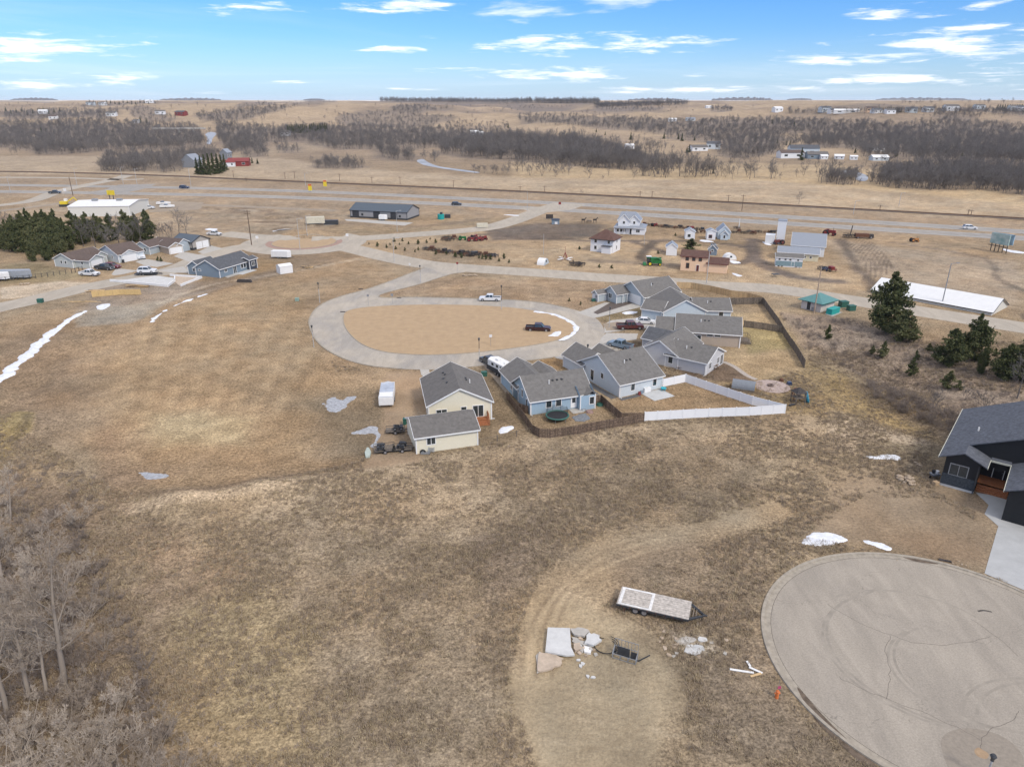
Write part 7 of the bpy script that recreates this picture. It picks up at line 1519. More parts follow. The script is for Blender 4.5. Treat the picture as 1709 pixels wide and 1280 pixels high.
for i, (x, y) in enumerate(((786, 403), (797, 402.5), (806, 401), (792, 399))): tractor(('dark red hay machine, leftmost of the red group', 'dark red machine, front middle of the red group', 'dark red machine, rightmost of the red group', 'dark red machine, rear middle of the red group')[i], at(x, y), 20 * i, M_RED, 1.05)
for i, (x, y) in enumerate(((1373, 450), (1380, 452), (1387, 453))): implement(('dark implement, left of three in front of the cook car end', 'dark implement, middle of three in front of the cook car end', 'red-wheeled implement, right of three in front of the cook car end')[i], at(x, y), 20 + 40 * i, 7 + i, (M_DARK, P_NAVY, M_RED)[i], .95)
dt = implement('rusty drilling rig with upright mast right of the silver barn', at(1418, 397), 0, 5, M_OLD, 1.3); MB().bar((0, 0, .8), (.3, 0, 3.6), .2).build('mast', M_OLD, dt)
t = thing('rusty_truck', 'rusty brown box truck beyond the tyre tracks, right of the barn', 'truck', at(1442, 398), R(-8)); MB().box((-1, 0, 1.2), (5, 2.1, 1.3)).build('box', M_RUST, t); MB().box((2.4, 0, 1.0), (1.8, 1.9, 1.3), taper=.8).build('cab', M_OLD, t)
for x in (-2.5, 2.3):
    for y in (-1, 1): wheel(t, x, y, .5)
tractor('orange tractor in the field beyond the tyre tracks', at(1525, 404), 0, mat('faded_orange', (.45, .20, .06), .7), 1.0)
implement('grey spoked implement beside the red windmill', at(960, 443), 10, 4, M_OLD, 1.2); implement('dark grey tangle of machinery right of the red windmill', at(968, 444), 60, 11, M_OLD, 1.0)
t = thing('windmill', 'red and white windmill head standing on the museum lawn', 'windmill', at(943, 434)); MB().tube((0, 0, 0), (0, 0, 4.6), .09, .04, 6).build('mast', M_RED, t)
for k in range(4): a = k * 1.57 + .6; MB().bar((1.3 * math.cos(a), 1.3 * math.sin(a), 0), (0, 0, 2.6), .12).build('leg', M_RED, t); MB().box((2.0 * math.cos(a), 2.0 * math.sin(a), .5), (2.2, .7, .1), a).build('blade', M_WHITE, t)
o = MB().box((0, 0, .8), (2.2, 1.6, .12), .2).build('information_board', M_DARK); o.location = at(1294, 462); tag(o, 'low dark table-like sign by the museum drive', 'sign')
for s in (-1, 1): pass
o = MB().box((0, 0, 1.2), (3.2, .3, 1.8), 0).build('notice_board', M_OLD); o.location = at(917, 366); tag(o, 'dark brown rectangular board near the highway junction', 'board')
t = thing('playhouse', 'small dark blue-grey pavilion right of the brown board', 'pavilion', at(927, 374)); MB().box((0, 0, 1.0), (3.2, 2.6, 2.0)).build('body', M_SLATE if False else S_SLATE, t); MB().box((0, 0, 2.1), (3.8, 3.2, .3), taper=.5).build('roof', S_NAVY, t); MB().box((.2, -1.34, .6), (1.2, .1, 1.0)).build('door', M_WHITE, t)
t = thing('wagon_sculpture', 'dark horse and wagon figures on the grass near the farmhouse', 'sculpture', at(983, 372)); 
for i in range(2):
    q = MB(); q.box((-2.5 + i * 5, 0, 1.3), (1.6, .5, .7), taper=.9); q.bar((-1.8 + i * 5, 0, 1.5), (-1.3 + i * 5, 0, 2.3), .3)
    for dx in (-.6, .6): 
        for dy in (-.15, .15): q.bar((-2.5 + i * 5 + dx, dy, 0), (-2.5 + i * 5 + dx, dy, 1.1), .14)
    q.build('horse_figure', M_OLD, t)
MB().box((0, 0, .9), (1.8, 1.0, .5)).build('wagon', M_WOODG, t); spoke_wheel(t, -.7, .6, .5, M_OLD); spoke_wheel(t, .7, .6, .5, M_OLD)
t = thing('stock_tank', 'teal tank with dark hopper behind the grey steel building', 'tank', at(736, 366)); MB().tube((0, 0, 0), (0, 0, 2.2), 1.5, n=14).build('tank', M_TEAL, t); MB().box((.2, 0, 2.6), (1.1, 1.1, .9)).build('top_box', M_DARK, t)
o = MB().box((0, 0, .8), (2.6, 1.6, 1.6)).build('dark_container', M_DARK); o.location = at(747, 364); tag(o, 'dark box right of the teal tank', 'container')
t = thing('excavator', 'yellow and white excavator behind the left pine grove', 'excavator', at(108, 345), .2)
MB().box((0, 0, .6), (4.2, 2.6, 1.0)).build('track_base', M_DARK, t); MB().box((0, 0, 1.9), (3.2, 2.5, 1.4)).build('house', M_YEL, t); MB().box((.9, .6, 3.0), (1.4, 1.2, 1.5)).build('cab', M_WHITE, t); MB().bar((1.4, 0, 2.2), (5, 0, 4.4), .45).build('boom', M_YEL, t); MB().bar((5, 0, 4.4), (6.8, 0, 1.5), .35).build('arm', M_YEL, t); MB().box((6.8, 0, 1.2), (1, 1.2, .9), taper=.7).build('bucket', M_DARK, t)
for lab, x, y, rz in (('white boat-shaped trailer right of the cream warehouse, nearer one', 279, 347, 12), ('white boat-shaped trailer right of the cream warehouse, farther one', 273, 342, 8)):
    t = thing('boat_trailer', lab, 'boat', at(x, y), R(rz)); MB().prism([(-3.2, -1), (1.5, -1.1), (3.6, 0), (1.5, 1.1), (-3.2, 1)], .5, 1.4).build('hull', M_WHITE, t); MB().box((-.4, 0, 1.6), (1.8, 1.2, .5), taper=.8).build('windscreen', M_GLASS, t)
    for y_ in (-.9, .9): wheel(t, -1, y_, .35)
# round hay/scrap things by the steel building, left lawn gear at the mid
t = thing('tank_trailer', 'pale green kayak shaped cover lying left of the small trailers', 'cover', at(614, 757), R(100)); MB().prism([(-1.4, -.3), (0, -.5), (1.5, -.15), (1.6, .15), (0, .45), (-1.4, .3)], 0, .3).build('shell', mat('pale_green_cover', (.42, .47, .41), .7), t)
# ---------------------------------------------------------------- far farm, bridge and far houses
br = thing('road_bridge', 'low grey highway bridge over the river among the far woods, upper left', 'bridge', G(300, 222)); g = G(298, 221)
for q_ in range(1):
    MB().box((0, 0, 6.2), (78, 9, 1.6), R(4)).build('deck', M_CONC, br); MB().box((0, -4.4, 7.5), (78, .3, 1.0), R(4)).build('parapet', M_CONC, br)
    for x in (-22, 0, 22): MB().box((x, 0, 2), (2.5, 7, 8), R(4)).build('pier', M_CONC, br)
def far_house(label, px, py, w, d_, h, wm, rm, rz=0, name='house', cat='house', rs=None):
    g = G(px, py); b = Blk(g.x, g.y, rz, w, d_, h, rs or d_ * .22, g.z); o = house(label, b, name, cat); walls(b, o, wm, 'plain', foot=1.5); roof(b, o, rm)
    for s in (-w * .28, w * .25): window(b, o, 'n', s, h * .35, w * .14, h * .35)
    return o
far_house('red barn with white lower walls right of the dark spruces', 400, 277, 16, 10, 4, M_RED, M_RED, 10, 'barn', 'barn'); far_house('white shed joined left of the red barn', 384, 278, 9, 7, 3.5, S_WH, M_RED, 10, 'shed', 'shed'); far_house('grey round-roofed barn left of the dark spruces', 322, 279, 12, 10, 6, M_STEEL, RF_GREY, 80, 'barn', 'barn', 4); far_house('grey tall barn roof right behind the spruces', 378, 266, 8, 7, 6, M_STEEL, RF_GREY, 80, 'barn', 'barn', 3)
FH = [(1339, 262, 26, 12, 8, S_LB, SH_DK, 'large pale blue house beyond the river, with stacked storeys'), (1318, 264, 22, 10, 5, S_WH, SH_RB, 'long white and red-roofed farmhouse left of the large pale blue house'), (1362, 265, 18, 10, 4, S_SLATE, SH_GR, 'grey low outbuilding right of the large pale blue house'),
      (1374, 266, 6, 5, 3, S_WH, RF_WH, 'tiny white shed right of the low outbuilding'), (1400, 266, 8, 6, 3, S_WH, RF_WH, 'white trailer home by the farm lane'), (1424, 267, 6, 4, 3, S_WH, RF_WH, 'white box at the end of the farm lane'), (1466, 268, 14, 8, 3, S_LB, RF_WH, 'white low building among the trees below the lane'), (1460, 252, 16, 9, 3.5, S_WH, SH_GR, 'white house half hidden in the middle right woods'),
      (1165, 252, 18, 9, 4, S_WH, SH_GR, 'white low house among pines beyond the river'), (1190, 249, 14, 9, 6, S_LB, SH_DK, 'grey house behind the white low house beyond the river'), (1050, 249, 9, 7, 4, S_WH, RF_WH, 'white cottage at the edge of the middle woods'), (1297, 187, 20, 12, 8, S_WH, RF_WH, 'white farm building on the horizon rise, right of centre'),
      (1376, 187, 22, 14, 8, S_LB, SH_DK, 'first far house in the ridge settlement at the right'), (1388, 189, 14, 12, 6, S_WH, M_DARK, 'dark-roofed house next in the ridge settlement'), (1412, 189, 46, 12, 5, M_WHITE, RF_WH, 'long white shed in the ridge settlement'), (1453, 187, 20, 12, 7, M_PEACH, SH_RB, 'brown house in the ridge settlement'), (1462, 189, 18, 12, 6, S_WH, SH_DK, 'white house below the brown ridge house'), (1484, 190, 18, 12, 6, S_WH, SH_GR, 'white house in the middle of the ridge settlement'), (1520, 188, 20, 12, 7, S_LB, SH_DK, 'pale house left of the ridge firs'), (1548, 187, 18, 12, 7, S_WH, SH_DK, 'white house right of the ridge firs'), (1586, 185, 26, 14, 8, S_WH, SH_GR, 'large white house on the ridge near the right'), (1633, 183, 22, 12, 8, S_LB, SH_GR, 'blue-grey house on the ridge right of the large white one'), (1694, 184, 30, 14, 8, S_LB, SH_GR, 'pale house at the right end of the ridge'), (1703, 185, 18, 12, 8, S_WH, SH_DK, 'white house cut by the right edge on the ridge'),
      (73, 190, 24, 14, 8, S_WH, RF_WH, 'white house in the far woods at the left'), (90, 199, 14, 10, 5, S_WH, SH_RB, 'small white house below the far left woods'), (187, 194, 18, 12, 6, S_WH, SH_GR, 'white house on the slope left of the far pines'), (152, 176, 26, 14, 8, S_LB, SH_DK, 'pale house on the far left ridge'), (172, 176, 22, 14, 8, S_WH, SH_GR, 'white house on the far left ridge, next right'), (250, 172, 26, 12, 7, S_WH, RF_WH, 'white house at the right end of the left ridge'), (268, 191, 20, 10, 6, S_WH, SH_GR, 'white farm house on the far bright slope'), (303, 193, 24, 12, 7, M_RED, SH_DK, 'dark red barn on the far bright slope'), (229, 206, 12, 9, 5, S_WH, SH_GR, 'white house under the four far spruces'),
      (584, 168, 40, 14, 8, S_WH, RF_WH, 'white farmstead on the horizon left of centre'), (477, 227, 13, 9, 5, S_WH, SH_GR, 'white house by the dark pine row in the woods'), (792, 226, 12, 8, 5, S_WH, RF_WH, 'white house in the woods below the quarry, left'), (802, 226, 8, 7, 4, S_WH, RF_WH, 'white shed right of the woods house'), (1122, 203, 14, 8, 4, S_WH, RF_WH, 'white roof in the upper middle woods'), (1152, 202, 16, 8, 4, S_LB, RF_GREY, 'pale shed in the upper middle woods'), (1182, 181, 18, 10, 6, S_WH, RF_WH, 'white shed beside the far grove')]
for (x, y, w, d_, h, wm, rm, lab) in FH: far_house(lab, x, y, w, d_, h, wm, rm, (x * 7) % 40 - 20)
# ---------------------------------------------------------------- vegetation
def leafmat(name, c, c2, var=.25, rough=.9):
    m = D.materials.new(name); m.use_nodes = True; nt = m.node_tree; n = nt.nodes; L = nt.links; b = n['Principled BSDF']; b.inputs['Roughness'].default_value = rough; b.inputs['Specular IOR Level'].default_value = .1
    oi = n.new('ShaderNodeObjectInfo'); geo = n.new('ShaderNodeNewGeometry'); t = n.new('ShaderNodeTexNoise'); t.inputs['Scale'].default_value = .9; t.inputs['Detail'].default_value = 3; L.new(geo.outputs['Position'], t.inputs['Vector'])
    a = n.new('ShaderNodeMath'); a.operation = 'ADD'; L.new(t.outputs[0], a.inputs[0]); L.new(oi.outputs['Random'], a.inputs[1])
    r = n.new('ShaderNodeMapRange'); r.inputs['From Min'].default_value = .35; r.inputs['From Max'].default_value = 1.65; L.new(a.outputs[0], r.inputs[0])
    mx = n.new('ShaderNodeMixRGB'); L.new(r.outputs[0], mx.inputs[0]); mx.inputs[1].default_value = (*c, 1); mx.inputs[2].default_value = (*c2, 1); L.new(mx.outputs[0], b.inputs['Base Color']); return m
M_BARKN = leafmat('pale_bark', (.26, .215, .17), (.38, .32, .26)); M_TWN = leafmat('near_twigs', (.28, .225, .175), (.52, .44, .35)); M_TWF = leafmat('wood_twigs', (.128, .115, .106), (.235, .213, .194)); M_BARKF = leafmat('dark_bark', (.12, .105, .095), (.18, .16, .142))
M_TWD = leafmat('brush_twigs', (.18, .145, .12), (.32, .265, .22))
M_PN1 = leafmat('pine_needles_dark', (.052, .066, .028), (.10, .112, .05)); M_PN2 = leafmat('pine_needles_light', (.11, .12, .05), (.17, .165, .08)); M_PBARK = mat('pine_bark', (.10, .07, .05), .95)
M_GR1 = leafmat('dry_grass_blades', (.31, .245, .155), (.43, .345, .22)); M_GR2 = leafmat('brown_weed_stalks', (.21, .16, .112), (.32, .255, .185))
def rdir(v, spread, rnd):
    a = Vector((rnd.gauss(0, 1), rnd.gauss(0, 1), rnd.gauss(0, 1))).normalized(); return (v.normalized() + a * spread).normalized()
def bare_tree(seed, H=14, stems=1, lv=(12, 6, 6, 6), width=.03, crown0=.3, lean=.5, spread=.9, tw=1.0):
    rnd = random.Random(seed); tr = MB(); cr = MB()
    def twig(p, d, L, w):
        s = d.cross(Vector((rnd.gauss(0, 1), rnd.gauss(0, 1), rnd.gauss(0, 1)))).normalized() * w; cr.face([p - s, p + s, p + d * L])
    for st in range(stems):
        d0 = Vector((0, 0, 1)) if stems == 1 else rdir(Vector((math.cos(6.28 * st / stems) * lean, math.sin(6.28 * st / stems) * lean, 1)), .12, rnd)
        p = Vector((0, 0, -.2)) if stems == 1 else Vector((math.cos(6.28 * st / stems) * .2, math.sin(6.28 * st / stems) * .2, -.1)); r = H * (.017 if stems == 1 else .010); pts = [(p.copy(), r)]; n = 7; d = d0.copy()
        for k in range(n):
            d = rdir(d, .07 if stems == 1 else .12, rnd); p = p + d * (H * (.93 if stems == 1 else .7) / n); pts.append((p.copy(), r * (1 - (k + 1) / n) + .012))
        for (a, ra), (b_, rb_) in zip(pts, pts[1:]): tr.tube(a, b_, ra, rb_, 6 if stems == 1 else 5, cap=False)
        for i in range(lv[0]):
            t = crown0 + (1 - crown0) * (i + rnd.random()) / lv[0]; f = t * n; k = min(n - 1, int(f)); q = pts[k][0].lerp(pts[k + 1][0], f - k)
            a = rnd.random() * 6.28; up = .45 + .8 * t; d1 = Vector((math.cos(a), math.sin(a), up)).normalized(); L1 = H * .34 * (1.15 - t * .75) * rnd.uniform(.7, 1.2) * spread * (1 if stems == 1 else .8)
            P1 = [q]; dd = d1
            for j in range(3): dd = rdir(dd + Vector((0, 0, .12)), .16, rnd); P1.append(P1[-1] + dd * L1 / 3)
            r1 = pts[k][1] * .45
            for j in range(3): tr.tube(P1[j], P1[j + 1], max(.016, r1 * (1 - j / 3.2)), max(.014, r1 * (1 - (j + 1) / 3.2)), 3, cap=False)
            for i2 in range(lv[1]):
                f2 = (.25 + .75 * (i2 + rnd.random()) / lv[1]) * 3; k2 = min(2, int(f2)); q2 = P1[k2].lerp(P1[k2 + 1], f2 - k2); d2 = rdir(dd + Vector((0, 0, .25)), .75, rnd); L2 = L1 * .45 * rnd.uniform(.6, 1.1)
                twig(q2, d2, L2, width * 1.1)
                for i3 in range(lv[2]):
                    q3 = q2 + d2 * L2 * (.2 + .8 * rnd.random()); d3 = rdir(d2 + Vector((0, 0, .2)), .7, rnd); L3 = L2 * .6 * rnd.uniform(.6, 1.1); twig(q3, d3, L3, width * .8 * tw)
                    for i4 in range(lv[3]): twig(q3 + d3 * L3 * rnd.random(), rdir(d3, .65, rnd), L3 * rnd.uniform(.5, .8), width * .6 * tw)
    return tr, cr
def pine(seed, H=12, Rr=4.2, n=1500, base=.08, sh=1.2, clump=.38, spruce=False):
    rnd = random.Random(seed); tr = MB(); cr = MB(); tr.tube((0, 0, -.3), (0, 0, H * .55), H * .018, H * .010, 6, cap=False); tr.tube((0, 0, H * .55), (0, 0, H * .96), H * .010, .03, 5, cap=False)
    lob = [(rnd.uniform(0, 6.28), rnd.uniform(.15, .9), rnd.uniform(.5, 1.0)) for _ in range(16)]
    nb = int(22 + H * 3)
    br = []
    for i in range(nb):
        t = base + (1 - base) * ((i + rnd.random()) / nb) ** 1.05; a = rnd.random() * 6.28; prof = (1 - t ** sh) * (.55 + .45 * math.sin(min(1, (t - base) / .22) * 1.57)) if not spruce else (1 - t)
        R1 = Rr * max(.10, prof) * rnd.uniform(.72, 1.12); up = (.10 + .5 * t) if not spruce else -.12; o = Vector((0, 0, H * t * .96)); e = o + Vector((math.cos(a), math.sin(a), up)) * R1; br.append((o, e, R1)); tr.tube(o, e, .05, .02, 3, cap=False)
    tot = sum(b_[2] + .5 for b_ in br)
    for o, e, R1 in br:
        k = int(n * (R1 + .5) / tot)
        for j in range(k):
            t = rnd.random() ** .55; p = o.lerp(e, t) + Vector((rnd.gauss(0, 1), rnd.gauss(0, 1), rnd.gauss(.25, .7))) * (.16 * R1 * (1.15 - .3 * t) if not spruce else .11 * R1 + .1)
            cr.mi(1 if rnd.random() < (.30 + .25 * (p.z - o.z > .1)) else 0); c = clump * rnd.uniform(.7, 1.2)
            for q in range(3):
                d = Vector((rnd.gauss(0, 1), rnd.gauss(0, 1), rnd.gauss(.4, .8))).normalized(); s = d.cross(Vector((rnd.gauss(0, 1), rnd.gauss(0, 1), rnd.gauss(0, 1)))).normalized() * c * .38; cr.face([p - s, p + s, p + d * c])
    return tr, cr
def proto(pair, n1, n2, m1, m2): return (pair[0].mesh(n1, m1, True), pair[1].mesh(n2, m2))
def plant(name, pr, loc, rz, sc, label, cat, group=None, pn=('trunk', 'crown')):
    t = thing(name, label, cat, loc, rz, group); t.scale = sc if isinstance(sc, tuple) else (sc,) * 3
    for k in (0, 1): o = D.objects.new(pn[k], pr[k]); COL.objects.link(o); o.parent = t
    return t
T_NEAR = [proto(bare_tree(11 + i, 14, 1, (18, 7, 6, 6), .022, .28), 'trunk', 'branches', M_BARKN, M_TWN) for i in range(3)]
T_FAN = [proto(bare_tree(31 + i, 9, 6, (7, 7, 6, 6), .02, .25, .5), 'stems', 'branches', M_BARKN, M_TWN) for i in range(3)]
T_MID = [proto(bare_tree(51 + i, 12, 1 if i < 2 else 3, (13, 6, 5, 4) if i < 2 else (5, 6, 6, 4), .042, .26, .4, 1.55), 'trunk', 'crown', M_BARKF, M_TWF) for i in range(4)]
T_BUSH = [proto(bare_tree(71 + i, 4, 7, (5, 4, 4, 3), .03, .15, .8), 'stems', 'twigs', M_TWD, M_TWD) for i in range(2)]
T_PINE = [proto(pine(91 + i, 12, 5.0, 4600, .03, 1.8, .44), 'trunk', 'crown', M_PBARK, [M_PN1, M_PN2]) for i in range(3)]
T_SPR = [proto(pine(121 + i, 12, 2.6, 1100, .04, 1.2, .45, True), 'trunk', 'crown', M_PBARK, [M_PN1, M_PN1]) for i in range(2)]
T_SM = [proto(pine(141 + i, 3, 1.1, 420, .04, 1.4, .26), 'trunk', 'crown', M_PBARK, [M_PN1, M_PN2]) for i in range(2)]
def hpx(px, py, h):
    g = G(px, py); z = g.y * math.cos(PITCH) + (CAMH - g.z) * math.sin(PITCH); return g, h * z / FPX / math.cos(PITCH) * .97
# near trees of the bottom-left wood
for i, (x, y, s, k, kind, lab) in enumerate([(108, 1148, 1.22, 0, 0, 'tallest pale bare tree with straight trunk in the lower left wood'), (50, 1165, .92, 1, 0, 'bare tree left of the tallest pale tree, two thin trunks'), (78, 1160, .75, 2, 0, 'shorter bare tree just left of the tallest pale tree'), (12, 1190, .95, 0, 0, 'bare tree at the left edge of the lower left wood'), (10, 1010, .95, 2, 0, 'bare tree at the left edge halfway up the wood'), (60, 1040, .6, 1, 0, 'slender bare tree behind the tallest pale tree'),
        (18, 868, .55, 2, 0, 'dark spreading bare tree at the left edge above the wood'), (128, 880, .55, 1, 1, 'dark round bare shrub at the top of the wood'), (165, 1290, .95, 0, 1, 'wide fan-shaped bare tree at the bottom of the frame'), (70, 1310, .85, 1, 1, 'fan-shaped bare tree left of the wide one, bottom edge'), (10, 1330, .9, 2, 1, 'bare shrub tree in the bottom left corner'), (215, 1330, .7, 1, 1, 'low bare shrub right of the wide fan-shaped tree'), (255, 1290, .6, 2, 1, 'rightmost bare shrub along the bottom edge'),
        (150, 1030, .55, 0, 1, 'round grey shrub on the right flank of the wood'), (175, 1085, .5, 2, 1, 'low grey shrub right of the tall pale trunk'), (30, 1100, .65, 1, 1, 'twiggy shrub between the left trees of the wood'), (90, 1000, .6, 2, 1, 'grey twiggy shrub behind the tall pale tree'), (0, 930, .7, 0, 1, 'twiggy shrub at the left edge below the dark tree'), (60, 960, .62, 1, 1, 'pinkish grey shrub in the upper part of the wood'), (130, 1170, .45, 0, 1, 'small shrub at the foot of the tallest trunk'), (-30, 1120, 1.0, 2, 0, 'bare tree just past the left edge, branches reaching in'), (205, 1180, .42, 2, 1, 'low grey shrub at the right edge of the wood'), (300, 1300, .5, 0, 1, 'low grey brush clump, farthest right on the bottom edge'), (140, 960, .45, 2, 1, 'loose grey shrub at the upper right of the wood'), (120, 1230, .6, 2, 1, 'tangled grey shrub in front of the tallest trunk'), (40, 1250, .7, 0, 1, 'large twiggy shrub at the lower left'), (105, 1090, .62, 0, 1, 'dense grey shrub just behind the tallest trunk'), (20, 1060, .7, 1, 1, 'dense twiggy shrub at the left edge, middle of the wood'), (250, 1250, .62, 1, 1, 'fan-shaped shrub above the rightmost bottom shrub'), (130, 1330, .9, 2, 1, 'broad fan shrub between the two bottom fans'), (185, 1240, .7, 2, 1, 'wide twiggy shrub above the bottom fan tree'), (60, 900, .55, 1, 1, 'grey shrub on the slope at the top of the wood')]):
    pr = (T_NEAR, T_FAN)[kind][k]; plant('bare_tree', pr, G(x, y), i * 1.1, s, lab, 'tree' if kind == 0 else 'shrub', pn=('trunk', 'branches') if kind == 0 else ('stems', 'branches')).rotation_euler = (0, (.20, .12, .10, .16, .1, .14)[i % 6] if kind == 0 else .08, 0)
for i, (x, y, h, k, lab) in enumerate([(1697, 665, 70, 1, 'bare grey tree in front of the rightmost pines'), (1640, 690, 45, 2, 'bare twiggy tree in the ravine above the black house'), (1560, 680, 40, 3, 'low bare tree in the ravine left of the black house roof'), (1610, 668, 30, 3, 'small bare tree on the ravine slope below the pines'),
        (140, 412, 40, 0, 'pale bare tree in front of the left pines'), (160, 413, 44, 1, 'pale bushy bare tree, second in front of the left pines'), (180, 414, 40, 2, 'bare tree behind the second house roof on the left'), (200, 411, 46, 0, 'bare tree behind the third house roof on the left'), (218, 410, 48, 3, 'round bare tree right of the dark pine'), (236, 408, 44, 1, 'bare tree left of the last dark pine'), (268, 402, 34, 2, 'bare tree right of the last dark pine'), (284, 400, 36, 3, 'bare tree behind the taupe workshop, middle'), (300, 396, 40, 0, 'tallest bare tree behind the taupe workshop'), (312, 394, 34, 1, 'bare tree at the right end of the workshop grove'),
        (5, 388, 34, 1, 'bare tree at the left end of the pine grove, edge of frame'), (20, 385, 36, 3, 'bare tree beside the first pine at the far left'), (32, 383, 32, 2, 'bare tree behind the first pines at the far left'), (1333, 341, 18, 0, 'lone small bare tree beside the railway at the right'), (970, 325, 9, 3, 'small dark bush beside the railway in the centre'), (802, 319, 7, 3, 'tiny bush beside the railway left of centre')]):
    g, H = hpx(x, y, h); plant('bare_tree', T_MID[k], g, i * 2.1, H / 12.2, lab, 'tree')
PL = [(1477, 553, 98, 0, 1.05, 'largest dark pine beside the street, in front of the white storage roof'), (1506, 570, 52, 1, 1.25, 'shorter pine joined to the right of the largest pine'), (1583, 609, 62, 2, 1.25, 'dark pine, left of the middle pair on the ravine bank'), (1622, 603, 80, 1, .95, 'tall pine with open crown, right of the middle pair'), (1637, 624, 50, 0, .5, 'slim pine at the right foot of the middle pair'), (1675, 634, 62, 2, 1.1, 'dark pine, left of the pair at the right edge'), (1702, 636, 78, 0, 1.1, 'taller dark pine at the right edge of the frame')]
for i, (x, y, h, k, w, lab) in enumerate(PL): g, H = hpx(x, y, h); plant('pine_tree', T_PINE[k], g, i * 1.3, (H / 12 * w * .85, H / 12 * w * .85, H / 12), lab, 'pine tree')
for i, (x, y, h, w, lab) in enumerate([(1472, 598, 29, .9, 'small yellow-green pine on the ravine slope, leftmost'), (1528, 601, 17, 1, 'tiny pine above the slim young pine in the ravine'), (1520, 627, 29, 1, 'slim young pine in the middle of the ravine'), (1581, 648, 30, 1.2, 'bushy young pine near the bottom of the ravine'), (1599, 651, 17, 1.2, 'tiny pine right of the bushy young pine'), (1381, 566, 24, .9, 'small green pine right of the dark back fence'), (1455, 592, 16, 1, 'small dark cedar left of the yellow-green pine'), (1660, 595, 14, 1.2, 'small dark shrub between the right hand pines'), (1550, 585, 12, 1.4, 'small dark shrub at the foot of the ravine path'),
        (1153, 417, 18, 2.2, 'round dark evergreen behind the peach depot'), (1000, 447, 6, 1.4, 'small evergreen bush by the street left of the green combine'), (1021, 448, 6, 1.4, 'small evergreen bush, right one of two by the street'), (967, 417, 6, 1.2, 'small evergreen bush left of the white square house'), (1098, 424, 6, 1.2, 'small evergreen bush left of the tall white shed'), (950, 503, 6, 1.2, 'small shrub on the lawn near the loop, left of two'), (969, 509, 6, 1.2, 'small shrub on the lawn near the loop, right of two'), (1127, 394, 5, 1.3, 'small dark shrub in front of the false-front sheds'), (264, 436, 8, 1, 'small cypress on the lawn of the middle grey house, left of two'), (269, 437, 8, 1, 'small cypress on the lawn of the middle grey house, right of two')]):
    g, H = hpx(x, y, h); plant('small_evergreen', T_SM[i % 2], g, i, (H / 3 * w, H / 3 * w, H / 3), lab, 'evergreen')
yt = [(630, 412, 8), (645, 414, 6), (660.6, 416.5, 6), (676, 419, 6), (698, 418, 6), (672, 403, 6), (698, 408, 8), (727, 406, 7), (658, 404, 7), (616, 408.6, 4), (651, 409.5, 4), (667, 409, 4), (682, 408, 5), (712, 406, 6), (718, 400, 4), (727.6, 425, 8), (745, 425, 6), (693, 421, 5), (760, 429.7, 9), (770, 430.6, 9), (799.6, 431.5, 6), (805, 432.5, 8), (811, 433, 8), (819, 433.5, 8), (833, 436.7, 6), (841, 432, 9), (849.6, 439, 6)]
for i, (x, y, h) in enumerate(yt):
    g, H = hpx(x, y, h); plant('young_tree', T_SM[i % 2], g, i, (H / 3 * 1.1, H / 3 * 1.1, H / 3), 'young evergreen planted in rows on the lawn beside the rusty machines', 'evergreen', 'young evergreens planted in rows on the lawn')
lp = [(42, 400, 46), (53, 402, 52), (70, 400, 46), (81, 402, 50), (98, 403, 52), (126, 404, 50), (150, 404, 48), (166, 402, 44), (188, 402, 44), (212, 400, 48), (230, 402, 44), (249, 402, 50), (6, 416, 46), (20, 420, 52), (36, 422, 52), (52, 420, 56), (66, 424, 60), (82, 424, 58), (98, 424, 58), (114, 418, 52), (136, 408, 48), (57, 436, 34), (81, 435, 36), (106, 428, 40), (92, 412, 50), (28, 408, 48), (222, 404, 42), (175, 405, 40)]
for i, (x, y, h) in enumerate(lp):
    g, H = hpx(x, y, h); last = i == 11
    plant('pine_tree', T_PINE[i % 3], g, i * .9, (H / 12 * .68,) * 2 + (H / 12,), 'last dark pine at the right end of the left grove' if last else ('olive green pine in the %s row of the left grove, %s' % ('back' if y < 407 else 'front' if y > 425 else 'middle', 'left part' if x < 70 else 'centre part' if x < 150 else 'right part')), 'pine tree', None if last else 'pines of the left grove, %s, %s' % ('back' if y < 407 else 'front' if y > 425 else 'middle', 'left' if x < 70 else 'centre' if x < 150 else 'right'))
for i, (x, y, h) in enumerate([(330, 291, 26), (337, 292, 30), (344, 292, 32), (351, 292, 33), (358, 291, 33), (365, 290, 31), (371, 288, 28), (376, 285, 26)]):
    g, H = hpx(x, y, h); plant('spruce_tree', T_SPR[i % 2], g, i, (H / 12 * 1.0,) * 2 + (H / 12,), 'tall dark spruce in the tight row beside the red barn', 'spruce', 'dark spruces beside the red barn')
def far_place(x, y):
    if x < 100: return 'in the big woods at the far left'
    if x < 260: return 'on the rise above the far left woods'
    if x < 440: return 'right of the red barn'
    if x < 860: return 'in the woods below the pale quarry bank'
    if x < 1030: return 'on the slope in the upper centre'
    if x < 1100: return 'left of the white low house beyond the river'
    if x < 1180: return 'around the white low house beyond the river'
    if x < 1275: return 'between the river houses'
    if x < 1360: return 'around the large pale blue house beyond the river'
    return 'in the right hand woods'
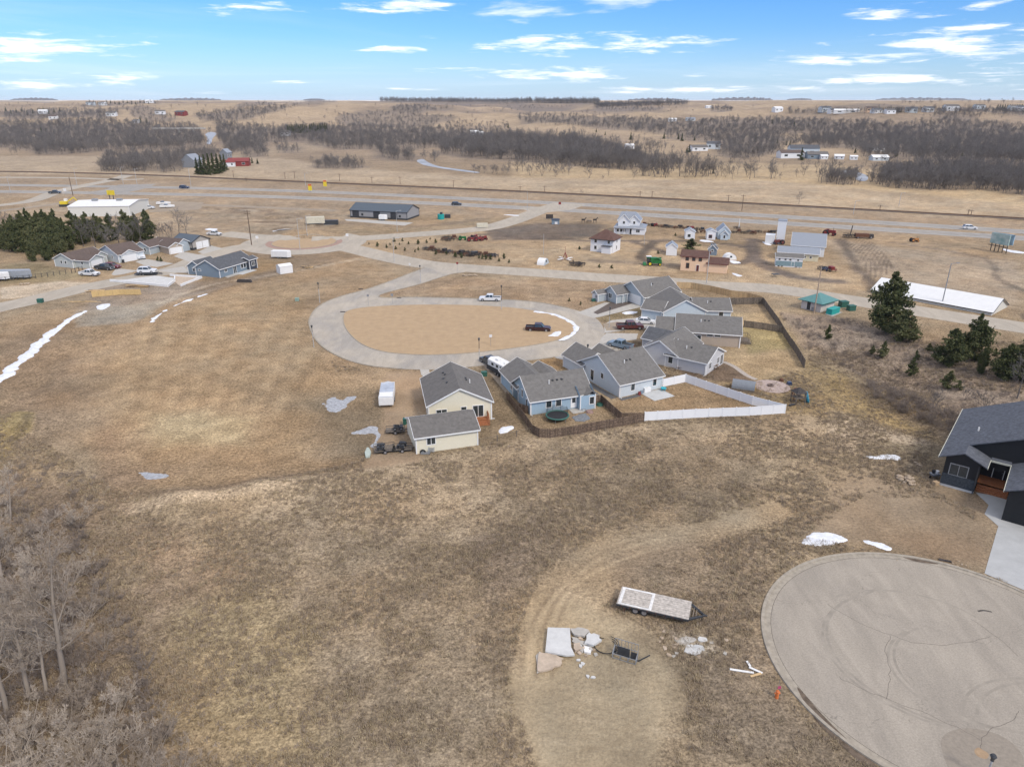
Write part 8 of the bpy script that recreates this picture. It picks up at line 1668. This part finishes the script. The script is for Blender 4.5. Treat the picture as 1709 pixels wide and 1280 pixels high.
FP = [(421, 273, 9), (430, 274, 9), (1052.7, 234, 12), (1108, 232, 10), (1138, 236, 13), (1132, 233, 9), (1150, 255, 13), (1146, 256, 10), (1159, 235, 8), (1260.5, 238, 11), (1336.6, 268, 20), (1312, 243, 8), (1318, 244, 9), (1297, 240, 8), (1288, 238, 7), (224, 205, 6), (228, 205, 7), (235, 206, 10), (245, 206, 8), (995, 221, 6), (1010, 226, 6), (1300, 205, 7), (1289, 207, 8), (1325, 212, 8), (1349, 212, 7), (70, 224, 10), (78, 225, 9), (90, 224, 6), (848, 214, 8), (1663, 262, 12), (1605, 262, 10), (1190, 290, 9), (1496, 262, 10), (1427, 256, 9)]
for i, (x, y, h) in enumerate(FP):
    g, H = hpx(x, y, h); plant('spruce_tree', T_SPR[i % 2], g, i, (H / 12 * 1.2,) * 2 + (H / 12,), 'single dark conifer %s' % far_place(x, y), 'conifer', 'single dark conifers %s' % far_place(x, y))
def row_name(i): return ('the left dark row in the woods, centre left' if i < 11 else 'the right dark row in the woods, centre left' if i < 21 else 'the ridge row between the right hand ridge houses' if i < 33 else 'the ridge row at the right edge' if i < 44 else 'the scattered row on the left horizon ridge' if i < 59 else 'the row on the far left slope')
ro = [(481 + 3.1 * k, 223 - (k % 3), 13) for k in range(11)] + [(518 + 3.1 * k, 221 - (k % 3), 13) for k in range(10)] + [(1466 + 3.4 * k, 188, 8) for k in range(12)] + [(1664 + 4 * k, 184, 9) for k in range(11)] + [(150 + 7 * k, 172 + (k % 4), 5) for k in range(15)] + [(10 + 9 * k, 186 + (k * 5 % 7), 7) for k in range(11)]
for i, (x, y, h) in enumerate(ro):
    g, H = hpx(x, y, h); plant('spruce_tree', T_SPR[i % 2], g, i, (H / 12 * 1.2,) * 2 + (H / 12,), 'dark conifer in %s' % row_name(i), 'conifer', 'dark conifers in %s' % row_name(i))
# woods --------------------------------------------------------------
def samp(poly, n, jit=1):
    xs = [p[0] for p in poly]; ys = [p[1] for p in poly]; out = []; tries = 0
    while len(out) < n and tries < 40:
        m = n * 3; x = RNG.uniform(min(xs), max(xs), m); y = RNG.uniform(min(ys), max(ys), m); k = inside(x, y, poly); out += list(zip(x[k], y[k])); tries += 1
    return out[:n]
def area(poly): return abs(sum(poly[i][0] * poly[(i + 1) % len(poly)][1] - poly[(i + 1) % len(poly)][0] * poly[i][1] for i in range(len(poly)))) / 2
pts = []
for poly, den, H in WOOD:
    for (x, y) in samp(poly, max(3, int(area(poly) * den * 1.15))):
        g = G(x, y); pts.append((g.y, g, H * random.choice((random.uniform(.5, .8), random.uniform(.7, 1.0))), x, y))
for k in range(2600):   # scattered single bushes of the slopes
    x = random.uniform(0, 1709); y = random.choice((random.uniform(176, 240), random.uniform(250, 300) if x > 850 else random.uniform(176, 230))); g = G(x, y)
    if y > 250 and k % 6: continue
    if y <= 250 and float(fbm(g.x / 420 + 5, g.y / 520 + 3, 4)) > .455 and k % 5: continue
    pts.append((g.y, g, random.uniform(3, 9), x, y))
pts.sort(key=lambda p: p[0])
def wlab(x, y):
    if x < 430 and y > 250: a = 'grove beyond the highway at the left'
    elif 500 < x < 625: a = 'isolated clump in the tan field'
    elif x < 850: a = 'field edge by the river bend, left of centre'
    elif x < 1100: a = 'front of the centre woods'
    elif x < 1340: a = 'sparse row between the centre and right woods'
    elif x < 1440: a = 'small clump left of the right hand pond'
    elif x < 1510: a = 'woods just right of the pond'
    elif x < 1560: a = 'right woods, above the white highway car'
    elif x < 1610: a = 'right woods, between the highway car and billboard'
    elif x < 1660: a = 'right woods, straight above the billboard'
    else: a = 'right woods beside the frame edge'
    b_ = 'front row' if y > 306 else 'middle rows' if y > 294 else 'back rows'
    return 'leafless grey tree in the %s, %s' % (a, b_), 'leafless trees of the %s, %s' % (a, b_)
NI = 250
for i, (_, g, H, x, y) in enumerate(pts[:NI]):
    lb, gp = wlab(x, y); plant('bare_tree', T_MID[i % 4], g, random.uniform(0, 6.28), H / 12.2 * 1.05, lb, 'tree', gp)
def gn_scatter(name, label, P, rots, scs, src, parent=None):
    "one object whose points carry copies of one small mesh"
    me = D.meshes.new(name); me.from_pydata([tuple(p) for p in P], [], []); a = me.attributes.new('sc', 'FLOAT', 'POINT'); a.data.foreach_set('value', np.asarray(scs, np.float32)); b_ = me.attributes.new('rz', 'FLOAT', 'POINT'); b_.data.foreach_set('value', np.asarray(rots, np.float32))
    o = D.objects.new(name, me); COL.objects.link(o); tag(o, label, None, None, 'stuff')
    ng = D.node_groups.new(name, 'GeometryNodeTree'); ng.interface.new_socket('Geometry', in_out='INPUT', socket_type='NodeSocketGeometry'); ng.interface.new_socket('Geometry', in_out='OUTPUT', socket_type='NodeSocketGeometry')
    n = ng.nodes; L = ng.links; gi = n.new('NodeGroupInput'); go = n.new('NodeGroupOutput'); oi = n.new('GeometryNodeObjectInfo'); oi.inputs['Object'].default_value = src; oi.transform_space = 'ORIGINAL'; oi.inputs['As Instance'].default_value = True
    ip = n.new('GeometryNodeInstanceOnPoints'); na = n.new('GeometryNodeInputNamedAttribute'); na.data_type = 'FLOAT'; na.inputs['Name'].default_value = 'sc'; nr = n.new('GeometryNodeInputNamedAttribute'); nr.data_type = 'FLOAT'; nr.inputs['Name'].default_value = 'rz'; cx = n.new('ShaderNodeCombineXYZ'); L.new(nr.outputs[0], cx.inputs[2])
    L.new(gi.outputs[0], ip.inputs['Points']); L.new(oi.outputs['Geometry'], ip.inputs['Instance']); L.new(cx.outputs[0], ip.inputs['Rotation']); L.new(na.outputs[0], ip.inputs['Scale']); L.new(ip.outputs[0], go.inputs[0])
    md = o.modifiers.new('scatter', 'NODES'); md.node_group = ng; return o
def src_obj(pr, name):
    mb = pr; me = D.meshes.new(name); bm = bmesh.new()
    for q in pr: bm.from_mesh(q)
    bm.to_mesh(me); bm.free()
    for q in pr:
        for m in q.materials: me.materials.append(m)
    n0 = len(pr[0].polygons); idx = [0] * n0 + [p.material_index + len(pr[0].materials) for p in pr[1].polygons]; me.polygons.foreach_set('material_index', idx); me.update(); return D.objects.new(name, me)
rest = pts[NI:]; print('wood trees', len(pts))
for k in range(4):
    sub = rest[k::4]; gn_scatter('far_woodland', ('grey-brown leafless woods filling the far valley, first mixture', 'grey-brown leafless woods filling the far valley, second mixture', 'grey-brown leafless woods filling the far valley, third mixture', 'grey-brown leafless brush filling the far valley and slopes')[k], [p[1] for p in sub], [random.uniform(0, 6.28) for _ in sub], [p[2] / 12.2 * 1.05 for p in sub], src_obj(T_MID[k], 'woodland_tree'))
# horizon groves, a few kilometres off
for i, (x, y, w, h) in enumerate([(115, 167, 75, 4), (350, 166, 100, 4), (540, 165, 35, 3), (1085, 164, 90, 5), (1230, 164, 100, 6), (1330, 165, 40, 3), (1530, 166, 130, 5), (1605, 167, 40, 3)]):
    g = Vector(((x - CX) / FPX * 11000 / math.cos(PITCH) * (math.cos(PITCH) ** 2 + math.sin(PITCH) ** 2 + .0) * .93, 11000 + 150 * i, 0)); g.z = float(hz(g.x, g.y)); zc = g.y * math.cos(PITCH); Wd = w * zc / FPX; Hh = h * zc / FPX * .9 + 8; rnd = random.Random(i); mb = MB(); n = 40
    for k in range(n):
        for sx in (0, 1): a = (k + sx) / n; 
        hh = lambda t: Hh * (.35 + .65 * math.sin(math.pi * t) ** .5) * (.7 + .3 * math.sin(t * 37 + i) * math.cos(t * 91 + 2 * i))
        x0 = (k / n - .5) * Wd; x1 = ((k + 1) / n - .5) * Wd; h0, h1 = hh(k / n), hh((k + 1) / n)
        mb.hexa([(x0, -60, -12), (x1, -60, -12), (x1, 60, -12), (x0, 60, -12), (x0, -25, h0), (x1, -25, h1), (x1, 25, h1), (x0, 25, h0)])
    o = mb.build('distant_grove', mat('distant_grove_trees', (.10, .085, .075), .95, var=.3, scale=.02)); o.location = (g.x, g.y, g.z); tag(o, 'low blue-grey grove on the far horizon', None, None, 'stuff')
# low brush of the ravine and of the lower left wood
def brush(poly, n, lo, hi, src, name, label):
    P = samp([Vector(G2(p)) for p in poly], n); P = [(x, y, float(hz(x, y))) for x, y in P]; return gn_scatter(name, label, P, [random.uniform(0, 6.28) for _ in P], [random.uniform(lo, hi) for _ in P], src)
SB = [src_obj(T_BUSH[i], 'brush_clump') for i in range(2)]
brush([(1300, 525), (1420, 535), (1500, 560), (1709, 600), (1709, 690), (1620, 705), (1520, 680), (1420, 620), (1350, 590)], 420, .16, .42, SB[0], 'ravine_brush', 'grey-brown low brush covering the ravine right of the yards')
brush([(1440, 640), (1520, 665), (1620, 705), (1600, 735), (1540, 705), (1460, 665)], 130, .3, .65, SB[1], 'ravine_thicket', 'taller twiggy thicket along the bottom of the ravine')
brush([(-60, 850), (130, 860), (190, 960), (230, 1080), (270, 1180), (300, 1290), (-100, 1290)], 300, .25, .65, SB[1], 'wood_undergrowth', 'grey twiggy undergrowth beneath the lower left trees')
brush([(-60, 790), (150, 770), (175, 880), (100, 870), (-60, 860)], 60, .2, .4, SB[0], 'wood_edge_brush', 'low brush on the slope above the lower left wood')
# tufts of grass and weeds in the rough
def tuft(seed, n, h, w, m, lean=.5):
    rnd = random.Random(seed); mb = MB()
    for i in range(n):
        a = rnd.random() * 6.28; d = Vector((math.cos(a) * lean * rnd.random(), math.sin(a) * lean * rnd.random(), 1)).normalized(); p = Vector((rnd.gauss(0, .12), rnd.gauss(0, .12), 0)); s = Vector((-math.sin(a), math.cos(a), 0)) * w; hh = h * rnd.uniform(.5, 1.1); mb.face([p - s, p + s, p + d * hh])
    return D.objects.new('tuft', mb.mesh('tuft', m))
TF = [tuft(1, 14, .30, .03, M_GR1, 1.1), tuft(2, 12, .36, .028, M_GR2, .9), tuft(3, 16, .24, .04, M_GR2, 1.6)]
def tufts():
    n = 260000; y = RNG.uniform(28, 150, n); u = RNG.uniform(-.92, .92, n); x = u * (y * .93 + 22)
    keep = RNG.rand(n) < np.clip((y * .93 + 22) / 130., .35, 1)
    d = fbm(x / 5, y / 5, 3); keep &= RNG.rand(n) < sstep(.36, .60, d) * .85 + .15
    for P in NOGRASS: keep &= ~inside(x, y, [G2(p) for p in P])
    keep &= np.hypot(x - TCX, y - TCY) > TR + .3
    x, y = x[keep], y[keep]; z = hz(x, y); k = RNG.randint(0, 3, len(x)); print('tufts', len(x))
    for i in range(3):
        q = k == i; P = np.stack([x[q], y[q], z[q]], 1)
        gn_scatter('rough_grass', ('tan dry grass tufts over the rough foreground', 'brown weed stalks over the rough foreground', 'flattened pale grass clumps over the rough foreground')[i], P.tolist(), RNG.uniform(0, 6.28, q.sum()), RNG.uniform(.5, 1.35, q.sum()), TF[i])
NOGRASS = [[(870, 1040), (900, 960), (980, 905), (1100, 885), (1180, 870), (1290, 835), (1330, 860), (1130, 925), (1060, 965), (1010, 1010), (1080, 1050), (1140, 1110), (1150, 1180), (1120, 1290), (900, 1290), (850, 1150)],
    [(1620, 815), (1720, 830), (1800, 1000), (1640, 960)], [(600, 600), (1000, 600), (1300, 680), (1310, 690), (1075, 704), (900, 735), (800, 742), (700, 770), (610, 790), (600, 700)], [(1560, 650), (1720, 660), (1720, 900), (1560, 820)], [(500, 480), (1020, 480), (1020, 580), (960, 600), (700, 622), (560, 610), (515, 560)],
    [(0, 500), (500, 480), (560, 620), (640, 640), (600, 770), (300, 830), (200, 820), (0, 690)], [(1190, 500), (1350, 500), (1350, 615), (1260, 640), (1190, 640)], [(1340, 895), (1440, 830), (1560, 830), (1650, 880), (1650, 960), (1540, 930), (1440, 915)]]
tufts()
# haze
hm = D.materials.new('air_haze'); hm.use_nodes = True; nn_ = hm.node_tree.nodes; nn_.clear(); ho = nn_.new('ShaderNodeOutputMaterial'); hv = nn_.new('ShaderNodeVolumePrincipled'); hv.inputs['Color'].default_value = (.80, .88, 1.0, 1); hv.inputs['Density'].default_value = 3.0e-5; hm.node_tree.links.new(hv.outputs[0], ho.inputs['Volume'])
hb = MB().box((0, 8200, 40.0), (62000, 17400, 92)).build('haze', hm); tag(hb, kind='stuff')
